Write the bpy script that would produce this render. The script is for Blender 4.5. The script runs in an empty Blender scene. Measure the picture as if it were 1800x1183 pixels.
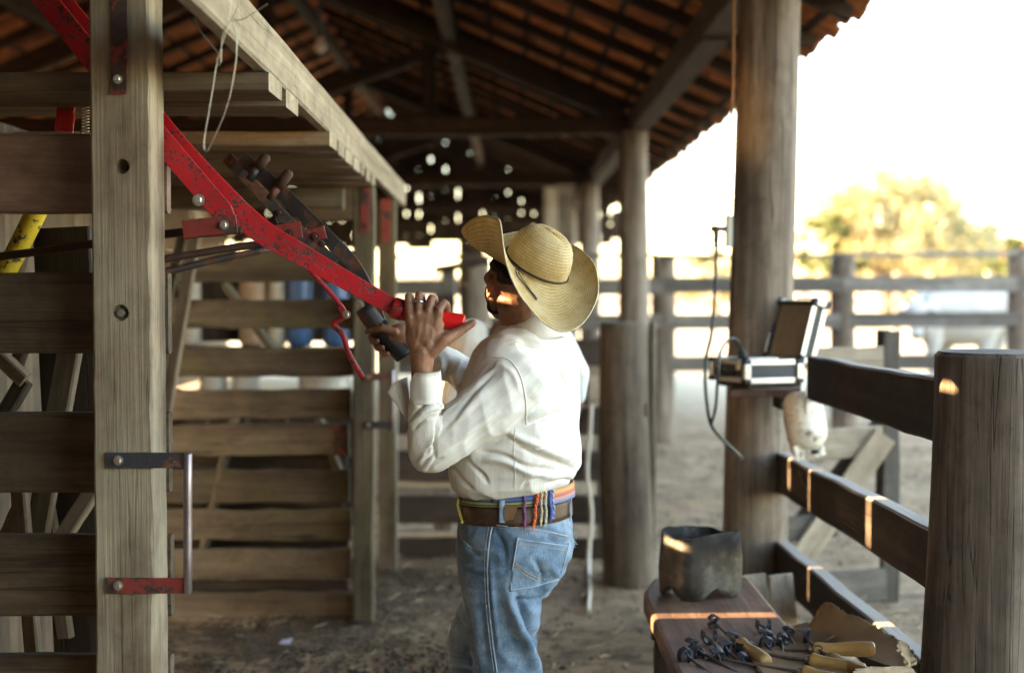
import bpy, bmesh, math, random
import numpy as np
from mathutils import Vector, Matrix, noise
from mathutils.bvhtree import BVHTree
R = random.Random(7)
SC = bpy.context.scene
COL = SC.collection
# ------------------------------------------------------------------ camera
CZ, FPX, TILT = 1.59, 2500.0, math.radians(1.98)
cd = bpy.data.cameras.new('camera'); cam = bpy.data.objects.new('camera', cd); COL.objects.link(cam)
cam.location = (0, 0, CZ); cam.rotation_euler = (math.pi/2 - TILT, 0, 0)
cd.lens = 50; cd.sensor_width = 36; cd.clip_end = 900; cd.clip_start = .05
cd.dof.use_dof = True; cd.dof.focus_distance = 3.93; cd.dof.aperture_fstop = 1.65
SC.camera = cam
# ------------------------------------------------------------------ daylight
SUN_DIR = Vector((1, .05, -.20)).normalized()          # the way the light travels: low, from the left
SUN_EL = math.asin(-SUN_DIR.z)
SUN_AZ = math.atan2(-SUN_DIR.x, -SUN_DIR.y)            # compass angle of the sun, clockwise from +Y
w = bpy.data.worlds.new('World'); SC.world = w; w.use_nodes = True
nt = w.node_tree
sky = nt.nodes.new('ShaderNodeTexSky'); sky.sky_type = 'NISHITA'; sky.sun_disc = False
sky.sun_elevation = SUN_EL; sky.sun_rotation = SUN_AZ % (2*math.pi)
sky.air_density = 1.0; sky.dust_density = 1.0; sky.ozone_density = .85
bg = nt.nodes['Background']; bg.inputs['Strength'].default_value = .15
wb = nt.nodes.new('ShaderNodeMix'); wb.data_type = 'RGBA'; wb.blend_type = 'MULTIPLY'; wb.inputs[0].default_value = 1
wb.inputs[7].default_value = (1, .90, .845, 1)          # the camera's warm white balance
nt.links.new(sky.outputs[0], wb.inputs[6]); nt.links.new(wb.outputs[2], bg.inputs['Color'])
sl = bpy.data.lights.new('sun', 'SUN'); sl.energy = 4.5; sl.angle = math.radians(.5); sl.color = (1, .69, .35)
so = bpy.data.objects.new('sun', sl); COL.objects.link(so)
so.rotation_euler = SUN_DIR.to_track_quat('-Z', 'Y').to_euler()
vs = SC.view_settings
vs.view_transform = 'Standard'; vs.look = 'None'; vs.gamma = 1; vs.use_curve_mapping = False
vs.exposure = 4.08
SC.cycles.use_denoising = True
SC.cycles.max_bounces = 8; SC.cycles.diffuse_bounces = 5; SC.cycles.sample_clamp_indirect = 6
SC.cycles.caustics_reflective = False; SC.cycles.caustics_refractive = False
# ------------------------------------------------------------------ helpers
def P(px, py, Y):
    """the point at depth Y that was measured at (px, py) in the photograph"""
    x = (px - 900)/FPX; u = (591.5 - py)/FPX
    s = Y/(math.cos(TILT) + u*math.sin(TILT))
    return Vector((x*s, Y, CZ + s*(u*math.cos(TILT) - math.sin(TILT))))
def proj(p):
    d = p[1]*math.cos(TILT) - (p[2]-CZ)*math.sin(TILT)
    u = (p[1]*math.sin(TILT) + (p[2]-CZ)*math.cos(TILT))/d
    return 900 + FPX*p[0]/d, 591.5 - FPX*u
WM = {}
def put(o, M, parent=None):
    WM[o.name] = M.copy()
    if parent is not None:
        o.parent = parent
        o.matrix_parent_inverse = WM[parent.name].inverted()
    o.matrix_basis = M
    COL.objects.link(o)
    return o
def tag(o, label=None, cat=None, group=None, kind=None):
    if label: o['label'] = label
    if cat: o['category'] = cat
    if group: o['group'] = group
    if kind: o['kind'] = kind
    return o
def thing(name, loc, label, cat, group=None):
    o = bpy.data.objects.new(name, None); o.empty_display_size = .1
    put(o, Matrix.Translation(Vector(loc)))
    return tag(o, label, cat, group)
def mk(name, vs_, fs, mat, parent=None, M=None, smooth=False, uv=None, origin=None):
    """one mesh object; vs_ are world points unless M is given (then they are local to M)"""
    vs_ = [Vector(v) for v in vs_]
    if M is None:
        if origin is None: origin = vs_[0]
        M = Matrix.Translation(Vector(origin)); vs_ = [v - Vector(origin) for v in vs_]
    me = bpy.data.meshes.new(name); me.from_pydata(vs_, [], fs); me.validate(); me.update()
    if mat is not None:
        for m in (mat if isinstance(mat, (list, tuple)) else [mat]): me.materials.append(m)
    if smooth: me.polygons.foreach_set('use_smooth', [True]*len(me.polygons))
    if uv is not None:
        l = me.uv_layers.new(name='UVMap')
        for lp in me.loops: l.data[lp.index].uv = uv[lp.vertex_index]
    return put(bpy.data.objects.new(name, me), M, parent)
def frame(p0, p1, up=(0, 0, 1)):
    p0, p1 = Vector(p0), Vector(p1)
    x = (p1-p0).normalized(); z = Vector(up); z = z - x*z.dot(x)
    if z.length < 1e-4: z = Vector((1, 0, 0)) - x*x.x
    z.normalize(); y = z.cross(x)
    M = Matrix((x, y, z)).transposed().to_4x4(); M.translation = p0
    return M, (p1-p0).length
def board_mesh(L, w_, t, n=6, ch=.005, wob=.002, rnd=R, endslope=0., nw=1):
    """sawn board along local X, width Z, thickness Y, eased and slightly worn edges; origin at one end's centre"""
    a, b = t/2, w_/2; ch = min(ch, a*.6, b*.6)
    prof = [(-a, -b+ch), (-a, b-ch), (-a+ch, b), (a-ch, b), (a, b-ch), (a, -b+ch), (a-ch, -b), (-a+ch, -b)]
    V, F = [], []
    for i in range(n+1):
        c_ = min(a*.35, b*.3, .008, ch*rnd.choice((.5, .8, 1, 1.2, 1.5, 2.1))) if wob > .0005 else ch     # rubbed and splintered corners
        prof = [(-a, -b+c_), (-a, b-ch), (-a+ch, b), (a-c_, b), (a, b-c_), (a, -b+ch), (a-ch, -b), (-a+c_, -b)]
        x = L*i/n; dy = rnd.gauss(0, wob*.6); dz = [rnd.gauss(0, wob) for _ in range(2)]
        for k, (y, z) in enumerate(prof):
            e = dz[0] if z > 0 else dz[1]
            V.append((x + (endslope*z if i in (0, n) else 0) , y+dy, z+e))
    for i in range(n):
        for k in range(8):
            k2 = (k+1) % 8
            F.append((i*8+k, i*8+k2, (i+1)*8+k2, (i+1)*8+k))
    F.append(tuple(range(7, -1, -1))); F.append(tuple(n*8+k for k in range(8)))
    F = [f[::-1] for f in F]
    return V, F
def board(name, p0, p1, w_, t, mat, parent=None, up=(0, 0, 1), n=6, ch=.005, wob=.002, endslope=0.):
    M, L = frame(p0, p1, up)
    V, F = board_mesh(L, w_, t, n, ch, wob, R, endslope)
    return mk(name, V, F, mat, parent, M)
def log(name, p0, p1, r0, r1, mat, parent=None, seg=28, n=14, rough=.025, top=0., seed=None):
    """debarked tree trunk: local Z along its length"""
    p0, p1 = Vector(p0), Vector(p1)
    z = (p1-p0); L = z.length; z.normalize()
    x = Vector((1, 0, 0)); x = (x - z*x.dot(z)).normalized(); y = z.cross(x)
    M = Matrix((x, y, z)).transposed().to_4x4(); M.translation = p0
    sd = seed if seed is not None else R.random()*50
    V, F = [], []
    for i in range(n+1):
        t = i/n; r = r0 + (r1-r0)*t
        wx, wy = .12*r*math.sin(3*t+sd), .12*r*math.sin(2.2*t+sd*2)
        for k in range(seg):
            a = 2*math.pi*k/seg
            f = 1 + rough*(1.6*noise.noise(Vector((math.cos(a)*1.1+sd, math.sin(a)*1.1, t*L*.5))) + .8*noise.noise(Vector((math.cos(a)*4+sd, math.sin(a)*4, t*L*.7))))
            V.append((wx+r*f*math.cos(a), wy+r*f*math.sin(a), t*L))
    for i in range(n):
        for k in range(seg):
            k2 = (k+1) % seg
            F.append((i*seg+k, i*seg+k2, (i+1)*seg+k2, (i+1)*seg+k))
    # eased top rim
    b = len(V)
    for k in range(seg):
        v = V[n*seg+k]; V.append((v[0]*.93, v[1]*.93, L+.012+top*.3))
        F.append((n*seg+k, n*seg+(k+1) % seg, b+(k+1) % seg, b+k))
    V.append((0, 0, L+.016+top)); c = len(V)-1
    for k in range(seg): F.append((b+k, b+(k+1) % seg, c))
    F.append(tuple(range(seg-1, -1, -1)))
    o = mk(name, V, F, mat, parent, M)
    for pl in o.data.polygons[:n*seg]: pl.use_smooth = True
    return o
def crom(pts, m):
    """Catmull-Rom resampling of a polyline"""
    pts = [Vector(p) for p in pts]
    if len(pts) < 3: return [pts[0].lerp(pts[-1], i/m) for i in range(m+1)]
    out = []
    q = [2*pts[0]-pts[1]] + pts + [2*pts[-1]-pts[-2]]
    N = len(pts)-1
    for i in range(m+1):
        s = i/m*N; k = min(int(s), N-1); t = s-k
        a, b, c, d = q[k:k+4]
        out.append(.5*((2*b) + (c-a)*t + (2*a-5*b+4*c-d)*t*t + (3*b-a-3*c+d)*t**3))
    return out
def tube_geo(pts, r, seg=8, cap=True, flat=None):
    """pts world; r scalar or list; flat=(nx,ny,nz, fx, fz): squash"""
    pts = [Vector(p) for p in pts]; n = len(pts)
    rs = r if isinstance(r, (list, tuple)) else [r]*n
    V, F = [], []
    T = [(pts[min(i+1, n-1)]-pts[max(i-1, 0)]).normalized() for i in range(n)]
    nrm = Vector((0, 0, 1)); nrm = nrm - T[0]*nrm.dot(T[0])
    if nrm.length < .1: nrm = Vector((1, 0, 0)) - T[0]*T[0].x
    nrm.normalize()
    for i in range(n):
        nrm = (nrm - T[i]*nrm.dot(T[i])).normalized(); b = T[i].cross(nrm)
        for k in range(seg):
            a = 2*math.pi*k/seg
            V.append(pts[i] + rs[i]*(math.cos(a)*nrm + math.sin(a)*b))
    for i in range(n-1):
        for k in range(seg):
            k2 = (k+1) % seg
            F.append((i*seg+k, i*seg+k2, (i+1)*seg+k2, (i+1)*seg+k))
    if cap:
        F.append(tuple(range(seg-1, -1, -1))); F.append(tuple((n-1)*seg+k for k in range(seg)))
    return V, F
def tube(name, pts, r, mat, parent=None, seg=8, smooth=True):
    V, F = tube_geo(pts, r, seg)
    return mk(name, V, F, mat, parent, smooth=smooth)
def join(*geos):
    V, F = [], []
    for v, f in geos:
        b = len(V); V += list(v); F += [tuple(i+b for i in q) for q in f]
    return V, F
def prism(outline, d, M=None):
    """outline in the XZ plane (list of (x,z)), extruded along Y by d (centred)"""
    n = len(outline)
    V = [Vector((x, -d/2, z)) for x, z in outline] + [Vector((x, d/2, z)) for x, z in outline]
    F = [tuple(range(n)), tuple(range(2*n-1, n-1, -1))] + [(i, i+n, (i+1) % n+n, (i+1) % n) for i in range(n)]
    if M is not None: V = [M @ v for v in V]
    return V, F
def boxg(c, s, Rm=None, ch=.0):
    """box geometry centre c, size s, optional 3x3 rotation; chamfered when ch>0"""
    x, y, z = s[0]/2, s[1]/2, s[2]/2
    bm = bmesh.new(); bmesh.ops.create_cube(bm, size=1)
    for v in bm.verts: v.co = Vector((v.co.x*s[0], v.co.y*s[1], v.co.z*s[2]))
    if ch: bmesh.ops.bevel(bm, geom=list(bm.edges)+list(bm.verts), offset=ch, segments=2, affect='EDGES', profile=.5)
    bm.verts.index_update()
    V = [v.co.copy() for v in bm.verts]; F = [tuple(v.index for v in f.verts) for f in bm.faces]
    bm.free()
    if Rm is not None: V = [Rm @ v for v in V]
    return [v+Vector(c) for v in V], F
def disc_bolt(name, c, nrm, r, h, mat, parent, seg=6, washer=True):
    """hex bolt head on a washer"""
    nrm = Vector(nrm).normalized(); c = Vector(c)
    g = []
    z = 0
    if washer: g.append(tube_geo([c, c+nrm*h*.25], r*1.45, 16)); z = h*.25
    g.append(tube_geo([c+nrm*(z-.0005), c+nrm*(z+h*.75), c+nrm*(z+h)], [r, r, r*.8], seg))
    V, F = join(*g)
    return mk(name, V, F, mat, parent)
# ------------------------------------------------------------------ materials
def newmat(name):
    m = bpy.data.materials.new(name); m.use_nodes = True
    nt = m.node_tree; b = nt.nodes['Principled BSDF']
    return m, nt, b
def N(nt, t, **kw):
    n = nt.nodes.new(t)
    for k, v in kw.items():
        if k.startswith('i_'):
            key = k[2:]
            n.inputs[int(key) if key.isdigit() else key].default_value = v
        else: setattr(n, k, v)
    return n
def ramp(nt, stops, interp='LINEAR'):
    r = nt.nodes.new('ShaderNodeValToRGB'); cr = r.color_ramp; cr.interpolation = interp
    while len(cr.elements) < len(stops): cr.elements.new(.5)
    for e, (p, c) in zip(cr.elements, stops):
        e.position = p; e.color = (c, c, c, 1) if isinstance(c, (int, float)) else (*c, 1)
    return r
def mixc(nt, fac, a, b, mode='MIX'):
    m = nt.nodes.new('ShaderNodeMix'); m.data_type = 'RGBA'; m.blend_type = mode
    for sock, v in ((m.inputs[0], fac), (m.inputs[6], a), (m.inputs[7], b)):
        if hasattr(v, 'links'): nt.links.new(v, sock)
        elif isinstance(v, (int, float)): sock.default_value = v
        else: sock.default_value = (*v, 1)
    return m.outputs[2]
def coords(nt, scale, rnd=True, src='Object'):
    tc = N(nt, 'ShaderNodeTexCoord')
    out = tc.outputs[src]
    if rnd:
        oi = N(nt, 'ShaderNodeObjectInfo')
        ad = N(nt, 'ShaderNodeVectorMath', operation='MULTIPLY_ADD')
        cmb = N(nt, 'ShaderNodeCombineXYZ')
        for k in range(3): nt.links.new(oi.outputs['Random'], cmb.inputs[k])
        nt.links.new(cmb.outputs[0], ad.inputs[0]); ad.inputs[1].default_value = (37, 61, 83)
        nt.links.new(out, ad.inputs[2]); out = ad.outputs[0]
    mp = N(nt, 'ShaderNodeMapping'); mp.inputs['Scale'].default_value = scale
    nt.links.new(out, mp.inputs['Vector'])
    return mp.outputs[0]
def noi(nt, vec, scale, detail=4, rough=.6, dist=0.):
    n = N(nt, 'ShaderNodeTexNoise'); n.inputs['Scale'].default_value = scale; n.inputs['Detail'].default_value = detail
    n.inputs['Roughness'].default_value = rough; n.inputs['Distortion'].default_value = dist
    nt.links.new(vec, n.inputs['Vector'])
    return n.outputs['Fac']
def wood(name, dark, mid, light, axis='X', rough=.8, fine=70, coarse=11, bump=.5, blotch=.5, blotch_col=None, moss=None, crack=.5, tint=.35, top=None):
    m, nt, b = newmat(name)
    def sc(a, c): return {'X': (a, c, c), 'Y': (c, a, c), 'Z': (c, c, a)}[axis]
    v1 = coords(nt, sc(.55, coarse)); v2 = coords(nt, sc(1.6, fine)); v3 = coords(nt, sc(.8, 1.4))
    n1 = noi(nt, v1, 1, 5, .62, .6); n2 = noi(nt, v2, 1, 3, .7); n3 = noi(nt, v3, 2.6, 5, .62)
    r1 = ramp(nt, [(.28, dark), (.5, mid), (.74, light)]); nt.links.new(n1, r1.inputs[0])
    r2 = ramp(nt, [(.3, .45), (.52, 1.0), (.75, 1.3)]); nt.links.new(n2, r2.inputs[0])
    c = mixc(nt, .34, r1.outputs[0], r2.outputs[0], 'MULTIPLY')
    v7 = coords(nt, sc(.6, 1.)); n7 = noi(nt, v7, 13, 7, .72, .4); r7 = ramp(nt, [(.32, .55), (.5, 1.), (.7, 1.28)]); nt.links.new(n7, r7.inputs[0])
    c = mixc(nt, .75, c, r7.outputs[0], 'MULTIPLY')
    r3 = ramp(nt, [(.42, 0.), (.66, 1.)]); nt.links.new(n3, r3.inputs[0])
    f3 = N(nt, 'ShaderNodeMath', operation='MULTIPLY'); nt.links.new(r3.outputs[0], f3.inputs[0]); f3.inputs[1].default_value = blotch
    c = mixc(nt, f3.outputs[0], c, blotch_col or tuple(x*.55 for x in dark))
    if moss:
        v4 = coords(nt, sc(1.5, 3.)); n4 = noi(nt, v4, 2.2, 6, .7)
        r4 = ramp(nt, [(.5, 0.), (.68, .75)]); nt.links.new(n4, r4.inputs[0])
        c = mixc(nt, r4.outputs[0], c, moss)
    # knots
    v6 = coords(nt, sc(1.7, 5.5)); vo = N(nt, 'ShaderNodeTexVoronoi'); vo.inputs['Scale'].default_value = 1; nt.links.new(v6, vo.inputs['Vector'])
    sv = N(nt, 'ShaderNodeSeparateColor'); nt.links.new(vo.outputs['Color'], sv.inputs[0])
    gt = N(nt, 'ShaderNodeMath', operation='GREATER_THAN'); nt.links.new(sv.outputs[0], gt.inputs[0]); gt.inputs[1].default_value = .62
    rk = ramp(nt, [(.03, .85), (.075, .5), (.13, 0.)]); nt.links.new(vo.outputs['Distance'], rk.inputs[0])
    fk = N(nt, 'ShaderNodeMath', operation='MULTIPLY'); nt.links.new(rk.outputs[0], fk.inputs[0]); nt.links.new(gt.outputs[0], fk.inputs[1])
    c = mixc(nt, fk.outputs[0], c, tuple(x*.35 for x in dark))
    # long drying cracks
    v5 = coords(nt, sc(.3, 24)); n5 = noi(nt, v5, 1, 2, .5, .4)
    r5 = ramp(nt, [(.488, 0.), (.497, 1.), (.503, 1.), (.512, 0.)]); nt.links.new(n5, r5.inputs[0])
    f5 = N(nt, 'ShaderNodeMath', operation='MULTIPLY'); nt.links.new(r5.outputs[0], f5.inputs[0]); f5.inputs[1].default_value = crack
    c = mixc(nt, f5.outputs[0], c, tuple(x*.25 for x in dark))
    if top:      # faces turned up are painted paler, for the light they catch
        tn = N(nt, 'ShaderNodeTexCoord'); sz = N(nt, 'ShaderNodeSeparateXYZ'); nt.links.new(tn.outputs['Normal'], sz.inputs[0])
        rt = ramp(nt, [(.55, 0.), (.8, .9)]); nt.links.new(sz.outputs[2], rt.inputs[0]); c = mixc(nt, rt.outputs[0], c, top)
    oi = N(nt, 'ShaderNodeObjectInfo')
    hs = N(nt, 'ShaderNodeMapRange'); nt.links.new(oi.outputs['Random'], hs.inputs[0])
    hs.inputs[3].default_value = 1-tint; hs.inputs[4].default_value = 1+tint*.6
    g = N(nt, 'ShaderNodeHueSaturation'); nt.links.new(hs.outputs[0], g.inputs['Value']); nt.links.new(c, g.inputs['Color'])
    nt.links.new(g.outputs[0], b.inputs['Base Color'])
    b.inputs['Roughness'].default_value = rough; b.inputs['Specular IOR Level'].default_value = .25
    h = N(nt, 'ShaderNodeMath', operation='SUBTRACT'); nt.links.new(n2, h.inputs[0]); nt.links.new(f5.outputs[0], h.inputs[1])
    h2 = N(nt, 'ShaderNodeMath', operation='ADD'); nt.links.new(h.outputs[0], h2.inputs[0]); nt.links.new(n1, h2.inputs[1])
    bp = N(nt, 'ShaderNodeBump'); bp.inputs['Strength'].default_value = bump; bp.inputs['Distance'].default_value = .006
    nt.links.new(h2.outputs[0], bp.inputs['Height']); nt.links.new(bp.outputs[0], b.inputs['Normal'])
    return m
def simple(name, col, rough=.6, metal=0., var=.25, scale=9, bump=.1, bscale=60, spec=.4, trans=None):
    m, nt, b = newmat(name)
    v = coords(nt, (1, 1, 1)); n = noi(nt, v, scale, 5, .62)
    r = ramp(nt, [(.3, tuple(x*(1-var) for x in col)), (.7, tuple(min(1, x*(1+var*.6)) for x in col))]); nt.links.new(n, r.inputs[0])
    nt.links.new(r.outputs[0], b.inputs['Base Color'])
    b.inputs['Roughness'].default_value = rough; b.inputs['Metallic'].default_value = metal; b.inputs['Specular IOR Level'].default_value = spec
    if bump:
        n2 = noi(nt, v, bscale, 4, .6); bp = N(nt, 'ShaderNodeBump'); bp.inputs['Strength'].default_value = bump; bp.inputs['Distance'].default_value = .004
        nt.links.new(n2, bp.inputs['Height']); nt.links.new(bp.outputs[0], b.inputs['Normal'])
    return m
def worn_paint(name, paint, under, amount=.5, rough=.45, scale=22, edge=.06, metal=0.):
    """paint with chips down to the metal or primer"""
    m, nt, b = newmat(name)
    v = coords(nt, (1, 1, 1)); n = noi(nt, v, scale, 8, .72); big = noi(nt, v, scale*.22, 4, .6)
    s = N(nt, 'ShaderNodeMath', operation='MULTIPLY_ADD'); nt.links.new(big, s.inputs[0]); s.inputs[1].default_value = .5; nt.links.new(n, s.inputs[2])
    r = ramp(nt, [(1-amount*.42-edge, 0.), (1-amount*.42, 1.)])
    sub = N(nt, 'ShaderNodeMath', operation='MULTIPLY'); nt.links.new(s.outputs[0], sub.inputs[0]); sub.inputs[1].default_value = 1.02
    nt.links.new(sub.outputs[0], r.inputs[0])
    n2 = noi(nt, v, 5, 5, .6)
    pr = ramp(nt, [(.3, tuple(x*.78 for x in paint)), (.7, tuple(min(1, x*1.12) for x in paint))]); nt.links.new(n2, pr.inputs[0])
    n3 = noi(nt, v, 40, 4, .6)
    ur = ramp(nt, [(.35, tuple(x*.6 for x in under)), (.65, tuple(x*1.3 for x in under))]); nt.links.new(n3, ur.inputs[0])
    c = mixc(nt, r.outputs[0], pr.outputs[0], ur.outputs[0])
    nt.links.new(c, b.inputs['Base Color'])
    rr = N(nt, 'ShaderNodeMapRange'); nt.links.new(r.outputs[0], rr.inputs[0]); rr.inputs[3].default_value = rough; rr.inputs[4].default_value = .8
    nt.links.new(rr.outputs[0], b.inputs['Roughness']); b.inputs['Metallic'].default_value = metal
    inv = N(nt, 'ShaderNodeMath', operation='SUBTRACT'); inv.inputs[0].default_value = 1; nt.links.new(r.outputs[0], inv.inputs[1])
    bp = N(nt, 'ShaderNodeBump'); bp.inputs['Strength'].default_value = .35; bp.inputs['Distance'].default_value = .0015
    nt.links.new(inv.outputs[0], bp.inputs['Height']); nt.links.new(bp.outputs[0], b.inputs['Normal'])
    return m
M_ = {}
M_['post'] = wood('weathered_post_wood', (.095, .066, .043), (.185, .136, .09), (.285, .222, .157), 'X', .8, 90, 9, .5, .45, (.5, .46, .33), crack=.35, tint=.1)
M_['plank'] = wood('old_plank_wood', (.062, .042, .026), (.125, .09, .058), (.20, .152, .102), 'X', .85, 80, 8, .5, .4, crack=.5)
M_['mossy'] = wood('mossy_plank_wood', (.05, .037, .024), (.10, .077, .050), (.165, .132, .088), 'X', .88, 70, 7, .6, .4, moss=(.105, .092, .042), crack=.5)
M_['pale'] = wood('bleached_wood', (.22, .175, .125), (.38, .32, .24), (.52, .45, .355), 'X', .82, 80, 9, .45, .35, (.2, .16, .11), crack=.4, tint=.2)
M_['dark'] = wood('dark_stained_wood', (.025, .017, .012), (.05, .036, .027), (.09, .07, .055), 'X', .7, 80, 8, .5, .4, crack=.4, tint=.2)
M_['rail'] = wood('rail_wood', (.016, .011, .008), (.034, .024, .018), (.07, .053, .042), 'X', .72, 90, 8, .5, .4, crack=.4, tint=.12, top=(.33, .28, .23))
M_['grey'] = wood('grey_fence_wood', (.06, .052, .044), (.145, .13, .11), (.26, .235, .205), 'X', .85, 70, 8, .5, .5, (.1, .085, .07), crack=.5)
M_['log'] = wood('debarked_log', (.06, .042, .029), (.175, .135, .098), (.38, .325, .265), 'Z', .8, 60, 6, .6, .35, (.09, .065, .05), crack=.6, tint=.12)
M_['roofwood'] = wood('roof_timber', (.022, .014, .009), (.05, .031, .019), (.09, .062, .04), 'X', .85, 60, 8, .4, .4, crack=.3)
M_['deck'] = wood('walkway_wood', (.12, .088, .058), (.215, .165, .112), (.32, .255, .185), 'X', .85, 70, 8, .5, .4, crack=.4)
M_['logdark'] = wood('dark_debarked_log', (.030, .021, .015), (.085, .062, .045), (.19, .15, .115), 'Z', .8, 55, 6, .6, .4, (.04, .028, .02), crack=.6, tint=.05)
M_['bench'] = wood('bench_wood', (.11, .062, .042), (.20, .118, .08), (.29, .185, .135), 'X', .6, 60, 6, .35, .5, (.06, .04, .033), crack=.15, tint=.05)
def tilemat():
    m, nt, b = newmat('clay_tile')
    v = coords(nt, (1, 1, 1)); n = noi(nt, v, 7, 6, .65)
    r = ramp(nt, [(.3, (.22, .065, .022)), (.5, (.50, .16, .044)), (.72, (.62, .255, .085))]); nt.links.new(n, r.inputs[0])
    oi = N(nt, 'ShaderNodeObjectInfo'); mr = N(nt, 'ShaderNodeMapRange'); nt.links.new(oi.outputs['Random'], mr.inputs[0]); mr.inputs[3].default_value = .55; mr.inputs[4].default_value = 1.35
    g = N(nt, 'ShaderNodeHueSaturation'); nt.links.new(mr.outputs[0], g.inputs['Value']); nt.links.new(r.outputs[0], g.inputs['Color'])
    nt.links.new(g.outputs[0], b.inputs['Base Color']); b.inputs['Roughness'].default_value = .85
    return m
M_['tile'] = tilemat()
M_['red'] = worn_paint('red_lever_paint', (.50, .012, .02), (.07, .04, .035), .34, .35, 95)
M_['redgloss'] = simple('red_rubber_grip', (.62, .012, .012), .28, 0, .1, 6, .03)
M_['oldred'] = worn_paint('rusty_red_iron', (.22, .028, .02), (.055, .03, .024), .5, .55, 14)
M_['iron'] = worn_paint('worn_black_iron', (.045, .04, .04), (.14, .055, .03), .42, .5, 12, metal=.3)
M_['bluepaint'] = worn_paint('flaked_dark_iron', (.035, .038, .045), (.16, .055, .03), .42, .5, 16)
M_['rod'] = simple('grey_iron_rod', (.30, .25, .26), .42, .8, .25, 20, .1)
M_['steel'] = simple('zinc_bolt', (.62, .58, .50), .35, .9, .25, 40, .1)
M_['rust'] = simple('rusty_iron', (.062, .028, .018), .75, .3, .4, 22, .3)
M_['wire'] = simple('galvanised_wire', (.45, .42, .36), .4, .85, .2, 30, 0)
M_['black'] = simple('black_plastic', (.018, .018, .02), .45, 0, .2, 10, .03)
M_['cablem'] = simple('black_cable', (.02, .025, .024), .35, 0, .2, 10, 0)
M_['yellow'] = worn_paint('yellow_painted_pole', (.62, .43, .02), (.05, .04, .02), .3, .5, 30)
M_['white'] = simple('white_plastic', (.72, .70, .64), .45, 0, .12, 8, .05)
def dirt():
    m, nt, b = newmat('packed_dirt')
    tc = N(nt, 'ShaderNodeTexCoord'); v = tc.outputs['Object']
    n1 = noi(nt, v, .7, 6, .65); n2 = noi(nt, v, 7, 7, .7); n3 = noi(nt, v, 60, 4, .7)
    r = ramp(nt, [(.3, (.17, .112, .064)), (.52, (.30, .208, .124)), (.7, (.42, .308, .192))]); nt.links.new(n1, r.inputs[0])
    r2 = ramp(nt, [(.36, .38), (.5, 1.), (.66, 1.3)]); nt.links.new(n2, r2.inputs[0])
    c = mixc(nt, .8, r.outputs[0], r2.outputs[0], 'MULTIPLY')
    r3 = ramp(nt, [(.33, .62), (.5, 1.), (.68, 1.25)]); nt.links.new(n3, r3.inputs[0])
    c = mixc(nt, .7, c, r3.outputs[0], 'MULTIPLY')
    # damp, dung-darkened patches
    n4 = noi(nt, v, 1.9, 5, .7, .8); r4 = ramp(nt, [(.58, 0.), (.70, .8)]); nt.links.new(n4, r4.inputs[0])
    c = mixc(nt, r4.outputs[0], c, (.055, .045, .03))
    # the yard beyond is dry yellow grass
    sx = N(nt, 'ShaderNodeSeparateXYZ'); nt.links.new(v, sx.inputs[0])
    mr = N(nt, 'ShaderNodeMapRange'); nt.links.new(sx.outputs[1], mr.inputs[0]); mr.inputs[1].default_value = 16; mr.inputs[2].default_value = 24
    n5 = noi(nt, v, .35, 5, .7); r5 = ramp(nt, [(.35, (.50, .42, .31)), (.6, (.48, .41, .27))]); nt.links.new(n5, r5.inputs[0])
    c = mixc(nt, mr.outputs[0], c, r5.outputs[0])
    nt.links.new(c, b.inputs['Base Color']); b.inputs['Roughness'].default_value = .95; b.inputs['Specular IOR Level'].default_value = .15
    bp = N(nt, 'ShaderNodeBump'); bp.inputs['Strength'].default_value = .7; bp.inputs['Distance'].default_value = .02
    s = N(nt, 'ShaderNodeMath', operation='MULTIPLY_ADD'); nt.links.new(n3, s.inputs[0]); s.inputs[1].default_value = .4; nt.links.new(n2, s.inputs[2])
    nt.links.new(s.outputs[0], bp.inputs['Height']); nt.links.new(bp.outputs[0], b.inputs['Normal'])
    return m
M_['dirt'] = dirt()
# ------------------------------------------------------------------ ground
def ground():
    xs = sorted(set([-400, -200, -100, -60, -40, -25, -15, -9] + [round(-6+.16*i, 3) for i in range(88)] + [9, 11, 14, 18, 25, 40, 60, 100, 200, 400]))
    ys = sorted(set([-400, -100, -30, -10, -4] + [round(.16*i, 3) for i in range(0, 125)] + [21, 23, 26, 30, 36, 45, 60, 90, 140, 250, 600]))
    V = []
    for y in ys:
        for x in xs:
            near = 1 if (-6 < x < 8 and 0 < y < 20) else 0
            z = near*(.03*noise.noise(Vector((x*.5, y*.5, 3))) + .022*noise.noise(Vector((x*1.7, y*1.7, 9))) + .012*noise.noise(Vector((x*5, y*5, 1)))) - .012
            V.append((x, y, z))
    nx = len(xs)
    F = [(j*nx+i, j*nx+i+1, (j+1)*nx+i+1, (j+1)*nx+i) for j in range(len(ys)-1) for i in range(nx-1)]
    o = mk('ground', V, F, M_['dirt'], None, Matrix.Identity(4), smooth=True)
    tag(o, None, None, None, 'structure')
ground()
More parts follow.
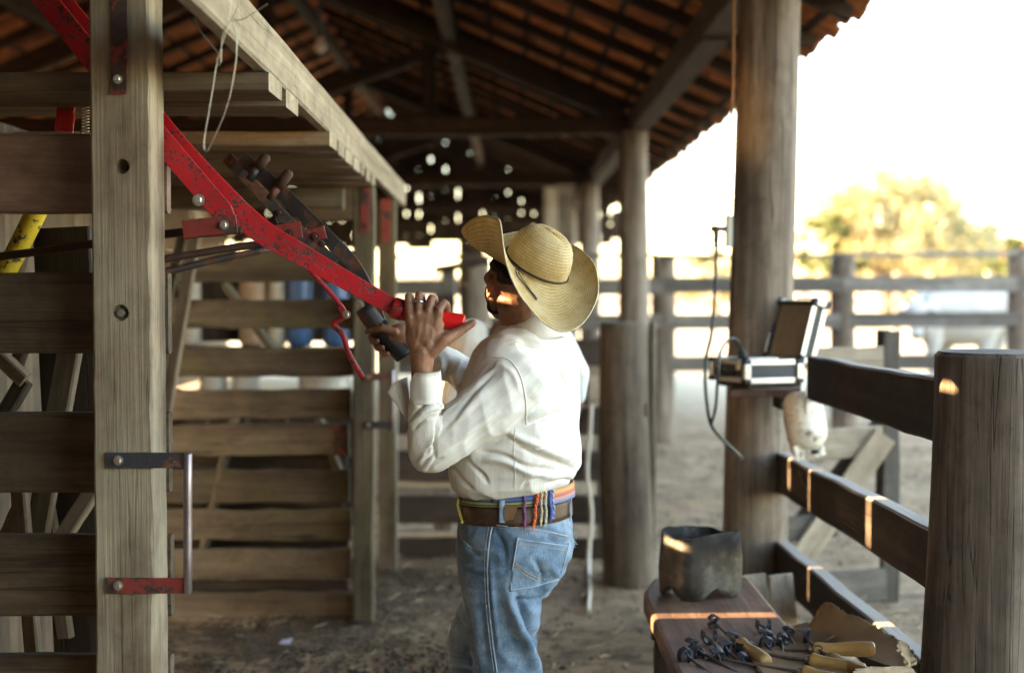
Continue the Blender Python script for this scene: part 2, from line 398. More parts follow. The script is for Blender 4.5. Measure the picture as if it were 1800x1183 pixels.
# loose crumbs of dirt, dung and straw trodden on the floor
def litter():
    V, F = [], []
    rnd = random.Random(3)
    for i in range(9000):
        x = rnd.uniform(-2.2, 4.2); y = 3.6 + 10.5*rnd.random()**1.3
        if rnd.random() < .45: x = rnd.gauss(-.85, .4); y = rnd.uniform(5.2, 8)
        s = rnd.uniform(.004, .016)*(1 if rnd.random() < .95 else 1.6)
        b = len(V); a = rnd.random()*6.3
        for k in range(5):
            t = a + k*1.2566; rr = s*rnd.uniform(.6, 1.3)
            V.append((x+rr*math.cos(t), y+rr*math.sin(t), -.003 + .018*noise.noise(Vector((x*1.7, y*1.7, 9)))))
        V.append((x+rnd.gauss(0, s*.3), y, .001+s*rnd.uniform(.4, .9) + .03*noise.noise(Vector((x*.5, y*.5, 3)))))
        for k in range(5): F.append((b+k, b+(k+1) % 5, b+5))
    m = simple('trodden_dung', (.06, .047, .03), .95, 0, .5, 1.5, 0)
    tag(mk('dirt_crumbs', V, F, m), None, None, None, 'stuff')
    V, F = [], []
    for i in range(2600):
        x = rnd.uniform(-1.5, 4.2); y = 4 + 11*rnd.random()**1.2
        a = rnd.random()*6.3; l = rnd.uniform(.015, .06); q = .0016
        d = Vector((math.cos(a), math.sin(a), rnd.uniform(-.05, .2)))*l; n_ = Vector((-math.sin(a), math.cos(a), 0))*q
        c = Vector((x, y, .004 + .03*noise.noise(Vector((x*.5, y*.5, 3)))+.01))
        b = len(V); V += [c-d-n_, c-d+n_, c+d+n_, c+d-n_, c-d+Vector((0, 0, .003)), c+d+Vector((0, 0, .003))]
        F += [(b, b+1, b+4), (b+3, b+5, b+2), (b, b+4, b+5, b+3), (b+1, b+2, b+5, b+4)]
    tag(mk('straw', V, F, simple('straw', (.36, .29, .17), .9, 0, .3, 2, 0)), None, None, None, 'stuff')
litter()
# ------------------------------------------------------------------ barn
XR, SL, ZR = -2.2, .43, 4.806                # ridge x, roof slope, ridge height at the tile bed
def zt(x): return ZR - SL*abs(x-XR)
XE, XEL = 1.86, -6.26
barn = thing('barn', (0, 13, 0), 'open timber cattle barn with thick log posts and an unlined clay tile roof', 'barn')
PY = [6.65, 12.8, 19.2, 25.6]
rl = [('post', x) for x in (1.17, 1.085, 1.04, 1.03)]
for (n_, x), y in zip(rl, PY):
    if y < 7: continue
    log('post', (x, y, -.1), (x+.0, y, 2.99), .145, .128, M_['log'], barn, seed=y)
for y in (.2, 6.65, 12.8, 19.2, 25.6):
    log('post', (-5.4, y, -.1), (-5.4, y, 2.99), .15, .13, M_['log'], barn, seg=14, n=6)
log('post', (1.2, .3, -.1), (1.2, .3, 2.99), .15, .13, M_['log'], barn, seg=14, n=6)
big = log('post', (1.158, 6.65, -.1), (1.182, 6.65, 2.99), .152, .140, M_['log'], barn, seg=56, n=40, rough=.045, seed=4.2)
for x in (1.14, -5.4):
    for k in range(5):
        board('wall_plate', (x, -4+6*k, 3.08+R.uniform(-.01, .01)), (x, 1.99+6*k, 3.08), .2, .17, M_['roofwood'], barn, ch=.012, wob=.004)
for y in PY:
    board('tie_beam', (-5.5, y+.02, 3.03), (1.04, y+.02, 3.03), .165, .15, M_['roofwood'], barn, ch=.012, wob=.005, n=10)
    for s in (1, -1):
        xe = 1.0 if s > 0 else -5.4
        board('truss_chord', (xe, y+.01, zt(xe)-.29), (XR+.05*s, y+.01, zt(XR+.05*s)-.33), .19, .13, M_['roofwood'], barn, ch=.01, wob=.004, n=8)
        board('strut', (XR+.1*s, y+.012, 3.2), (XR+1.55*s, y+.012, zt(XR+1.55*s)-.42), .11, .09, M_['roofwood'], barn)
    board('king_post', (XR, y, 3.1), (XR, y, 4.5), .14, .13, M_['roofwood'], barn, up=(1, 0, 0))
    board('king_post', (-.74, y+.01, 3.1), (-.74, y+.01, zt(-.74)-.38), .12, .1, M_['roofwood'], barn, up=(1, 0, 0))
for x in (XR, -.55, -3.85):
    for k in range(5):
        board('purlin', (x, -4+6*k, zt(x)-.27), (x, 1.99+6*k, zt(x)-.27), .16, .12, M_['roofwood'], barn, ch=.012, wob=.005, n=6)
yv = -3.6
while yv < 26.2:
    for s in (1, -1):
        xe = XE-.1 if s > 0 else XEL+.1
        j = R.uniform(-.05, .05)
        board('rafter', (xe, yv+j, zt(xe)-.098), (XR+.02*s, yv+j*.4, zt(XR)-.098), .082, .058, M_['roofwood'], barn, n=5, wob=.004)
    yv += .85
for s in (1, -1):
    for k in range(13):
        x = XR + s*(4.06-.15 - k*.318)
        for q in range(3):
            y0 = -4 + q*10.1
            board('batten', (x, y0, zt(x)-.042), (x, y0+10.08, zt(x)-.042), .022, .045, M_['roofwood'], barn, up=(-s*SL*-1, 0, 1) if s > 0 else (-SL, 0, 1), n=8, wob=.003, ch=.003)
# clay tiles, channel and cover, twelve courses a side
def tile_geo(flip):
    V, F = [], []
    for i, (x, r) in enumerate(((0, .094), (.42, .080))):
        for t in (0, .012):
            for k in range(6):
                a = math.pi*k/5
                z = -(r-t)*math.sin(a)*.62 if not flip else (r-t)*math.sin(a)*.62
                V.append((x, (r-t)*math.cos(a), z))
    def id_(i, t, k): return i*12+t*6+k
    for k in range(5):
        F.append((id_(0, 0, k), id_(1, 0, k), id_(1, 0, k+1), id_(0, 0, k+1)))
        F.append((id_(0, 1, k+1), id_(1, 1, k+1), id_(1, 1, k), id_(0, 1, k)))
        F.append((id_(0, 0, k+1), id_(0, 1, k+1), id_(0, 1, k), id_(0, 0, k)))
        F.append((id_(1, 0, k), id_(1, 1, k), id_(1, 1, k+1), id_(1, 0, k+1)))
    for k in (0, 5): F.append((id_(0, 0, k), id_(0, 1, k), id_(1, 1, k), id_(1, 0, k)))
    return V, F
TG = [tile_geo(0), tile_geo(1)]
tme = []
for V, F in TG:
    me = bpy.data.meshes.new('roof_tile'); me.from_pydata(V, [], F); me.update(); me.materials.append(M_['tile'])
    me.polygons.foreach_set('use_smooth', [False]*len(F)); tme.append(me)
cand = []
for s in (1, -1):
    dx = Vector((-s, 0, SL)).normalized(); dy = Vector((0, 1, 0)); dz = dx.cross(dy) if dx.cross(dy).z > 0 else -dx.cross(dy)
    for row in range(12):
        for c in range(158):
            y = -4 + c*.192
            for cov in (0, 1):
                st = row*.366 + R.uniform(-.012, .012) + (R.uniform(-.035, .02) if row == 0 else 0)
                base = Vector((XE if s > 0 else XEL, y + cov*.096 + R.uniform(-.006, .006), zt(XE if s > 0 else XEL))) + dx*(st-.02) + dz*(.058 if not cov else .062) + dz*(.018 if True else 0)
                rot = Matrix((dx, dy, dx.cross(dy))).transposed()
                if (dx.cross(dy)).z < 0: rot = Matrix((dx, -dy, dx.cross(-dy))).transposed()
                tw = Matrix.Rotation(R.gauss(0, .018), 3, 'Z') @ Matrix.Rotation(-.03, 3, 'Y')
                M = (rot @ tw).to_4x4(); M.translation = base
                ctr = M @ Vector((.2, 0, 0))
                px, py = proj(ctr) if ctr.y > 2 else (-1, -1)
                vis = 0 < px < 1800 and 0 < py < 700 and not (150 < px < 300)
                cand.append((ctr.y if vis else 1e3, len(cand), cov, M))
cand.sort()
for i, (d, _, cov, M) in enumerate(cand[:300]):
    put(bpy.data.objects.new('roof_tile', tme[cov]), M, barn)
V, F = [], []
for d, _, cov, M in cand[300:]:
    b = len(V); V += [M @ Vector(v) for v in TG[cov][0]]; F += [tuple(i+b for i in f) for f in TG[cov][1]]
tag(mk('roof_tiles', V, F, M_['tile'], barn), None, None, None, 'stuff')
# far gable boards with gaps between them, above an open bay
def gable():
    r2 = random.Random(5)
    x = -5.6; i = 0
    while x < 1.9:
        wd = r2.uniform(.17, .25); z0 = 2.36 + r2.choice([0, .06, -.08, .1, -.16]) + (-.35 if -1.05 < x < -.75 else 0); z1 = zt(x+wd/2)-.05
        if z1 - z0 > .2:
            board('gable_board', (x+wd/2, 26, z0), (x+wd/2, 26, z1), wd, .025, M_['roofwood'], barn, up=(1, 0, 0), n=3)
            zc = z0
            while zc < z1-.15:          # short cover strips, knocked off here and there
                L_ = r2.uniform(.10, .5)
                z2 = min(zc+L_, z1)
                board('cover_strip', (x+wd+.012, 26.03, zc), (x+wd+.012, 26.03, z2), .07, .02, M_['roofwood'], barn, up=(1, 0, 0), n=1)
                zc = z2 + r2.choice([.04, .08, .16, .26]) if r2.random() < .5 else z2+.004
        x += wd + .024; i += 1
    for z in (2.75, 3.0):
        board('gable_rail', (-5.4, 25.94, z), (1.7, 25.94, z), .08, .05, M_['roofwood'], barn)
gable()
# ------------------------------------------------------------------ plank wall added to block the low sun, open where the stripes enter
side = thing('side_light_blocker', (-5.2, 9, 0), 'plank wall added far left to block the low sun', 'wall')
zz = .02
while zz < 3.0:
    h = R.uniform(.19, .26)
    for y0, y1 in ((-8, -3), (-2.99, 2.4), (5.98, 10), (10.01, 15), (15.01, 20), (20.01, 26)):
        if True:
            board('plank', (-5.2, y0, zz+h/2), (-5.2, y1, zz+h/2), h, .03, M_['plank'], side, n=3)
    zz += h + .0015
zz = 2.65
while zz < 3.0:
    board('plank', (-5.2, 2.41, zz+.11), (-5.2, 5.97, zz+.11), .22, .03, M_['plank'], side, n=3); zz += .225
endw = thing('rear_light_blocker', (-2, -4.2, 0), 'unseen plank wall added behind the camera to cut fill light', 'wall')  # added out of view to keep light from behind off the scene
zz = .02
while zz < 2.95:
    h = R.uniform(.19, .26)
    board('plank', (-6.2, -4.2, zz+h/2), (1.6, -4.2, zz+h/2), h, .03, M_['plank'], endw, n=3)
    zz += h + .006
V, F = prism([(-6.2, zz), (1.6, zz), (XR, 4.6)], .03, Matrix.Translation((0, -4.15, 0)))
mk('rear_blocker_panel', V, F, M_['plank'], endw)
rightw = thing('side_light_blocker', (1.25, -1, 0), 'unseen plank wall added at right behind the camera to cut fill light', 'wall')  # added out of view to darken the fill from behind right
zz = .02
while zz < 2.95:
    h = R.uniform(.19, .26); board('plank', (1.3, -4.2, zz+h/2), (1.3, .1, zz+h/2), h, .03, M_['plank'], rightw, n=3); zz += h+.002
# ------------------------------------------------------------------ sun blocker added at left: upright planks, gaps aimed to throw the sun stripes
SX = -1.75
def back(p):
    """where the sunlight that reaches p crosses the added stripe blocker"""
    p = Vector(p); t = (p.x-SX)/SUN_DIR.x
    return p - SUN_DIR*t
cw = thing('sun_stripe_blocker', (SX, 3.5, 0), 'upright planks added to block the low sun, gaps shaped to throw stripes', 'wall')
HOLES = []      # (y centre, z centre, y width, z height)
def hole(p, wy, z0=None, z1=None, hz=.03):
    q = back(p); HOLES.append((q.y, (z0+z1)/2 if z0 else q.z, wy, (z1-z0) if z0 else hz))
hole(P(1270, 1096, 4.70), .072, .55, 1.13)                    # across the bench
for px, wd, z0, z1 in ((1388, .035, 1.3, 1.62), (1424, .018, .9, 1.62), (1443, .055, .9, 1.62), (1528, .048, 1.3, 1.62)):
    wd *= 1.55
    hole((1.215, 1.215*FPX/(px-900), .9), wd, z0, z1)
hole(P(884, 523, 3.965), .13, hz=.026); hole(P(1215, 962, 4.93), .15, hz=.026); hole(P(1480, 1135, 4.3), .03, hz=.03)
brk = sorted([.6, 6.6] + [e for y, z, wy, hz in HOLES for e in (y-wy/2, y+wy/2)])
cuts = []
for y0, y1 in zip(brk, brk[1:]):
    n_ = max(1, round((y1-y0)/.17))
    for i in range(n_): cuts.append((y0+(y1-y0)*i/n_, y0+(y1-y0)*(i+1)/n_))
for y0, y1 in cuts:
    zs = [(.02, 2.6 if y1 < 4.3 else 2.15)]
    for y, z, wy, hz in sorted(HOLES, key=lambda h: h[1]):
        if abs((y0+y1)/2-y) < wy/2:
            a, b_ = zs.pop(); zs += [(a, max(a, z-hz/2)), (min(b_, max(a, z+hz/2)), b_)]
    for a, b_ in zs:
        if b_ - a > .004:
            M = Matrix.Translation(Vector((SX, (y0+y1)/2, (a+b_)/2))) @ Matrix.Rotation(-math.pi/2, 4, 'Y')
            Vb, Fb = boxg((0, 0, 0), (b_-a, y1-y0+.0008, .022))
            mk('plank', Vb, Fb, M_['plank'], cw, M)
for z in (.3, 1.2):
    for y0, y1 in ((.6, 3.3), (3.31, 3.7)):
        board('plank', (SX-.035, y0, z), (SX-.035, y1, z), .1, .03, M_['plank'], cw)
# ------------------------------------------------------------------ sliding gate in front
def zy(y, Y): return P(900, y, Y).z
def bool_cut(o, geos):
    V, F = join(*geos)
    me = bpy.data.meshes.new('c'); me.from_pydata([tuple(v) for v in V], [], F); me.update()
    c = bpy.data.objects.new('c', me); COL.objects.link(c)
    md = o.modifiers.new('b', 'BOOLEAN'); md.object = c; md.operation = 'DIFFERENCE'; md.solver = 'EXACT'
    bpy.context.view_layer.update()
    dg = bpy.context.evaluated_depsgraph_get()
    nm = bpy.data.meshes.new_from_object(o.evaluated_get(dg))
    o.modifiers.clear(); old = o.data; o.data = nm
    bpy.data.objects.remove(c)
g1 = thing('sliding_gate', (-1.0, 3.68, 0), 'weathered plank sliding gate with a square stile and iron pull handle, nearest on the left', 'gate', 'sliding gates of the cattle chute')
xs0, xs1 = -1.063, -.913; xc = (xs0+xs1)/2
stile = board('stile', (xc, 3.674, .06), (xc, 3.674, 2.5), .150, .148, M_['post'], g1, up=(1, 0, 0), n=44, ch=.005, wob=.0007)
hole1, hole2 = P(215, 293, 3.6), P(212, 550, 3.6)
bool_cut(stile, [tube_geo([hole1-Vector((0, .02, 0)), hole1+Vector((0, .03, 0))], .019, 20), tube_geo([hole2-Vector((0, .02, 0)), hole2+Vector((0, .018, 0))], .021, 20)])
disc_bolt('bolt', hole1+Vector((0, .029, 0)), (0, -1, 0), .009, .008, M_['rust'], g1, 6, False)
disc_bolt('bolt', hole2+Vector((0, .017, 0)), (0, -1, 0), .011, .014, M_['steel'], g1, 12, False)
YP = 3.776
for i, (ya, yb, m) in enumerate(((235, 375, 'bench'), (480, 622, 'plank'), (725, 866, 'plank'), (940, 1083, 'plank'), (1152, 1292, 'plank'))):
    z1, z0 = zy(ya, YP-.02), zy(yb, YP-.02)
    xe = P(R.uniform(294, 299), 500, YP-.02).x
    board('plank', (-2.6, YP, (z0+z1)/2), (xe, YP, (z0+z1)/2), z1-z0, .042, M_[m], g1, n=10, ch=.008, wob=.0009)
st = board('hanger_strap', P(210, -60, 3.592), P(209, 166, 3.592), .041, .007, M_['oldred'], g1, up=(1, 0, 0), ch=.001, wob=.0004)
disc_bolt('bolt', P(207, 140, 3.588), (0, -1, 0), .008, .009, M_['steel'], st)
def latch(parent, xl, xr, ys, Y, rodx, sc=1., mats=('bluepaint', 'oldred')):
    for y, m in zip(ys, mats):
        a, b_ = P(xl, y, Y), P(xr, y, Y)
        br = board('handle_bracket', a, b_, .040*sc, .007*sc, M_[m], parent, ch=.001*sc, wob=.0003)
        disc_bolt('bolt', P(xl+(20 if sc == 1 else 8), y, Y-.004), (0, -1, 0), .0085*sc, .008*sc, M_['steel'], br)
    r0, r1 = P(rodx, ys[0]-13*sc, Y), P(rodx, ys[1]+14*sc, Y)
    pts = [r0.lerp(r1, t) for t in (0, .01, .3, .7, .99, 1)]
    tube('handle_rod', pts, [.009*sc, .0115*sc, .0115*sc, .0115*sc, .0115*sc, .009*sc], M_['rod'], parent, 14)
latch(g1, 188, 331, (809, 1029), 3.594, 330)
# chipped paint speck left on the stile by a green marker is only a stain: a thin smear of paint
# ------------------------------------------------------------------ sliding gate at the far end of the chute
YG = 6.8
g2 = thing('sliding_gate', (-.97, YG, 0), 'mossy plank sliding gate closing the far end of the chute, behind the red lever', 'gate', 'sliding gates of the cattle chute')
board('stile', P(640, 1089, YG), P(641, 330, YG), .097, .115, M_['mossy'], g2, up=(1, 0, 0), n=10, ch=.006)
YQ = YG+.085
for ya, yb, xr in ((442, 493, 622), (530, 576, 622), (612, 658, 622), (686, 734, 618), (746, 798, 614), (827, 882, 614), (896, 945, 618), (966, 1015, 618), (1042, 1088, 622)):
    a, b_ = P(130, (ya+yb)/2+R.uniform(-3, 3), YQ), P(xr, (ya+yb)/2+R.uniform(-2, 2), YQ)
    board('plank', a, b_, (yb-ya)/FPX*YQ*1.10, .035, M_['mossy'], g2, n=14, ch=.007, wob=.0034)
st = board('hanger_strap', P(642, 318, YG-.062), P(641, 408, YG-.062), .042, .008, M_['oldred'], g2, up=(1, 0, 0), ch=.001, wob=.0004)
for y in (342, 398): disc_bolt('bolt', P(641, y, YG-.066), (0, -1, 0), .008, .008, M_['rust'], st)
latch(g2, 640, 690, (662, 747), YG-.064, 690, .9, ('bluepaint', 'bluepaint'))
board('end_plate', P(596, 748, YQ-.02), P(596, 798, YQ-.02), .05, .006, M_['oldred'], g2, up=(1, 0, 0), ch=.001)
for i in range(9):
    y0 = 752+i*38; board('dark_gap_backing', P(150, y0+18, YQ+.13), P(R.uniform(596, 628), y0+18, YQ+.13), .095, .02, M_['dark'], g2, n=3)  # dark boards added in place of the shade behind the lower gaps
# diagonal braces behind the planks
for (x0, y0, x1, y1) in ((395, 500, 500, 640), (560, 735, 605, 850), (350, 1000, 420, 700)):
    board('brace', P(x0, y0, YQ+.05), P(x1, y1, YQ+.05), .13, .03, M_['mossy'], g2, up=(0, 1, 0))
# ------------------------------------------------------------------ raised walkway over the chute
wk = thing('chute_walkway', (-1, 5.5, 2.05), 'raised plank walkway with a pale edge beam above the cattle chute', 'walkway')
def zb(Y): return 2.2215 - .0167*(Y-3.75)           # edge beam centre line
board('edge_beam', (-.660, 2.3, zb(2.3)), (-.660, 8.55, zb(8.55)), .132, .042, M_['pale'], wk, n=22, ch=.007, wob=.001)
def Yof(px): return .637*FPX/(900-px)
for i, (a, b_) in enumerate(((474, 497), (505, 526), (580, 593), (597, 607.5), (609, 621), (623, 635), (637, 641), (646, 652), (656, 661))):
    y0, y1 = Yof(a), Yof(b_)
    zc = zb((y0+y1)/2)-.066-.0255
    dp = board('deck_plank', (-2.3, (y0+y1)/2, zc+R.uniform(-.004, .002)), (-.637+R.uniform(-.004, .002), (y0+y1)/2, zc), y1-y0, .050, [M_['deck'], M_['pale']], wk, up=(0, 1, 0), n=8, ch=.005); dp.data.polygons[-1].material_index = 1
board('cross_beam', (-2.4, 6.62, zb(6.6)-.17), (-.78, 6.62, zb(6.6)-.17), .1, .08, M_['mossy'], wk)
p2 = board('post', P(681, 1003, 8.0), P(681, 352, 8.0), .098, .1, M_['mossy'], wk, up=(1, 0, 0), n=10)
st = board('hanger_strap', P(679, 350, 7.94), P(679, 425, 7.94), .05, .008, M_['oldred'], wk, up=(1, 0, 0), ch=.001)
board('top_rail', P(520, 345, 7.2), P(622, 343, 7.2), .1, .03, M_['mossy'], wk)
board('top_rail', P(520, 372, 7.3), P(622, 371, 7.3), .1, .03, M_['plank'], wk)
board('post', (-2.35, 4.22, 0), (-2.35, 4.22, 2.0), .13, .12, M_['plank'], wk, up=(1, 0, 0))
board('post', (-2.35, 7.6, 0), (-2.35, 7.6, 2.2), .13, .12, M_['plank'], wk, up=(1, 0, 0))
board('plank', P(697, 600, 8.05), P(697, 1003, 8.05), .012, .09, M_['pale'], wk, up=(1, 0, 0))
# ------------------------------------------------------------------ pale boards leaning inside the chute
def lean(x0, y0, x1, y1, Y0, Y1, w_, m, label, name='leaning_board', t=.028):
    o = board(name, P(x0, y0, Y0), P(x1, y1, Y1), w_, t, M_[m], None, up=(1, -.35, 0), wob=.0004)
    tag(o, label, 'board', 'boards leaning inside the chute'); return o
lean(62, 960, 133, 560, 4.1, 4.1, .075, 'deck', 'pale board leaning right, thickest of those seen between the left gate planks')
lean(-8, 620, 44, 668, 4.0, 4.0, .05, 'deck', 'short bleached board poking in at the left edge between the second and third gate planks')
lean(44, 668, -10, 760, 4.03, 4.03, .05, 'mossy', 'dull board sloping down left below the short bleached board')
lean(30, 640, 57, 560, 4.2, 4.2, .04, 'deck', 'thin upright board with a sunlit edge at far left between gate planks')
lean(2, 960, 45, 860, 4.15, 4.15, .035, 'deck', 'thin board leaning right in the lower left gate gap, leftmost there')
lean(34, 860, 62, 1180, 4.05, 4.05, .05, 'deck', 'pale board leaning left in the lower left gate gap beside the leftmost thin one')
lean(78, 860, 116, 1120, 4.2, 4.2, .05, 'deck', 'pale narrow board leaning left in the middle of the lower gate gap')
lean(100, 960, 165, 860, 4.1, 4.1, .05, 'deck', 'pale board leaning right against the stile in the lower gate gap')
lean(292, 725, 345, 405, 6.45, 6.45, .055, 'deck', 'long pale batten leaning beside the near gate stile, inside the chute')
lean(285, 560, 322, 415, 6.5, 6.5, .05, 'mossy', 'short grey batten leaning behind the long pale one beside the stile')
lean(20, 500, 60, 370, 4.18, 4.18, .05, 'deck', 'grey upright board behind the yellow pole')
lean(110, 400, 150, 1200, 4.2, 4.22, .2, 'dark', 'wide dark board standing deep inside the chute at far left')
yp = tube('yellow_pole', crom([P(-40, 570, 4.12), P(25, 450, 4.12), P(80, 340, 4.12), P(118, 262, 4.12)], 8), .030, M_['yellow'], None, 16)
tag(yp, 'chipped yellow painted pipe slanting behind the left gate planks', 'pipe')
# ------------------------------------------------------------------ levers of the squeeze
def bar(name, pts, w_, t, mat, parent, axis=(0, 1, 0)):
    """flat iron bar bent along a polyline; width in the picture plane, thickness along axis"""
    pts = [Vector(p) for p in pts]; n = len(pts); ax = Vector(axis)
    V, F = [], []
    for i, p in enumerate(pts):
        d = (pts[min(i+1, n-1)]-pts[max(i-1, 0)]).normalized(); s = d.cross(ax).normalized(); a = s.cross(d).normalized()
        ws = w_[i] if isinstance(w_, (list, tuple)) else w_
        e = .0012
        for u, v in ((-1, -1), (1, -1), (1, 1), (-1, 1)):
            V += [p + s*u*(ws/2-(e if True else 0)) + a*v*t/2, ] if False else [p + s*u*ws/2 + a*v*t/2]
    for i in range(n-1):
        for k in range(4):
            F.append((i*4+k, i*4+(k+1) % 4, (i+1)*4+(k+1) % 4, (i+1)*4+k))
    F += [(3, 2, 1, 0), tuple((n-1)*4+k for k in range(4))]
    o = mk(name, V, F, mat, parent, origin=pts[0])
    md = o.modifiers.new('bev', 'BEVEL'); md.width = .0015; md.segments = 2; md.limit_method = 'ANGLE'
    return o
YL = 3.80
lv = thing('red_lever', P(430, 390, YL), 'bright red bent lever bar gripped in the man\'s raised near hand', 'lever')
bar('lever_bar', crom([P(60, -55, YL+.12), P(200, 118, YL+.06), P(312, 257, YL+.02), P(400, 352, YL), P(432, 384, YL), P(470, 414, YL), P(520, 442, YL), P(610, 494, YL), P(702, 545, YL)], 40),
    [float(np.interp(i/40*8, range(9), [.060, .060, .061, .063, .066, .064, .058, .050, .045])) for i in range(41)], .009, M_['red'], lv)
bar('fork_bar', [P(60, -25, YL+.05), P(160, 100, YL+.0), P(296, 262, YL-.045), P(392, 374, YL-.05), P(402, 392, YL-.05)], [.060, .060, .060, .057, .045], .009, M_['red'], lv)
disc_bolt('bolt', P(349, 352, YL-.055), (0, -1, 0), .011, .012, M_['steel'], lv)
grip = crom([P(692, 541, YL), P(700, 545, YL), P(730, 553, YL), P(780, 563, YL), P(806, 567, YL), P(814, 568, YL), P(818, 569, YL)], 24)
tube('grip', grip, [.024 + (.002 if i < 4 else 0) if i < 21 else [.019, .013, .006, .0015][min(i-21, 3)] for i in range(25)], M_['redgloss'], lv, 20)
tube('grip_collar', [P(690, 540, YL), P(693, 541, YL), P(708, 546, YL), P(711, 547, YL)], [.026, .029, .029, .026], M_['red'], lv, 20)
# clevis and pull rods
cl = thing('lever_linkage', P(370, 400, YL), 'rusty clevis with a long pull rod pinned to the red lever', 'linkage')
def flatbox(x0, y0, x1, y1, Y, w_, t, name, mat, parent):
    return board(name, P(x0, y0, Y), P(x1, y1, Y), w_, t, M_[mat], parent, ch=.0015, wob=.0004)
flatbox(322, 404, 416, 393, YL-.066, .046, .01, 'clevis_plate', 'oldred', cl)
flatbox(322, 406, 418, 397, YL+.02, .046, .01, 'clevis_plate', 'oldred', cl)
disc_bolt('bolt', P(394, 396, YL-.072), (0, -1, 0), .0085, .012, M_['steel'], cl)
disc_bolt('bolt', P(416, 404, YL-.03), (1, 0, -.2), .010, .012, M_['rust'], cl)
tube('pull_rod', crom([P(-60, 458, 3.95), P(80, 441, 3.92), P(200, 424, 3.88), P(330, 407, YL-.02)], 12), .0115, M_['rust'], cl, 10)
tag(tube('pull_rod', crom([P(200, 470, 4.25), P(300, 454, 4.3), P(400, 437, 4.35), P(500, 424, 4.4)], 10), .0115, M_['rust'], None, 10), 'upper of two rusty rods running to the dark levers behind the red one', 'rod', 'pull rods of the levers')
tag(tube('pull_rod', crom([P(200, 492, 4.55), P(300, 476, 4.6), P(390, 454, 4.65), P(480, 437, 4.7)], 10), .012, M_['iron'], None, 10), 'lower of two rods running to the dark levers, partly black', 'rod', 'pull rods of the levers')
# dark levers behind
YD = 4.32
dl = thing('dark_lever', P(560, 430, YD), 'worn black iron lever held low in the man\'s far hand, with a dark rubber grip', 'lever')
bar('lever_bar', crom([P(425, 278, YD+.12), P(480, 325, YD+.06), P(572, 414, YD), P(622, 468, YD), P(652, 528, YD), P(668, 572, YD)], 24), .044, .012, M_['iron'], dl)
tube('grip_socket', crom([P(640, 540, YD), P(655, 562, YD), P(672, 584, YD)], 4), .031, M_['iron'], dl, 14)
tube('grip', crom([P(664, 572, YD), P(690, 603, YD), P(708, 622, YD), P(713, 628, YD)], 10), [.03]*9+[.026, .015], M_['black'], dl, 16)
disc_bolt('bolt', P(632, 536, YD-.008), (0, -1, 0), .010, .012, M_['steel'], dl)
flatbox(478, 412, 530, 404, YD-.03, .05, .01, 'bracket_plate', 'oldred', dl)
flatbox(535, 418, 572, 408, YD-.03, .04, .01, 'bracket_plate', 'oldred', dl)
for x, y in ((508, 411), (553, 416), (566, 428)): disc_bolt('bolt', P(x, y, YD-.037), (0, -1, 0), .009, .010, M_['rust'], dl)
for a, b_, yy in (((452, 296), (468, 276), 4.40), ((488, 330), (508, 304), 4.36)):
    pts = [P(*a, yy), P((a[0]+b_[0])/2, (a[1]+b_[1])/2, yy), P(*b_, yy), P(b_[0]+2, b_[1]-4, yy)]
    tube('stop_peg', pts, [.015, .017, .016, .008], M_['rust'], dl, 12)
    tube('stop_stem', [P(a[0]-14, a[1]+22, yy), P(*a, yy)], .013, M_['iron'], dl, 10)
dl2 = thing('dark_lever', P(490, 380, 4.75), 'rusty dark lever bar slanting beneath the walkway behind the held black lever', 'lever')
bar('lever_bar', crom([P(400, 278, 4.8), P(425, 304, 4.75), P(512, 396, 4.75), P(590, 462, 4.75)], 12), .040, .012, M_['iron'], dl2)
disc_bolt('bolt', P(490, 374, 4.73), (0, -1, 0), .009, .01, M_['rust'], dl2)
# red crank rod hanging from the dark lever
ck = thing('crank_rod', P(605, 550, YD-.06), 'thin red crank rod bent like a hook, hanging beside the black lever', 'crank')
tube('rod', crom([P(540, 470, YD-.05), P(560, 492, YD-.05), P(585, 520, YD-.05), P(604, 544, YD-.05)], 8), .0075, M_['red'], ck, 10)
flatbox(598, 538, 606, 552, YD-.055, .018, .012, 'joint_plate', 'red', ck)
disc_bolt('bolt', P(609, 553, YD-.06), (0, -1, 0), .009, .012, M_['steel'], ck)
tube('crank', crom([P(612, 552, YD-.05), P(600, 560, YD-.05), P(587, 567, YD-.05), P(588, 573, YD-.05), P(603, 590, YD-.05), P(612, 618, YD-.05), P(624, 642, YD-.05), P(638, 664, YD-.05)], 30), .0088, M_['red'], ck, 10)
# bits between the upper left beams
tag(board('red_plate', P(112, 232, 4.05), P(118, 180, 4.05), .052, .01, M_['red'], None, up=(1, 0, 0)), 'short red painted plate behind the top plank of the near gate', 'plate')
sp = [P(150 + 7*math.cos(k*.9), 236-k*.75, 4.0+.011*math.sin(k*.9)) for k in range(64)]
tag(tube('coil_spring', sp, .0016, M_['steel'], None, 6), 'small coil spring standing behind the top plank by the gate stile', 'spring')
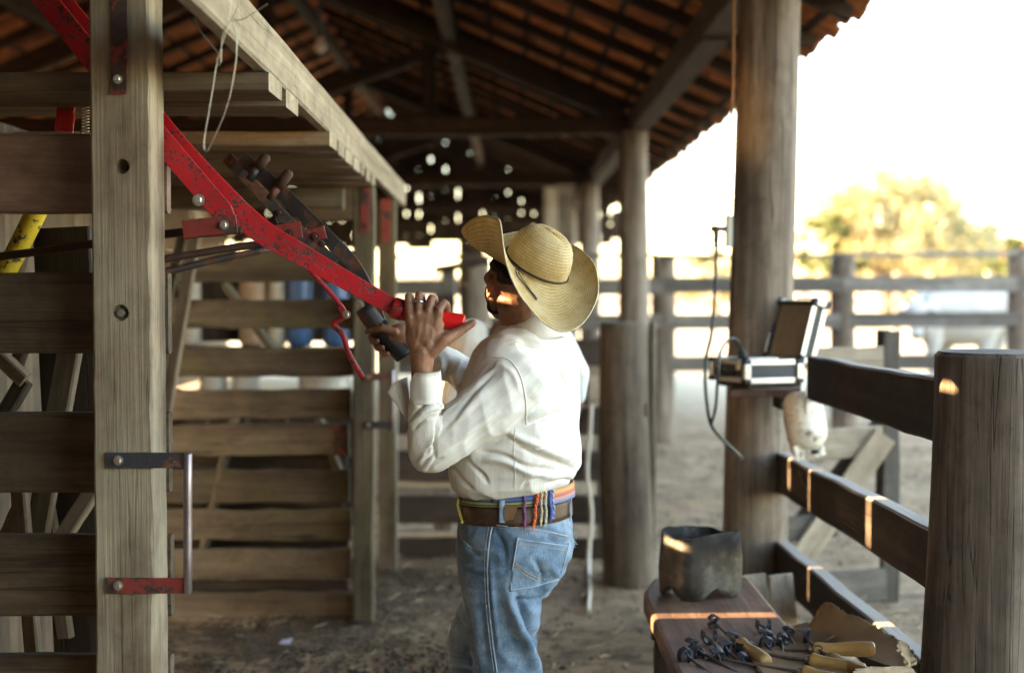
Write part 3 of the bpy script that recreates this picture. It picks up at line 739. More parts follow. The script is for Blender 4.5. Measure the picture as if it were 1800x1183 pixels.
# ------------------------------------------------------------------ hanging wire
wp = [P(343, 32, 3.2), P(352, 55, 3.2), P(382, 92, 3.2), P(386, 100, 3.2), P(381, 112, 3.2), P(370, 180, 3.2), P(359, 245, 3.2), P(361, 266, 3.2), P(370, 256, 3.2), P(398, 190, 3.2), P(413, 120, 3.2), P(416, 70, 3.2), P(409, 40, 3.2), P(430, 33, 3.2), P(470, 8, 3.17)]
wr = thing('wire_loop', P(410, 0, 3.45), 'loop of thin galvanised wire hanging below the pale edge beam', 'wire')
tube('wire', crom([Vector((p.x*(1+.0*k), p.y*(1+.0*k), CZ+(p.z-CZ)*(1+.0*k))) for p in wp for k in [min(1, max(0, (1.59+.155*p.y-p.z)/.1))]], 120), .0011, M_['wire'], wr, 6)
tube('wire', crom([P(410, -40, 3.2), P(404, 20, 3.2), P(396, 60, 3.2), P(385, 96, 3.2), P(381, 105, 3.2), P(383, 115, 3.2), P(388, 108, 3.2), P(392, 60, 3.2), P(415, 20, 3.2), P(425, -30, 3.19)], 80), .0009, M_['wire'], wr, 6)
# ------------------------------------------------------------------ right-hand corral rails by the bench
YB = 4.06
rf = thing('corral_rails', (1.23, 5.3, 0), 'three dark rails between the big log post and the square-topped post at right', 'fence')
RX = 1.215
for (zc, hh, y0, y1) in ((1.335, .185, 4.0, 6.62), (.0, 0, 0, 0), (0, 0, 0, 0)):
    pass
def railz(y, px): 
    Y = (RX-.0)*FPX/(px-900); return P(900, y, Y).z, Y
zt1, _ = railz(630, 1430); zb1, _ = railz(718, 1444)
z2t, _ = railz(789, 1355); z2b, _ = railz(857, 1355); z2tn, _ = railz(930, 1640); z2bn, _ = railz(1042, 1640)
z1tn, _ = railz(667, 1640); z1bn, _ = railz(779, 1640)
z3t, _ = railz(940, 1353); z3tn, _ = railz(1176, 1640)
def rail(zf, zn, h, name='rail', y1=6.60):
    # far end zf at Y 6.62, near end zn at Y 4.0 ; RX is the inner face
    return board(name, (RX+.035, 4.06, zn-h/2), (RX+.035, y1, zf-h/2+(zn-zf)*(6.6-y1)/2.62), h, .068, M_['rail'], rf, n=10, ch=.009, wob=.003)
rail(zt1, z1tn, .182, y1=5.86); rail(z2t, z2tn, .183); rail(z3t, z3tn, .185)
fp = thing('round_post', (1.36, 3.98, 0), 'stout round log post with a chamfered flat top at the right edge, near the tools', 'post')
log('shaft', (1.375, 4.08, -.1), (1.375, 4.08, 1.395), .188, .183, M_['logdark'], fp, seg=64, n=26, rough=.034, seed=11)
# ------------------------------------------------------------------ short post and board fence behind the man
sp_ = thing('short_post', (.62, 7.6, 0), 'short thick log post with a small square slot, behind the man by the bench', 'post')
c = P(1104, 1030, 7.6)
sh = log('shaft', (c.x, 7.72, -.1), (c.x, 7.72, P(900, 572, 7.6).z), .140, .134, M_['log'], sp_, seg=40, n=22, rough=.03, seed=2.3)
o = board('facing_board', (P(1146, 1000, 7.75).x, 7.76, 0), (P(1146, 1000, 7.75).x, 7.76, P(900, 566, 7.76).z), .028, .16, M_['pale'], sp_, up=(1, 0, 0), n=8)
V, F = boxg(P(1137, 722, 7.61), (.03, .09, .07)); bool_cut(sh, [(V, F)])
bf = thing('board_fence', (.2, 8.4, 0), 'low fence of dark boards with bright gaps behind the man', 'fence')
for ya, yb in ((597, 640), (717, 764), (792, 845), (870, 920), (945, 988)):
    a, b_ = P(694, (ya+yb)/2, 8.4), P(1075, (ya+yb)/2, 8.4)
    board('plank', a, b_, (yb-ya)/FPX*8.4, .035, M_['dark'], bf, n=6)
board('fence_post', P(779, 1000, 8.5), P(779, 690, 8.5), .11, .1, M_['grey'], bf, up=(1, 0, 0))
board('fence_post', P(1065, 1000, 8.5), P(1065, 590, 8.5), .1, .1, M_['grey'], bf, up=(1, 0, 0))
board('plank', P(1035, 678, 8.45), P(1062, 677, 8.45), .24, .03, M_['pale'], bf, n=4)
board('plank', P(697, 850, 8.46), P(800, 850, 8.46), .035, .07, M_['pale'], bf, n=3)
board('plank', P(697, 937, 8.46), P(820, 937, 8.46), .035, .07, M_['pale'], bf, n=3)
rp = tube('rope', crom([P(1040, 712, 8.33), P(1037, 760, 8.33), P(1032, 830, 8.33), P(1040, 900, 8.32), P(1036, 955, 8.30), P(1035, 985, 8.22), (P(1035, 1010, 7.85)), P(1036, 1040, 7.42), P(1034, 1066, 7.08), P(1035, 1074, 6.99)], 50), .0115, simple('hemp_rope', (.62, .58, .48), .9, 0, .2, 30, .4, 200), None, 8)
tag(rp, 'pale rope hanging from the board fence and trailing on the dirt beside the man', 'rope')
# posts and sheds further back
lg = thing('round_post', (P(838, 700, 11).x, 11, 0), 'thick grey log post under the bright opening, left of the man\'s face', 'post')
log('shaft', (P(838, 700, 11).x, 11, -.1), (P(838, 700, 11).x, 11, P(900, 460, 11).z), .122, .118, M_['log'], lg, seg=24, n=8, seed=8)
bx = thing('tall_post', (P(785, 700, 10.6).x, 10.6, 0), 'squared grey post with dark cap boards left of the thick grey log post', 'post')
board('shaft', P(788, 900, 10.6), P(788, 468, 10.6), .1, .1, M_['grey'], bx, up=(1, 0, 0))
board('cap_board', P(765, 474, 10.5), P(860, 460, 10.5), .05, .09, M_['dark'], bx)
board('cap_board', P(766, 530, 10.52), P(800, 528, 10.52), .1, .03, M_['dark'], bx)
# inner fence beyond the short post
for i, (xa, xb) in enumerate(((1150, 1015),)):
    pass
dr = thing('doorway_posts', (P(985, 700, 17).x, 17, 0), 'pair of brown squared posts standing far back beneath the barn roof, right of the hat', 'post')
board('shaft', P(968, 690, 17), P(968, 330, 17), .16, .16, M_['pale'], dr, up=(1, 0, 0))
board('shaft', P(992, 690, 17.3), P(992, 325, 17.3), .2, .2, M_['log'], dr, up=(1, 0, 0))
# ------------------------------------------------------------------ outer corral fence
of = thing('corral_fence', (3.4, 14.6, 0), 'weathered outer corral fence of thick posts and grey rails across the yard', 'fence')
YF = 14.6
for px, top in ((1163, 450), (1482, 447), (1788, 440), (2100, 437), (2420, 434)):
    X = P(px, 700, YF).x
    log('post', (X, YF, -.1), (X, YF, P(900, top, YF).z), .135, .122, M_['grey' if 0 else 'log'], of, seg=26, n=10, seed=px*.01)
for (ya, yb, w_) in ((452, 446, .045), (503, 500, .165), (566, 561, .155), (640, 634, .16)):
    for x0, x1 in ((690, 1166), (1166, 1482), (1482, 1790), (1790, 2110), (2110, 2420)):
        dy = R.uniform(-2, 2)
        if x0 < 1160 and ya < 480: continue
        board('rail', P(x0, ya+(yb-ya)*(x0-1100)/700+dy, YF-.10), P(x1-2, ya+(yb-ya)*(x1-1100)/700+dy, YF-.10), w_, .05, M_['grey'], of, n=6)
board('rail', P(1155, 449, YF-.1), P(690, 452, YF-.1), .04, .04, M_['grey'], of)
# near gate of the yard with a diagonal brace
yg = thing('yard_gate', (1.9, 7.3, 0), 'bleached wooden yard gate with diagonal brace behind the dark rails', 'gate')
YY = 7.3
board('stile', P(1563, 1062, YY), P(1565, 582, YY), .085, .075, M_['grey'], yg, up=(1, 0, 0), n=8)
board('stile', P(1551, 900, YY+.08), P(1553, 580, YY+.08), .06, .06, M_['dark'], yg, up=(1, 0, 0), n=4)
for y, w_, x0, x1 in ((632, .11, 1300, 1552), (778, .16, 1300, 1552), (925, .13, 1300, 1470), (1030, .17, 1300, 1557)):
    board('rail', P(x0, y+14 if y > 700 else y, YY-.03), P(x1, y-4, YY-.03), w_, .03, M_['pale' if y < 900 else 'grey'], yg, n=6)
board('brace', P(1300, 1140, YY-.07), P(1556, 765, YY-.07), .12, .03, M_['pale'], yg)
board('brace', P(1330, 1010, YY+.03), P(1548, 740, YY+.03), .07, .04, M_['dark'], yg)
board('post', P(1320, 1150, YY), P(1320, 600, YY), .09, .09, M_['grey'], yg, up=(1, 0, 0))
# ------------------------------------------------------------------ electric socket on the big log post
bx_ = thing('wall_socket', P(1281, 407, 6.6), 'white surface socket box on the edge of the big log post', 'socket')
V, F = boxg(P(1281, 407, 6.62), (.026, .075, .145), None, .004); mk('box', V, F, M_['white'], bx_)
tube('conduit_wire', crom([P(1281, 382, 6.58), P(1284, 340, 6.57), P(1287, 250, 6.555), P(1289, 100, 6.55), P(1290, -40, 6.55)], 16), .006, simple('brown_wire', (.30, .14, .05), .6), bx_, 8)
tube('thin_wire', crom([P(1277, 385, 6.6), P(1273, 340, 6.6), P(1280, 260, 6.58), P(1288, 190, 6.56)], 14), .0018, M_['wire'], bx_, 6)
# ------------------------------------------------------------------ shelf with jugs and sacks behind the chute
sf = thing('storage_shelf', (-1.6, 9.3, 0), 'rough plank shelf beyond the far sliding gate', 'shelf')
for y in (614, 700, 800):
    board('shelf_board', P(250, y, 9.3), P(640, y, 9.3), .4, .03, M_['dark'], sf, up=(0, 1, 0))
for x in (260, 632): board('leg', P(x, 930, 9.3), P(x, 470, 9.3), .07, .07, M_['plank'], sf, up=(1, 0, 0))
for x in (255, 330, 400, 470, 540, 610): board('dim_backing_board', P(x, 930, 9.55), P(x, 690, 9.55), .26, .02, M_['dark'], sf, up=(1, 0, 0))  # dark boards added to dim the bright background in the gate gaps
for x, w_ in ((255, .2), (300, .16), (352, .2), (405, .24), (462, .16), (512, .22), (560, .2), (612, .18)): board('dim_backing_board', P(x, 600, 9.62), P(x, 470, 9.62), w_, .02, M_['dark'], sf, up=(1, 0, 0))
def jug(x, yb, ht, rad, m, label):
    b = P(x, yb, 9.28); prof = [(0, 0), (.85, .0), (1, .04), (1, .30), (.97, .33), (1, .36), (1, .72), (.8, .86), (.34, .92), (.34, 1.0), (0, 1.0)]
    V, F = [], []
    for r_, z_ in prof:
        for k in range(16):
            a = k*math.pi/8; V.append(b + Vector((r_*rad*math.cos(a), r_*rad*math.sin(a), z_*ht+.018)))
    for i in range(len(prof)-1):
        for k in range(16): F.append((i*16+k, i*16+(k+1) % 16, (i+1)*16+(k+1) % 16, (i+1)*16+k))
    o = mk('plastic_jug', V, F, m, None, smooth=True, origin=b); tag(o, label, 'jug', 'plastic jugs on the storage shelf')
bl = simple('blue_plastic', (.035, .085, .2), .4); wh = simple('cloudy_plastic', (.36, .33, .28), .5); br = simple('brown_plastic', (.30, .2, .13), .6)
jug(527, 612, .66, .085, bl, 'blue plastic jug seen through the far gate, left of the two blue ones')
jug(590, 612, .64, .085, bl, 'blue plastic jug beside the far gate stile, right of the two blue ones')
jug(488, 612, .62, .06, wh, 'cloudy white jug standing left of a blue jug behind the far gate')
jug(445, 612, .64, .09, br, 'brownish jug behind the far gate, left of the cloudy white jug')
jug(335, 612, .55, .07, wh, 'short white jug at the left end of the shelf behind the far gate')
jug(375, 698, .26, .09, wh, 'squat white container on the middle shelf, left of its twin')
jug(432, 698, .26, .09, wh, 'squat white container on the middle shelf, right of its twin')
jug(570, 698, .28, .17, wh, 'wide pale tub on the middle shelf behind the far gate stile')
# ------------------------------------------------------------------ lamp bulb under the ridge, paper scrap
lb = thing('light_bulb', P(564, 75, 11), 'unlit round light bulb hanging below the roof ridge', 'light bulb')
c = P(563, 82, 11); V, F = [], []
for i in range(11):
    t = i/10*math.pi
    r_ = .045*math.sin(t)*(1 if t < 1.8 else .75) + .004; z_ = -.055*math.cos(t)*(1 if t < 1.57 else 1.4)
    for k in range(14): V.append(c+Vector((r_*math.cos(k*math.pi/7), r_*math.sin(k*math.pi/7), z_)))
for i in range(10):
    for k in range(14): F.append((i*14+k, i*14+(k+1) % 14, (i+1)*14+(k+1) % 14, (i+1)*14+k))
mk('bulb', V, F, simple('opal_glass', (.7, .68, .6), .15, 0, .05, 5, 0), lb, smooth=True)
tube('flex', [c+Vector((0, 0, .07)), c+Vector((0, 0, .13)), c+Vector((0, 0, 2.6-.0))] if False else [c+Vector((0, 0, .06)), c+Vector((0, 0, .6)), c+Vector((.02, 0, .9))], [.018, .006, .006], M_['cablem'], lb, 8)
p = P(502, 1139, 6.28); pz = .012
V = [(p.x-.027, p.y-.03, pz), (p.x+.024, p.y-.036, pz+.004), (p.x+.03, p.y+.03, pz+.012), (p.x-.02, p.y+.034, pz+.003)]
V += [(x, y, z+.0015) for x, y, z in V]
F = [(3, 2, 1, 0), (4, 5, 6, 7)] + [(i, (i+1) % 4, (i+1) % 4+4, i+4) for i in range(4)]
tag(mk('paper_scrap', V, F, simple('paper', (.7, .68, .78), .8, 0, .05)), 'small white scrap of paper lying on the dirt floor', 'paper')
# ------------------------------------------------------------------ bench
BZ = .50
bn = thing('bench', (.68, 4.3, 0), 'brown plank bench along the dark rails, holding the bucket and branding irons', 'bench')
def bench_top():
    out = [(.468, 3.2), (.464, 4.98), (.475, 5.10), (.53, 5.32), (.56, 5.34), (.88, 5.34), (.895, 5.33), (.90, 3.2)]
    n = len(out); V, F = [], []
    lay = [(BZ-.062, .012), (BZ-.05, 0), (BZ-.016, -.0), (BZ-.005, .005), (BZ, .016)]
    cx, cy = .68, 4.3
    for z, ins in lay:
        for x, y in out:
            dx, dy = cx-x, 0
            V.append((x+math.copysign(ins, dx), y-(ins if y > 4.9 else 0), z))
    for i in range(len(lay)-1):
        for k in range(n): F.append((i*n+k, i*n+(k+1) % n, (i+1)*n+(k+1) % n, (i+1)*n+k))
    F = [f[::-1] for f in F]
    F.append(tuple(range(n))); F.append(tuple((len(lay)-1)*n+k for k in range(n-1, -1, -1)))
    M = Matrix.Translation((.68, 4.3, BZ)) @ Matrix.Rotation(math.pi/2, 4, 'Z'); Mi = M.inverted()
    o = mk('bench_top', [Mi @ Vector(v) for v in V], F, M_['bench'], bn, M)
bench_top()
for y in (3.6, 5.05):
    for x in (.55, .82): board('leg', (x, y, -.02), (x, y, BZ-.06), .08, .07, M_['dark'], bn, up=(1, 0, 0))
    board('leg_brace', (.5, y, .38), (.88, y, .38), .09, .04, M_['dark'], bn)
# pale boards standing behind the bench against the rails
for i, (px, w_) in enumerate(((1335, .11), (1385, .10))):
    tag(board('leaning_board', P(px, 1130, 5.75), P(px-14, 1010, 5.75), w_, .025, M_['pale'], None, up=(1, 0, 0)), ('pale short board behind the bench, next to the log post', 'pale short board behind the bench, nearer the cardboard box')[i], 'board')
# ------------------------------------------------------------------ bucket cut from a jerrycan
def bucket():
    c = Vector((P(1232, 1012, 5.0).x, 5.02, BZ+.001)); a0 = math.radians(28)
    n = 48; hs = [0, .012, .05, .10, .16, .205, .222]; V, F = [], []
    def rr(t, sx, sy, rnd_):
        # rounded square outline
        p = 4.2; ct, s_ = math.cos(t), math.sin(t)
        q = (abs(ct)**p + abs(s_)**p)**(-1/p)
        return Vector((sx*q*ct, sy*q*s_, 0))
    rot = Matrix.Rotation(a0, 3, 'Z'); sd = 3.3
    for side in (0, 1):
        for i, h in enumerate(hs):
            for k in range(n):
                t = 2*math.pi*k/n
                s_ = .128 + .004*math.sin(h*20) - (.006 if side else 0) - (.008 if i == 0 else 0)
                v = rr(t, s_*1.02, s_*.82, 0)
                v *= 1+.035*noise.noise(Vector((v.x*9, v.y*9, h*8+sd)))*(.4+h*5)
                z = h if i < 6 else h + .008*noise.noise(Vector((v.x*20, v.y*20, 1))) - .010*(math.cos(2*t-.5))
                if side and i == 0: z = .066
                if side: z = max(z, .066)
                # moulded recess under each side of the can
                if i <= 3 and not side:
                    ff = max(0, 1-abs(((t+math.pi/4) % (math.pi/2))-math.pi/4)/.42)
                    z = max(z, (.044*math.sqrt(ff) if ff > 0 else 0)) if i <= 2 else max(z, .056 if ff > .2 else z)
                V.append(rot @ v + c + Vector((0, 0, z)))
    m_ = len(hs)
    for side in (0, 1):
        b = side*m_*n
        for i in range(m_-1):
            for k in range(n):
                f = (b+i*n+k, b+i*n+(k+1) % n, b+(i+1)*n+(k+1) % n, b+(i+1)*n+k)
                F.append(f if side == 0 else f[::-1])
    for k in range(n):
        a = (m_-1)*n+k; a2 = (m_-1)*n+(k+1) % n; F.append((a, a2, a2+m_*n, a+m_*n))
    F.append(tuple(m_*n+k for k in range(n)))
    m, nt, b = newmat('sooty_plastic')
    v = coords(nt, (1, 1, 1), False); n1 = noi(nt, v, 14, 6, .7); n2 = noi(nt, v, 5, 5, .65)
    r = ramp(nt, [(.36, (.012, .011, .010)), (.54, (.036, .03, .025)), (.7, (.13, .118, .10))]); nt.links.new(n1, r.inputs[0])
    r2 = ramp(nt, [(.52, 0.), (.66, .8)]); nt.links.new(n2, r2.inputs[0])
    nt.links.new(mixc(nt, r2.outputs[0], r.outputs[0], (.12, .13, .125)), b.inputs['Base Color']); b.inputs['Roughness'].default_value = .5
    bp = N(nt, 'ShaderNodeBump'); bp.inputs['Strength'].default_value = .4; bp.inputs['Distance'].default_value = .005
    nt.links.new(n1, bp.inputs['Height']); nt.links.new(bp.outputs[0], b.inputs['Normal'])
    o = mk('cut_can', V, F, m, None, smooth=True, origin=c)
    md = o.modifiers.new('es', 'EDGE_SPLIT'); md.split_angle = math.radians(50)
    tag(o, 'sooty square can with its top cut off standing on the bench end', 'can')
bucket()
# ------------------------------------------------------------------ torn cardboard box
def cardboard():
    cb = thing('cardboard_box', (.86, 4.05, BZ), 'torn open cardboard box behind the yellow handled irons', 'box')
    mc = simple('cardboard', (.22, .142, .075), .9, 0, .22, 6, .25, 45, .1)
    mi = simple('cardboard_core', (.42, .31, .19), .95, 0, .3, 40, .4, 120, .1)
    # tall back panel with a ragged torn top, sloping toward the camera
    top = [(1415, 1105), (1432, 1083), (1446, 1063), (1462, 1058), (1476, 1064), (1490, 1076), (1512, 1083), (1535, 1096), (1552, 1110), (1575, 1124), (1592, 1138), (1598, 1150), (1606, 1175), (1620, 1205)]
    V, F = [], []; rnd = random.Random(4)
    tt = crom([Vector((x, y, 0)) for x, y in top], 70)
    nrow = 6
    for layer in (0, 1):
        for i, q in enumerate(tt):
            s = i/(len(tt)-1)
            jag = rnd.gauss(0, 1.9) if i > 8 else rnd.gauss(0, .5)
            Yt = 4.52 - .40*s; X_ = .0
            pt = P(q.x, q.y, Yt)
            pbx = Vector((P(1385+195*s, 1130, Yt-.08).x, Yt-.08, BZ+.002))
            for j in range(nrow):
                f = j/(nrow-1); p = pbx.lerp(pt, f) + (Vector((rnd.gauss(0, .002), 0, -jag*.0016)) if j == nrow-1 else Vector((0, 0, 0))); p += Vector((.012*math.sin(f*3+s*5), .010*math.sin(f*4), 0))
                if layer: p += Vector((.004, .004, 0))
                V.append(p)
    m_ = len(tt)*nrow
    for i in range(len(tt)-1):
        for j in range(nrow-1):
            a = i*nrow+j; F.append((a, a+1, a+nrow+1, a+nrow)); F.append((m_+a, m_+a+nrow, m_+a+nrow+1, m_+a+1))
        a = i*nrow+nrow-1; F.append((a, m_+a, m_+a+nrow, a+nrow))
    mk('back_panel', V, F, mc, cb, origin=V[0], smooth=True)
    # folded floor flaps lying on the bench
    def flap(name, quad, lift, mat=mc, n=10, rag=.004):
        q = [Vector(p) for p in quad]; V, F = [], []
        for layer in (0, 1):
            for i in range(n+1):
                for j in range(n+1):
                    u, v = i/n, j/n
                    p = (q[0].lerp(q[1], u)).lerp(q[3].lerp(q[2], u), v)
                    e = rag if (i in (0, n) or j in (0, n)) else 0
                    p = p + Vector((rnd.gauss(0, e), rnd.gauss(0, e), .006*math.sin(u*4+v*3)*lift + layer*.004))
                    V.append(p)
        m_ = (n+1)**2
        for i in range(n):
            for j in range(n):
                a = i*(n+1)+j; F.append((a, a+1, a+n+2, a+n+1)); F.append((m_+a, m_+a+n+1, m_+a+n+2, m_+a+1))
        bd = [i*(n+1) for i in range(n)] + [n*(n+1)+j for j in range(n)] + [(n-i)*(n+1)+n for i in range(n)] + [n-j for j in range(n)]
        for a, b_ in zip(bd, bd[1:]+bd[:1]): F.append((a, b_, m_+b_, m_+a))
        mk(name, V, F, mat, cb, origin=V[0])
    z = BZ+.004
    flap('side_flap', [P(1360, 1122, 4.43)+Vector((0, 0, .0)), P(1418, 1092, 4.47), P(1470, 1120, 4.30), P(1385, 1150, 4.28)], 1)
    flap('floor_flap', [(.70, 3.8, z), (.70, 4.30, z), (.97, 4.30, z), (.98, 3.8, z)], .3)
    flap('torn_corner', [P(1575, 1140, 3.99), P(1592, 1128, 4.02), P(1612, 1168, 3.95), P(1590, 1165, 3.92)], 1.5, mi, 6, .006)
    flap('torn_corner', [P(1505, 1178, 3.86), P(1600, 1172, 3.88), P(1630, 1200, 3.82), P(1500, 1196, 3.82)], .6, mi, 6, .004)
cardboard()
# ------------------------------------------------------------------ branding irons
M_['handle'] = wood('varnished_handle', (.21, .108, .03), (.36, .20, .062), (.47, .29, .11), 'Z', .35, 50, 5, .1, .3, (.2, .1, .02), crack=.1, tint=.12)
M_['forged'] = simple('forged_iron', (.062, .064, .072), .5, .7, .45, 30, .3, 80)
M_['shank'] = simple('iron_shank', (.17, .135, .11), .45, .8, .35, 40, .2)
def iron(handle_a, handle_b, head, label, rad=.017, figure='3', mark=False, hl=None):
    """handle_a: ferrule end, handle_b: butt, head: where the stamp sits (world points)"""
    A, B, H = Vector(handle_a), Vector(handle_b), Vector(head)
    t = thing('branding_iron', tuple(A), label, 'branding iron', 'branding irons heaped on the bench')
    d = (B-A); L = d.length; d.normalize()
    z = d; x = Vector((0, 0, 1)); x = (x-z*x.dot(z)).normalized(); y = z.cross(x)
    M = Matrix((x, y, z)).transposed().to_4x4(); M.translation = A
    prof = [(0, .80), (.02, .98), (.05, 1.02), (.12, .97), (.22, .86), (.35, .86), (.55, .98), (.75, 1.04), (.9, 1.0), (.965, .9), (.995, .62), (1.0, 0)]
    V, F = [], []; sg = 18
    for u, r_ in prof:
        for k in range(sg): V.append((rad*1.22*r_*math.cos(k*2*math.pi/sg), rad*1.22*r_*math.sin(k*2*math.pi/sg), u*L))
    for i in range(len(prof)-1):
        for k in range(sg): F.append((i*sg+k, i*sg+(k+1) % sg, (i+1)*sg+(k+1) % sg, (i+1)*sg+k))
    h = mk('handle', V, F, M_['handle'], t, M, smooth=True)
    tube('ferrule', [A-d*.014, A-d*.012, A+d*.006, A+d*.008], [.008, .0125, .0135, .010], M_['rod'], t, 14)
    sag = Vector((0, 0, -.004))
    tube('shank', crom([A, A.lerp(H, .5)+sag, H], 8), [.0055]*6+[.005, .0048, .0045], M_['shank'], t, 8)
    # the stamp: a figure of bent flat iron on short legs
    f = (H-A).normalized(); u = Vector((0, 0, 1)); u = (u-f*u.dot(f)).normalized(); s = f.cross(u)
    FIG = {'3': [(-1, .9), (.2, 1), (.9, .6), (.2, .05), (.9, -.5), (.3, -1), (-1, -.9)], '0': [(0, 1), (.8, .6), (.8, -.6), (0, -1), (-.8, -.6), (-.8, .6), (0, 1)],
           '2': [(-.8, .7), (0, 1), (.8, .6), (.2, -.1), (-.8, -.95), (.9, -.95)], '8': [(0, 0), (.7, .5), (0, 1), (-.7, .5), (0, 0), (.8, -.5), (0, -1), (-.8, -.5), (0, 0)], '7': [(-.9, 1), (.9, 1), (.2, 0), (0, -1)],
           'U': [(-.9, 1), (-.9, -.4), (0, -1), (.9, -.4), (.9, 1)]}
    sz = .021
    pts = crom([H + f*.022 + s*(px*sz) + u*(py*sz) for px, py in FIG[figure]], 22)
    V, F = [], []
    for i, p in enumerate(pts):
        tg = (pts[min(i+1, 22)]-pts[max(i-1, 0)]).normalized(); nn = tg.cross(f).normalized()
        for a, b_ in ((-1, -1), (1, -1), (1, 1), (-1, 1)): V.append(p + nn*a*.0028 + f*b_*.011)
    for i in range(22):
        for k in range(4): F.append((i*4+k, i*4+(k+1) % 4, (i+1)*4+(k+1) % 4, (i+1)*4+k))
    F += [(3, 2, 1, 0), (88, 89, 90, 91)]
    g = [(V, F)]
    for e in (pts[2], pts[11], pts[20]):
        g.append(tube_geo([H-f*.006, H+f*.004+(e-H-f*.022)*.6, e-f*.004], .004, 6))
    V, F = join(*g); mk('stamp', V, F, M_['forged'], t, origin=H)
    return t, h, A, d
iron(P(1302, 1131, 4.25), P(1348, 1164, 4.06), P(1258, 1095, 4.50), 'branding iron with a short slanting handle, its stamp lying on the sunlit strip', .0185, '8')
T3 = iron(P(1430, 1141, 4.18), P(1539, 1140, 4.13), P(1300, 1140, 4.28), 'branding iron marked 3, handle lying level in front of the torn cardboard', .0178, '2')
iron(P(1424, 1160, 4.06), P(1522, 1180, 3.98), P(1318, 1142, 4.20), 'branding iron just below the one marked 3, handle sloping down right', .0190, 'U')
iron(P(1410, 1181, 3.95), P(1500, 1204, 3.88), P(1236, 1150, 4.15), 'branding iron at the bottom edge with only the top of its handle showing', .0175, '0')
iron(P(1420, 1168, 4.02)+Vector((0, 0, -.02)), P(1500, 1210, 3.85)+Vector((0, 0, -.02)), P(1345, 1103, 4.44), 'branding iron whose pronged stamp sticks up beside the cardboard flap', .016, 'U')
iron(P(1330, 1200, 3.92), P(1400, 1240, 3.75), P(1222, 1138, 4.20), 'branding iron with its dark stamp at the bench edge, upper of the two left ones', .017, '2')
iron(P(1300, 1215, 3.88), P(1360, 1260, 3.70), P(1212, 1156, 4.10), 'branding iron with its dark stamp at the bench edge, lower of the two left ones', .017, '0')
iron(P(1370, 1200, 3.92)+Vector((0, 0, -.015)), P(1440, 1240, 3.80)+Vector((0, 0, -.015)), P(1280, 1146, 4.18), 'branding iron buried in the middle of the heap, stamp like a seven', .016, '7')
iron(P(1395, 1190, 3.98)+Vector((0, 0, -.02)), P(1460, 1230, 3.80)+Vector((0, 0, -.02)), P(1348, 1125, 4.30), 'branding iron deep in the heap behind the pronged stamp, stamp like a three', .016, '3')
iron(P(1380, 1195, 3.96)+Vector((0, 0, -.02)), P(1450, 1240, 3.80)+Vector((0, 0, -.02)), P(1375, 1130, 4.27), 'branding iron next to the short slanting handle, partly under the heap', .016, '8')
iron(P(1460, 1150, 4.08)+Vector((0, 0, -.01)), P(1560, 1200, 3.85), P(1418, 1122, 4.30), 'branding iron with a blunt dark head showing just above the handle marked 3', .016, '7')
for i, (hx, hy, hY, bx2, by2, fg) in enumerate(((1290, 1128, 4.34, 1395, 1195, '3'), (1322, 1148, 4.20, 1420, 1215, '8'), (1250, 1128, 4.28, 1345, 1200, 'U'), (1310, 1168, 4.10, 1400, 1230, '2'), (1352, 1140, 4.24, 1440, 1210, '0'), (1265, 1166, 4.10, 1350, 1235, '3'), (1388, 1118, 4.36, 1470, 1200, '2'))):
    a = P(bx2-20, by2, 3.92); iron(a+Vector((0, 0, -.03)), P(bx2+60, by2+45, 3.74)+Vector((0, 0, -.03)), P(hx, hy, hY)+Vector((0, 0, .004*(i % 3))),
         ('branding iron with a three stamp, between the slanting handle and the pronged stamp', 'branding iron with an eight stamp, under the shank of the one marked 3',
          'branding iron with a hoop stamp, just below the sunlit strip', 'branding iron with a two stamp, lowest of those without a visible handle',
          'branding iron with a round stamp, right beside the pronged stamp', 'branding iron with a three stamp, under the two stamps at the bench edge',
          'branding iron with a two stamp, against the foot of the cardboard')[i], .016, fg)
def mark3():
    t, h, A, d = T3
    bv = bvh_of(h)
    pts = []
    for x, y in ((1432, 1136), (1437, 1134.6), (1443, 1136.2), (1445.5, 1139.5), (1442, 1142), (1438.5, 1142), (1442, 1142.4), (1446, 1145.2), (1443, 1149), (1437, 1150), (1432.5, 1148)):
        hit = cast(bv, x, y)
        if hit: pts.append(hit[0]+hit[1]*.0006)
    if len(pts) > 4: tube('mark', crom(pts, 40), .0011, M_['black'], t, 6) if False else mk('mark', *tube_geo(crom(pts, 40), .0019, 6), M_['black'], h)
def bvh_of(o):
    dg = bpy.context.evaluated_depsgraph_get()
    me = o.evaluated_get(dg).to_mesh(); M = WM[o.name]
    b = BVHTree.FromPolygons([M @ v.co for v in me.vertices], [tuple(p.vertices) for p in me.polygons])
    o.evaluated_get(dg).to_mesh_clear(); return b
def cast(bv, px, py):
    o = Vector((0, 0, CZ)); d = (P(px, py, 4)-o).normalized()
    h = bv.ray_cast(o, d)
    if h[0] is None: return None
    n_ = h[1] if h[1].dot(d) < 0 else -h[1]
    return h[0], n_
bpy.context.view_layer.update()
mark3()
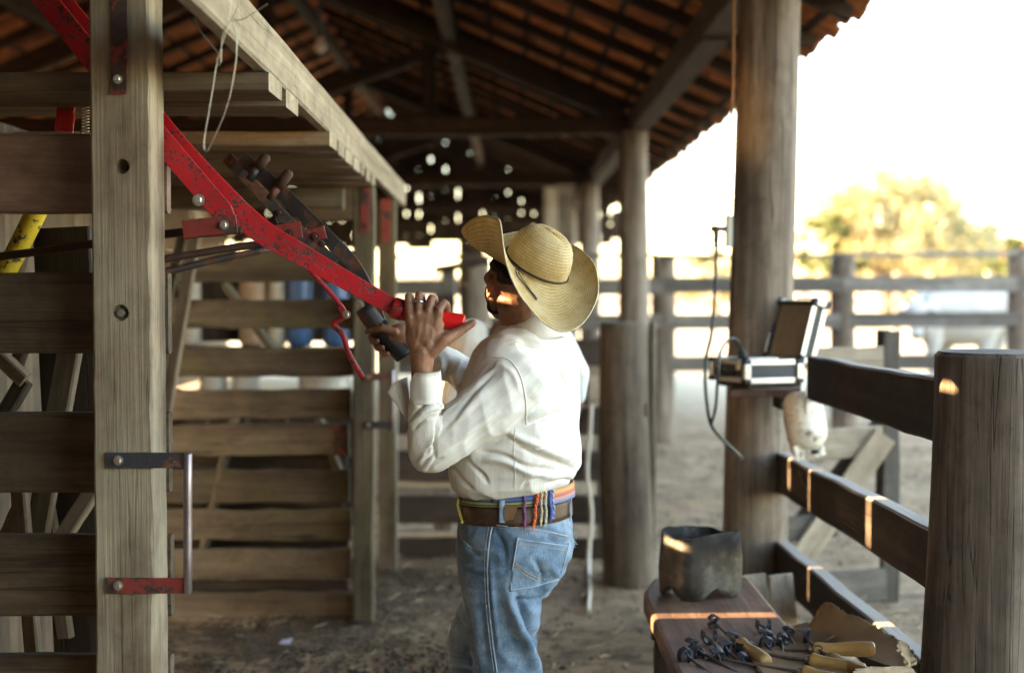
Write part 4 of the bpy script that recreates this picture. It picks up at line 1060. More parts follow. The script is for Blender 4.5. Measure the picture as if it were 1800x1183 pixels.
# ------------------------------------------------------------------ instrument case on a bracket
def case():
    YC = 6.12
    f0 = P(1312, 674, YC)                      # near lower corner
    e1 = Vector((math.cos(.36), math.sin(.36), 0))        # along the near short side, to the right
    e2 = Vector((-.52, .854, 0)).normalized()            # along the front side, away to the left
    W_, D_, H_ = .262, .30, .098
    t = thing('instrument_case', tuple(f0), 'open black and silver instrument case on a bracket against the log post', 'case')
    al = simple('aluminium_trim', (.62, .63, .62), .32, .85, .08, 30, .05); bl_ = simple('black_vinyl', (.028, .032, .038), .5, 0, .2, 20, .2, 300)
    def rm(a, b_): c = a.cross(b_); return Matrix((a, b_, c)).transposed()
    rot = rm(e1, (Vector((0, 0, 1)).cross(e1)).normalized())
    e2 = Vector((0, 0, 1)).cross(e1).normalized()      # square case
    # rotated box frame: e1 right, e2 away
    def bx(name, u, v, w__, su, sv, sw, mat, ch=.003, par=t, O=f0, A=(e1, e2, Vector((0, 0, 1)))):
        Rm = Matrix(A).transposed()
        V, F = boxg((0, 0, 0), (su, sv, sw), None, ch)
        return mk(name, [O + A[0]*u+A[1]*v+A[2]*w__ + Rm @ p for p in V], F, mat, par)
    def shell(par, O, A, name, dpt, hollow):
        # body: four walls and a bottom, aluminium rails on the edges, black corner caps
        g = []
        for (u, v, su, sv) in ((W_/2, .004, W_, .008), (W_/2, D_-.004, W_, .008), (.004, D_/2, .008, D_-.016), (W_-.004, D_/2, .008, D_-.016)):
            g.append(boxg((u, v, dpt/2), (su, sv, dpt)))
        g.append(boxg((W_/2, D_/2, .004), (W_-.016, D_-.016, .008)))
        V, F = join(*g); Rm = Matrix(A).transposed()
        mk(name, [O+Rm @ Vector(p) for p in V], F, bl_, par)
        g = []
        for z in (.010, dpt-.009):
            for (u, v, su, sv) in ((W_/2, -.001, W_-.04, .006), (W_/2, D_+.001, W_-.04, .006), (-.001, D_/2, .006, D_-.04), (W_+.001, D_/2, .006, D_-.04)):
                g.append(boxg((u, v, z), (su, sv, .022), None, .0015))
        for u in (0, W_):
            for v in (0, D_): g.append(boxg((u, v, dpt/2), (.030, .030, dpt-.030), None, .005))
        V, F = join(*g); mk('metal_trim', [O+Rm @ Vector(p) for p in V], F, al, par)
        for u in (0, W_):
            for v in (0, D_):
                for z in (.008, dpt-.006):
                    V, F = boxg((u, v, z), (.036, .036, .022), None, .007); mk('corner_cap', [O+Rm @ Vector(p) for p in V], F, M_['black'], par)
    A0 = (e1, e2, Vector((0, 0, 1)))
    shell(t, f0, A0, 'case_body', H_, 1)
    bx('control_panel', W_/2, D_/2, H_-.014, W_-.02, D_-.02, .006, M_['black'])
    for u, v, m in ((.05, .06, 'steel'), (.12, .05, 'rod'), (.19, .08, 'steel'), (.09, .2, 'rod')):
        bx('knob', u, v, H_-.004, .018, .018, .016, M_[m], .004)
    blu = simple('blue_label', (.08, .2, .55), .5)
    bx('blue_switch', .14, .075, H_-.002, .04, .02, .012, blu, .002)
    bx('carry_bar', .10, .03, H_+.006, .15, .012, .008, M_['steel'], .003)
    # front side (left face): latches and handle
    for v in (.06, .24): bx('latch', -.007, v, H_-.02, .010, .03, .045, M_['steel'], .003)
    hp = [f0+e1*(-.004)+e2*.10+Vector((0, 0, .04)), f0+e1*(-.03)+e2*.11+Vector((0, 0, .03)), f0+e1*(-.03)+e2*.19+Vector((0, 0, .03)), f0+e1*(-.004)+e2*.20+Vector((0, 0, .04))]
    tube('handle', crom(hp, 12), .008, M_['black'], t, 10)
    # lid, hinged on the right-hand side and leaning back
    an = math.radians(75)
    l1 = (e1*math.cos(math.pi-an) *-1 + Vector((0, 0, 1))*math.sin(an)); l1 = (e1*math.cos(an) + Vector((0, 0, 1))*math.sin(an)).normalized()
    ln = e2.cross(l1).normalized()
    if ln.dot(e1) < 0: ln = -ln
    O = f0 + e1*(W_+.004) + Vector((0, 0, H_+.002)) 
    # lid local frame: u along l1 (up), v along e2 (away), w = -ln from outer face inward
    lid = thing('lidtmp', tuple(O), None, None)
    A = (l1, e2, -ln)
    Rm = Matrix(A).transposed()
    bpy.data.objects.remove(lid)
    g = []
    LD = .075
    OO = O + ln*LD
    shell(t, OO, A, 'lid', LD, 1)
    foam = simple('egg_crate_foam', (.30, .27, .21), .9, 0, .25, 12, 0)
    nx, ny = 22, 24; V, F = [], []
    for i in range(nx*2+1):
        for j in range(ny*2+1):
            u = .012 + (W_-.024)*i/(nx*2); v = .012+(D_-.024)*j/(ny*2)
            V.append(OO + Rm @ Vector((u, v, .055 + .010*math.sin(i*math.pi/2+.4)*math.sin(j*math.pi/2+.4))))
    for i in range(nx*2):
        for j in range(ny*2):
            a = i*(ny*2+1)+j; F.append((a, a+1, a+ny*2+2, a+ny*2+1))
    mk('foam_lining', V, F, foam, t, smooth=True)
    hp = [OO+Rm @ Vector((W_+.003, .09, .03)), OO+Rm @ Vector((W_+.022, .10, .03)), OO+Rm @ Vector((W_+.022, .20, .03)), OO+Rm @ Vector((W_+.003, .21, .03))]
    tube('latch', crom(hp, 12), .004, M_['steel'], t, 8)
    # bracket under it
    sh_ = thing('post_bracket', tuple(f0), 'small brown shelf bracket nailed to the big log post under the case', 'shelf')
    board('shelf_board', P(1288, 688, 6.28), P(1408, 686, 6.22), .30, .035, M_['bench'], sh_, up=(0, 1, 0))
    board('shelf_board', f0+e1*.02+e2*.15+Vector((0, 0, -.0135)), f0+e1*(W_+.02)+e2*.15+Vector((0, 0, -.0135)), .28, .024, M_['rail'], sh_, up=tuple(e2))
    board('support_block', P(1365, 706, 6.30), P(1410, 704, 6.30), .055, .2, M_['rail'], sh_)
case()
# cable from the socket, looping down and up into the case
cb = thing('power_cable', P(1258, 430, 6.5), 'black cable hanging from the socket and looping into the instrument case', 'cable')
tube('cable', crom([P(1259, 434, 6.5), P(1257, 500, 6.42), P(1251, 580, 6.2), P(1241, 630, 6.1), P(1240, 680, 6.08), P(1248, 740, 6.08), P(1266, 768, 6.1), P(1305, 806, 6.22)], 60), .0075, M_['cablem'], cb, 8)
tube('cable', crom([P(1250, 746, 6.07), P(1258, 715, 6.05), P(1262, 660, 6.02), P(1266, 620, 6.04), P(1280, 598, 6.1), P(1292, 596, 6.14), P(1300, 606, 6.16), P(1304, 626, 6.18)], 50), .0065, M_['cablem'], cb, 8)
board('plug', P(1252, 403, 6.5), P(1274, 403, 6.55), .026, .03, M_['oldred'], cb)
board('plug', P(1259, 400, 6.5), P(1259, 434, 6.5), .024, .028, M_['black'], cb, up=(1, 0, 0))
board('cable_plug', P(1303, 612, 6.18), P(1304, 634, 6.2), .03, .03, M_['cablem'], cb, up=(1, 0, 0))
# ------------------------------------------------------------------ white plastic bottle cut open, hung on the rail end
def bottle():
    t = thing('cut_bottle', P(1420, 740, 6.0), 'dirty white plastic bottle cut open and hung below the instrument case', 'bottle')
    m, nt, b = newmat('dirty_white_plastic')
    v = coords(nt, (1, 1, 1), False); n1 = noi(nt, v, 9, 6, .7, .5); n2 = noi(nt, v, 40, 4, .6)
    s = N(nt, 'ShaderNodeMath', operation='MULTIPLY_ADD'); nt.links.new(n2, s.inputs[0]); s.inputs[1].default_value = .25; nt.links.new(n1, s.inputs[2])
    r = ramp(nt, [(.58, (.70, .67, .58)), (.68, (.5, .44, .34)), (.76, (.12, .08, .055))]); nt.links.new(s.outputs[0], r.inputs[0])
    nt.links.new(r.outputs[0], b.inputs['Base Color']); b.inputs['Roughness'].default_value = .45
    ax0, ax1 = P(1409, 695, 6.02), P(1424, 790, 6.0)
    d = (ax1-ax0).normalized(); x = Vector((1, 0, 0)); x = (x-d*x.dot(d)).normalized(); y = d.cross(x); L = (ax1-ax0).length
    prof = [(0, .078), (.1, .08), (.35, .082), (.6, .083), (.78, .080), (.88, .068), (.95, .045), (.985, .03)]
    V, F = [], []; n = 28
    for side in (0, 1):
        for u, r_ in prof:
            for k in range(n):
                a = 2*math.pi*k/n
                rr = r_ - side*.003
                z_ = u*L + (.02*math.sin(a*2+.6)*(1-u) if u < .2 else 0)
                V.append(ax0 + d*z_ + x*rr*math.cos(a)*1.0 + y*rr*.8*math.sin(a))
    m_ = len(prof)*n
    for sd in (0, 1):
        for i in range(len(prof)-1):
            for k in range(n):
                f = (sd*m_+i*n+k, sd*m_+i*n+(k+1) % n, sd*m_+(i+1)*n+(k+1) % n, sd*m_+(i+1)*n+k); F.append(f if sd else f[::-1])
    for k in range(n):
        F.append((k, (k+1) % n, m_+(k+1) % n, m_+k)); e = (len(prof)-1)*n; F.append((e+k, m_+e+k, m_+e+(k+1) % n, e+(k+1) % n))
    mk('bottle_body', V, F, m, t, smooth=True)
    # flat side wing, foot and hanging strip cut from the same plastic
    def strip(name, pts, w_, nrm):
        V, F = [], []; pts = crom(pts, 14)
        for i, p in enumerate(pts):
            tg = (pts[min(i+1, 14)]-pts[max(i-1, 0)]).normalized(); s_ = tg.cross(Vector(nrm)).normalized()
            ww = w_[min(i*len(w_)//15, len(w_)-1)] if isinstance(w_, list) else w_
            for a, b_ in ((-1, -1), (1, -1), (1, 1), (-1, 1)): V.append(p + s_*a*ww/2 + Vector(nrm)*b_*.0015)
        for i in range(14):
            for k in range(4): F.append((i*4+k, i*4+(k+1) % 4, (i+1)*4+(k+1) % 4, (i+1)*4+k))
        F += [(3, 2, 1, 0), (56, 57, 58, 59)]
        mk(name, V, F, m, t)
    nr = Vector((.25, -1, 0)).normalized()
    strip('hanging_strip', [P(1424, 634, 5.98), P(1428, 660, 5.96), P(1426, 690, 5.95), P(1430, 725, 5.95)], [.03, .042, .05, .06], nr)
    strip('side_wing', [P(1386, 706, 6.06), P(1390, 745, 6.05), P(1397, 785, 6.05), P(1404, 806, 6.05)], [.05, .055, .05, .04, .03], Vector((-.5, -1, 0)).normalized())
    strip('neck_flap', [P(1432, 778, 6.0), P(1438, 790, 6.0), P(1443, 802, 6.0)], [.08, .06, .05], nr)
    strip('neck_flap', [P(1404, 782, 5.98), P(1406, 795, 5.98), P(1407, 808, 5.98)], [.05, .04, .035], nr)
    tube('cap_ring', [P(1433, 790, 5.985), P(1434, 797, 5.985)], [.018, .018], M_['cablem'], t, 14)
bottle()
# ------------------------------------------------------------------ the man
def capg(p0, p1, r0, r1, seg=14, hs=4):
    """round-ended tapered limb"""
    p0, p1 = Vector(p0), Vector(p1); d = (p1-p0); L = d.length; d = d.normalized() if L > 1e-6 else Vector((0, 0, 1))
    x = Vector((0, 0, 1)) if abs(d.z) < .9 else Vector((1, 0, 0)); x = (x-d*x.dot(d)).normalized(); y = d.cross(x)
    V, F = [], []; rows = []
    for i in range(hs+1):
        a = -math.pi/2 + (math.pi/2)*i/hs; rows.append((p0 + d*r0*math.sin(a), r0*math.cos(a)))
    for i in range(hs+1):
        a = (math.pi/2)*i/hs; rows.append((p1 + d*r1*math.sin(a), r1*math.cos(a)))
    for c, r in rows:
        for k in range(seg):
            t = 2*math.pi*k/seg; V.append(c + max(r, 1e-4)*(math.cos(t)*x + math.sin(t)*y))
    for i in range(len(rows)-1):
        for k in range(seg): F.append((i*seg+k, i*seg+(k+1) % seg, (i+1)*seg+(k+1) % seg, (i+1)*seg+k))
    F.append(tuple(range(seg-1, -1, -1))); F.append(tuple((len(rows)-1)*seg+k for k in range(seg)))
    return V, F
def chain(pts, rs):
    return join(*[capg(pts[i], pts[i+1], rs[i], rs[i+1]) for i in range(len(pts)-1)])
def ellg(c, ax, r, seg=20, rows=12):
    """ellipsoid with axes ax (3 vectors) and radii r"""
    V, F = [], []
    for i in range(rows+1):
        a = -math.pi/2 + math.pi*i/rows
        for k in range(seg):
            t = 2*math.pi*k/seg; ca = max(math.cos(a), 1e-3)
            V.append(Vector(c) + ax[0]*r[0]*ca*math.cos(t) + ax[1]*r[1]*ca*math.sin(t) + ax[2]*r[2]*math.sin(a))
    for i in range(rows):
        for k in range(seg): F.append((i*seg+k, i*seg+(k+1) % seg, (i+1)*seg+(k+1) % seg, (i+1)*seg+k))
    F.append(tuple(range(seg-1, -1, -1))); F.append(tuple(rows*seg+k for k in range(seg)))
    return V, F
def loftg(rings, cap=True):
    n = len(rings[0]); V = [Vector(p) for r in rings for p in r]; F = []
    for i in range(len(rings)-1):
        for k in range(n): F.append((i*n+k, i*n+(k+1) % n, (i+1)*n+(k+1) % n, (i+1)*n+k))
    if cap: F.append(tuple(range(n-1, -1, -1))); F.append(tuple((len(rings)-1)*n+k for k in range(n)))
    return V, F
def fix_normals(V, F):
    bm = bmesh.new(); vv = [bm.verts.new(v) for v in V]
    for f in F:
        try: bm.faces.new([vv[i] for i in f])
        except ValueError: pass
    bmesh.ops.recalc_face_normals(bm, faces=bm.faces)
    me = bpy.data.meshes.new('t'); bm.to_mesh(me); bm.free(); return me
def voxel(geos, size, smooth=4, fac=.5):
    """one continuous surface round overlapping volumes; returns numpy verts, face list"""
    V, F = [], []
    for v, f in geos:
        me = fix_normals(v, f); b = len(V)
        V += [x.co.copy() for x in me.vertices]; F += [tuple(i+b for i in p.vertices) for p in me.polygons]
        bpy.data.meshes.remove(me)
    me = bpy.data.meshes.new('t'); me.from_pydata(V, [], F); me.update()
    o = bpy.data.objects.new('t', me); COL.objects.link(o)
    md = o.modifiers.new('r', 'REMESH'); md.mode = 'VOXEL'; md.voxel_size = size; md.adaptivity = 0
    if smooth:
        sm = o.modifiers.new('s', 'SMOOTH'); sm.factor = fac; sm.iterations = smooth
    bpy.context.view_layer.update()
    dg = bpy.context.evaluated_depsgraph_get(); nm = bpy.data.meshes.new_from_object(o.evaluated_get(dg))
    bpy.data.objects.remove(o)
    n = len(nm.vertices); co = np.empty(n*3); nm.vertices.foreach_get('co', co); no = np.empty(n*3); nm.vertices.foreach_get('normal', no)
    F = [tuple(p.vertices) for p in nm.polygons]
    bpy.data.meshes.remove(nm)
    return co.reshape(-1, 3), F, no.reshape(-1, 3)
def nproj(co):
    d = co[:, 1]*math.cos(TILT) - (co[:, 2]-CZ)*math.sin(TILT); u = (co[:, 1]*math.sin(TILT) + (co[:, 2]-CZ)*math.cos(TILT))/d
    return 900 + FPX*co[:, 0]/d, 591.5 - FPX*u
def fold(co, no, disp, line, amp, wid, skew=.0, facing=-.25, taper=True):
    """a cloth fold: a ridge (amp>0) or valley (amp<0) along a line measured on the near side"""
    px, py = nproj(co)
    near = no[:, 1] < -facing if facing > 0 else no[:, 1] < .25
    pts = np.array([(p.x, p.y) for p in crom([Vector((x, y, 0)) for x, y in line], 24)])
    best = np.full(len(co), 1e9); sgn = np.zeros(len(co)); tt = np.zeros(len(co))
    for i in range(24):
        a, b = pts[i], pts[i+1]; ab = b-a; L2 = (ab**2).sum()
        t = np.clip(((px-a[0])*ab[0]+(py-a[1])*ab[1])/L2, 0, 1)
        dx, dy = px-(a[0]+t*ab[0]), py-(a[1]+t*ab[1]); d = np.hypot(dx, dy)
        m = d < best; best[m] = d[m]; sgn[m] = np.sign(ab[0]*dy-ab[1]*dx)[m]; tt[m] = ((i+t)/24)[m]
    w_ = np.where(sgn > 0, wid*(1+skew), wid*(1-skew))
    env = np.sin(np.clip(tt, 0.02, .98)*math.pi)**.6 if taper else 1.
    disp += np.where(near, amp*env*np.exp(-(best/w_)**2), 0)
def vnoise(co, sc, seed):
    return np.array([noise.noise(Vector((x*sc[0]+seed, y*sc[1], z*sc[2]))) for x, y, z in co])
PHI = math.radians(20)
f_ = Vector((-math.cos(PHI), math.sin(PHI), 0)); l_ = Vector((-math.sin(PHI), -math.cos(PHI), 0)); UP = Vector((0, 0, 1))
YM = 4.05
def sring(y, xl, xr, ratio, n=36, p=2.3, Y=YM, sh=(0, 0), ff=f_, ll=l_, tilt=0.):
    c = P((xl+xr)/2, y, Y); hx = (xr-xl)/2/FPX*Y
    q = 2/p; K = 0
    ts = [2*math.pi*k/n for k in range(n)]
    for t in [i*.02 for i in range(315)]:
        ct, st = math.cos(t), math.sin(t); a = abs(ct)**q*math.copysign(1, ct); b = abs(st)**q*math.copysign(1, st)
        K = max(K, ff.x*a + ll.x*ratio*b)
    a_ = hx/K; out = []
    for t in ts:
        ct, st = math.cos(t), math.sin(t); a = abs(ct)**q*math.copysign(1, ct); b = abs(st)**q*math.copysign(1, st)
        v = c + ff*(a_*a+sh[0]) + ll*(a_*ratio*b+sh[1]); v.z += tilt*(v.x-c.x)
        out.append(v)
    return out
# key joints
SHL, ELL, WRL = P(886, 668, 3.885), P(752, 793, 3.845), P(741, 642, 3.765)
SHR, ELR, WRR = P(948, 660, 4.22), P(838, 668, 4.36), P(722, 606, 4.33)
# ---- head
PH = math.radians(70); TB = math.radians(17)
hf = Vector((-math.cos(PH), math.sin(PH), 0)); hl = UP.cross(hf)
HF = hf*math.cos(TB) + UP*math.sin(TB); HU = -hf*math.sin(TB) + UP*math.cos(TB); HL = hl
HC = P(905, 495, 4.035)
def H(a, b, c): return HC + HF*a + HL*b + HU*c
AX = (HF, HL, HU)
head = [ellg(H(-.014, 0, .028), AX, (.092, .076, .090)), ellg(H(.038, 0, -.045), AX, (.058, .058, .074)),
        capg(H(.062, 0, -.108), H(.064, 0, -.100), .026, .028), ellg(H(.06, 0, .005), AX, (.036, .06, .04))]
for s in (1, -1):
    head += [capg(H(-.008, s*.060, -.030), H(.012, s*.052, -.078), .017, .018), capg(H(.012, s*.052, -.078), H(.060, s*.016, -.112), .018, .020),
             ellg(H(.058, s*.046, -.010), AX, (.030, .026, .024)), capg(H(.086, s*.015, .032), H(.074, s*.046, .030), .010, .010),
             ellg(H(.066, s*.036, -.055), AX, (.03, .026, .04))]
    # ear: plate, rim and lobe
    e0 = H(-.020, s*.078, -.006); ex = (HF*.9-HL*s*.42).normalized(); ey = (HL*s*.9+HF*.42).normalized()
    head += [ellg(e0, (ex, ey, HU), (.015, .0075, .030), 14, 8)]
    rim = [e0 + ex*(.018*math.cos(t)) + HU*(.031*math.sin(t)) + ey*.006 - ex*.002 for t in [math.radians(a) for a in range(-70, 240, 31)]]
    head += [chain(rim, [.0042]*len(rim)), ellg(e0+HU*-.029+ex*.004+ey*.004, (ex, ey, HU), (.008, .006, .010), 10, 6)]
head += [capg(H(.094, 0, .030), H(.108, 0, -.012), .009, .012), ellg(H(.100, .012, -.016), AX, (.012, .010, .009)), ellg(H(.100, -.012, -.016), AX, (.012, .010, .009)),
         capg(H(.094, .018, -.052), H(.094, -.018, -.052), .008, .008), capg(H(.090, .016, -.064), H(.090, -.016, -.064), .009, .009)]
NB = P(925, 604, 4.07)
head += [capg(H(-.028, 0, -.045), NB, .058, .063), capg(H(-.03, .035, -.03), NB+l_*.03+f_*.01, .022, .024)]
# ---- left hand on the red grip: back of the hand toward us, four fingers over the top, thumb along the grip
def hp(x, y, Y): return P(x, y, Y)
lh = []
lh += [capg(hp(741, 645, 3.768), hp(741, 618, 3.758), .030, .0275), capg(hp(735, 640, 3.765), hp(731, 600, 3.755), .021, .019), capg(hp(749, 640, 3.765), hp(752, 606, 3.755), .021, .021)]
mcp = [(720, 556), (735, 549), (752, 545), (770, 546)]
for (x, y), rr in zip(mcp, (.0135, .0140, .0145, .0145)):
    lh.append(capg(hp(x+(741-x)*.25, y+48, 3.762), hp(x, y+3, 3.752), .0155, rr))
for i in range(3):
    x, y = (mcp[i][0]+mcp[i+1][0])/2, (mcp[i][1]+mcp[i+1][1])/2
    lh.append(capg(hp(x+(741-x)*.25, y+48, 3.762), hp(x, y+9, 3.7535), .0160, .0140))
lh.append(ellg(hp(742, 586, 3.757), (Vector((1, 0, 0)), Vector((0, 1, 0)), UP), (.046, .0205, .060)))
lh.append(ellg(hp(746, 560, 3.756), (Vector((1, 0, .05)).normalized(), Vector((0, 1, 0)), UP), (.050, .0185, .034)))
lh.append(ellg(hp(765, 597, 3.760), (Vector((1, 0, .3)).normalized(), Vector((0, 1, 0)), Vector((-.3, 0, 1)).normalized()), (.030, .017, .024)))
pip = [(718, 521, 3.772), (737, 519, 3.768), (759, 525, 3.766), (780, 533, 3.768)]
dip = [(722, 522, 3.806), (741, 520, 3.806), (763, 527, 3.806), (785, 537, 3.806)]
tip = [(726, 541, 3.831), (745, 541, 3.833), (766, 548, 3.834), (787, 556, 3.834)]
for i in range(4):
    r0 = (.0108, .0118, .0122, .0122)[i]
    lh.append(chain([hp(mcp[i][0], mcp[i][1], 3.752), hp(*pip[i]), hp(*dip[i]), hp(*tip[i])], [r0*1.12, r0*1.02, r0*.92, r0*.80]))
    lh.append(ellg(hp(mcp[i][0], mcp[i][1]+1, 3.746), (Vector((1, 0, 0)), Vector((0, 1, 0)), UP), (.0088, .0095, .0095), 12, 8))
    lh.append(ellg(hp(pip[i][0], pip[i][1], pip[i][2]-.002), (Vector((1, 0, 0)), Vector((0, 1, 0)), UP), (r0*1.02, r0*1.05, r0*1.0), 12, 8))
lh += [chain([hp(757, 617, 3.76), hp(782, 597, 3.757), hp(806, 583, 3.768), hp(829, 569, 3.776)], [.022, .0175, .0142, .0110]),
       capg(hp(765, 598, 3.762), hp(775, 570, 3.764), .015, .010), ellg(hp(806, 583, 3.766), (Vector((1, 0, 0)), Vector((0, 1, 0)), UP), (.013, .0125, .0125), 12, 8),
       ellg(hp(830, 568, 3.774), (Vector((.85, 0, .53)), Vector((0, 1, 0)), Vector((-.53, 0, .85))), (.013, .010, .0095), 12, 8)]
lh += [chain([WRL, P(746, 715, 3.80), P(750, 780, 3.83), ELL], [.0285, .034, .034, .034])]
# ---- right hand round the dark grip, seen from the finger side
rh = []
Yg = YD
rh += [capg(WRR, P(706, 598, Yg+.005), .026, .026), ellg(P(697, 588, Yg-.012), (Vector((.8, 0, .6)), Vector((0, 1, 0)), Vector((-.6, 0, .8))), (.040, .022, .030))]
rh.append(chain([P(694, 583, Yg-.035), P(672, 577, Yg-.040), P(656, 579, Yg-.028), P(646, 583, Yg-.010)], [.0125, .0115, .0105, .009]))
for (x, y) in ((652, 597), (661, 609), (670, 620)):
    rh.append(chain([P(x+42, y-12, Yg+.035), P(x+18, y-8, Yg+.040), P(x, y-4, Yg+.022), P(x+3, y+3, Yg-.018), P(x+11, y+2, Yg-.034)], [.0115, .0105, .0100, .0095, .0085]))
rh += [chain([WRR, WRR.lerp(ELR, .5), ELR], [.027, .030, .032])]
# ---- trunk and legs under the clothes
HIPC = P(904, 960, YM)
KNL, KNR = P(889, 1186, 3.97), P(838, 1150, 4.21)
ANL = Vector((KNL.x+.01, KNL.y+.03, .09)); ANR = Vector((KNR.x+.09, KNR.y+.02, .09))
trunk = [capg(NB+Vector((0, 0, -.03)), P(915, 700, YM), .06, .12), capg(P(912, 690, YM), P(905, 860, YM), .12, .13), capg(HIPC+l_*.05, HIPC-l_*.05, .11, .11),
         capg(P(925, 612, YM), SHL, .055, .055), capg(P(925, 612, YM), SHR, .055, .055), chain([SHL, ELL], [.055, .042]), chain([SHR, ELR], [.055, .042]),
         chain([HIPC+l_*.07, KNL, ANL], [.058, .045, .036]), chain([HIPC-l_*.07, KNR, ANR], [.058, .045, .036]),
         capg(ANL+Vector((0, 0, -.05)), ANL+f_*.14+Vector((0, 0, -.06)), .035, .03), capg(ANR+Vector((0, 0, -.05)), ANR+f_*.14+Vector((0, 0, -.06)), .035, .03)]
def skinmat():
    m, nt, b = newmat('sun_browned_skin')
    v = coords(nt, (1, 1, 1), False); n1 = noi(nt, v, 16, 5, .6); n2 = noi(nt, v, 260, 3, .6); n3 = noi(nt, v, 60, 4, .65)
    r = ramp(nt, [(.32, (.155, .066, .036)), (.52, (.25, .118, .066)), (.7, (.33, .17, .10))]); nt.links.new(n1, r.inputs[0])
    r3 = ramp(nt, [(.34, .72), (.55, 1.08)]); nt.links.new(n3, r3.inputs[0])
    nt.links.new(mixc(nt, .6, r.outputs[0], r3.outputs[0], 'MULTIPLY'), b.inputs['Base Color'])
    b.inputs['Roughness'].default_value = .5; b.inputs['Specular IOR Level'].default_value = .4
    b.inputs['Subsurface Weight'].default_value = .12; b.inputs['Subsurface Radius'].default_value = (.012, .005, .003); b.inputs['Subsurface Scale'].default_value = .5
    s = N(nt, 'ShaderNodeMath', operation='MULTIPLY_ADD'); nt.links.new(n2, s.inputs[0]); s.inputs[1].default_value = .3; nt.links.new(n3, s.inputs[2])
    bp = N(nt, 'ShaderNodeBump'); bp.inputs['Strength'].default_value = .3; bp.inputs['Distance'].default_value = .002
    nt.links.new(s.outputs[0], bp.inputs['Height']); nt.links.new(bp.outputs[0], b.inputs['Normal'])
    return m
M_['skin'] = skinmat()
co, F, no = voxel(head+lh+rh+trunk, .0026, 5, .5)
# creases over the thumb joint, tendons on the back of the hand
dsp = np.zeros(len(co))
for (x, y), (x2, y2) in zip(mcp, ((727, 600), (735, 598), (746, 598), (757, 600))):
    fold(co, no, dsp, [(x, y+6), ((x+x2)/2, (y+y2)/2), (x2, y2)], .0011, 3.2)
for i in range(3):
    x, y = (mcp[i][0]+mcp[i+1][0])/2, (mcp[i][1]+mcp[i+1][1])/2
    fold(co, no, dsp, [(x+.5, y-24), (x, y-12), (x+.5, y+2)], -.0016, 1.8)
for x, y in ((803, 578), (808, 576), (812, 572)): fold(co, no, dsp, [(x-2, y-3), (x+1, y+4), (x+5, y+10)], -.0010, 1.3)
for i in range(4):
    mx, my = mcp[i]; qx, qy = pip[i][0], pip[i][1]
    for t in (.80, 1.0, 1.14):
        cx2, cy2 = mx+(qx-mx)*t, my+(qy-my)*t; fold(co, no, dsp, [(cx2-6, cy2+1.5), (cx2, cy2-.6), (cx2+6, cy2+1.5)], -.0011, 1.0)
fold(co, no, dsp, [(722, 622), (740, 616), (760, 620)], -.0012, 2.0)
fold(co, no, dsp, [(730, 612), (736, 580), (742, 560)], .0012, 2.5)
co = co + no*dsp[:, None]
# the head stays inside the hat: press the scalp in where the crown sits
HATU0 = Vector((.36, -.40, .84)).normalized(); hcx0 = P(942, 470, 4.02)
hx0 = Vector((-.80, .60, 0)); hx0 = (hx0-HATU0*hx0.dot(HATU0)).normalized(); hy0 = HATU0.cross(hx0)
rel = co - np.array(hcx0); uu = rel @ np.array(HATU0); xa = rel @ np.array(hx0); ya = rel @ np.array(hy0)
rr_ = np.sqrt((xa/.098)**2 + (ya/.082)**2); lim = np.clip(1-(np.clip(uu, 0, .11)/.112)**2, .02, 1)**.5*.90
near_h = (uu > -.022) & (np.linalg.norm(co-np.array(HC), axis=1) < .2) & (rr_ > lim)
f_in = np.where(near_h, lim/np.maximum(rr_, 1e-6), 1.); blend = np.clip((uu+.022)/.02, 0, 1); f_in = 1+(f_in-1)*blend
co = np.array(hcx0) + np.outer(uu, np.array(HATU0)) + np.outer(xa*f_in, np.array(hx0)) + np.outer(ya*f_in, np.array(hy0))
co = np.where(((uu > .1) & (np.linalg.norm(co-np.array(HC), axis=1) < .25))[:, None], co - np.outer(uu-.1, np.array(HATU0)), co)
body = mk('person', [Vector(v) for v in co], F, M_['skin'], None, smooth=True, origin=(0, YM, 0))
tag(body, 'man in a straw hat, cream shirt and blue jeans pulling the red lever', 'person')
bpy.context.view_layer.update()
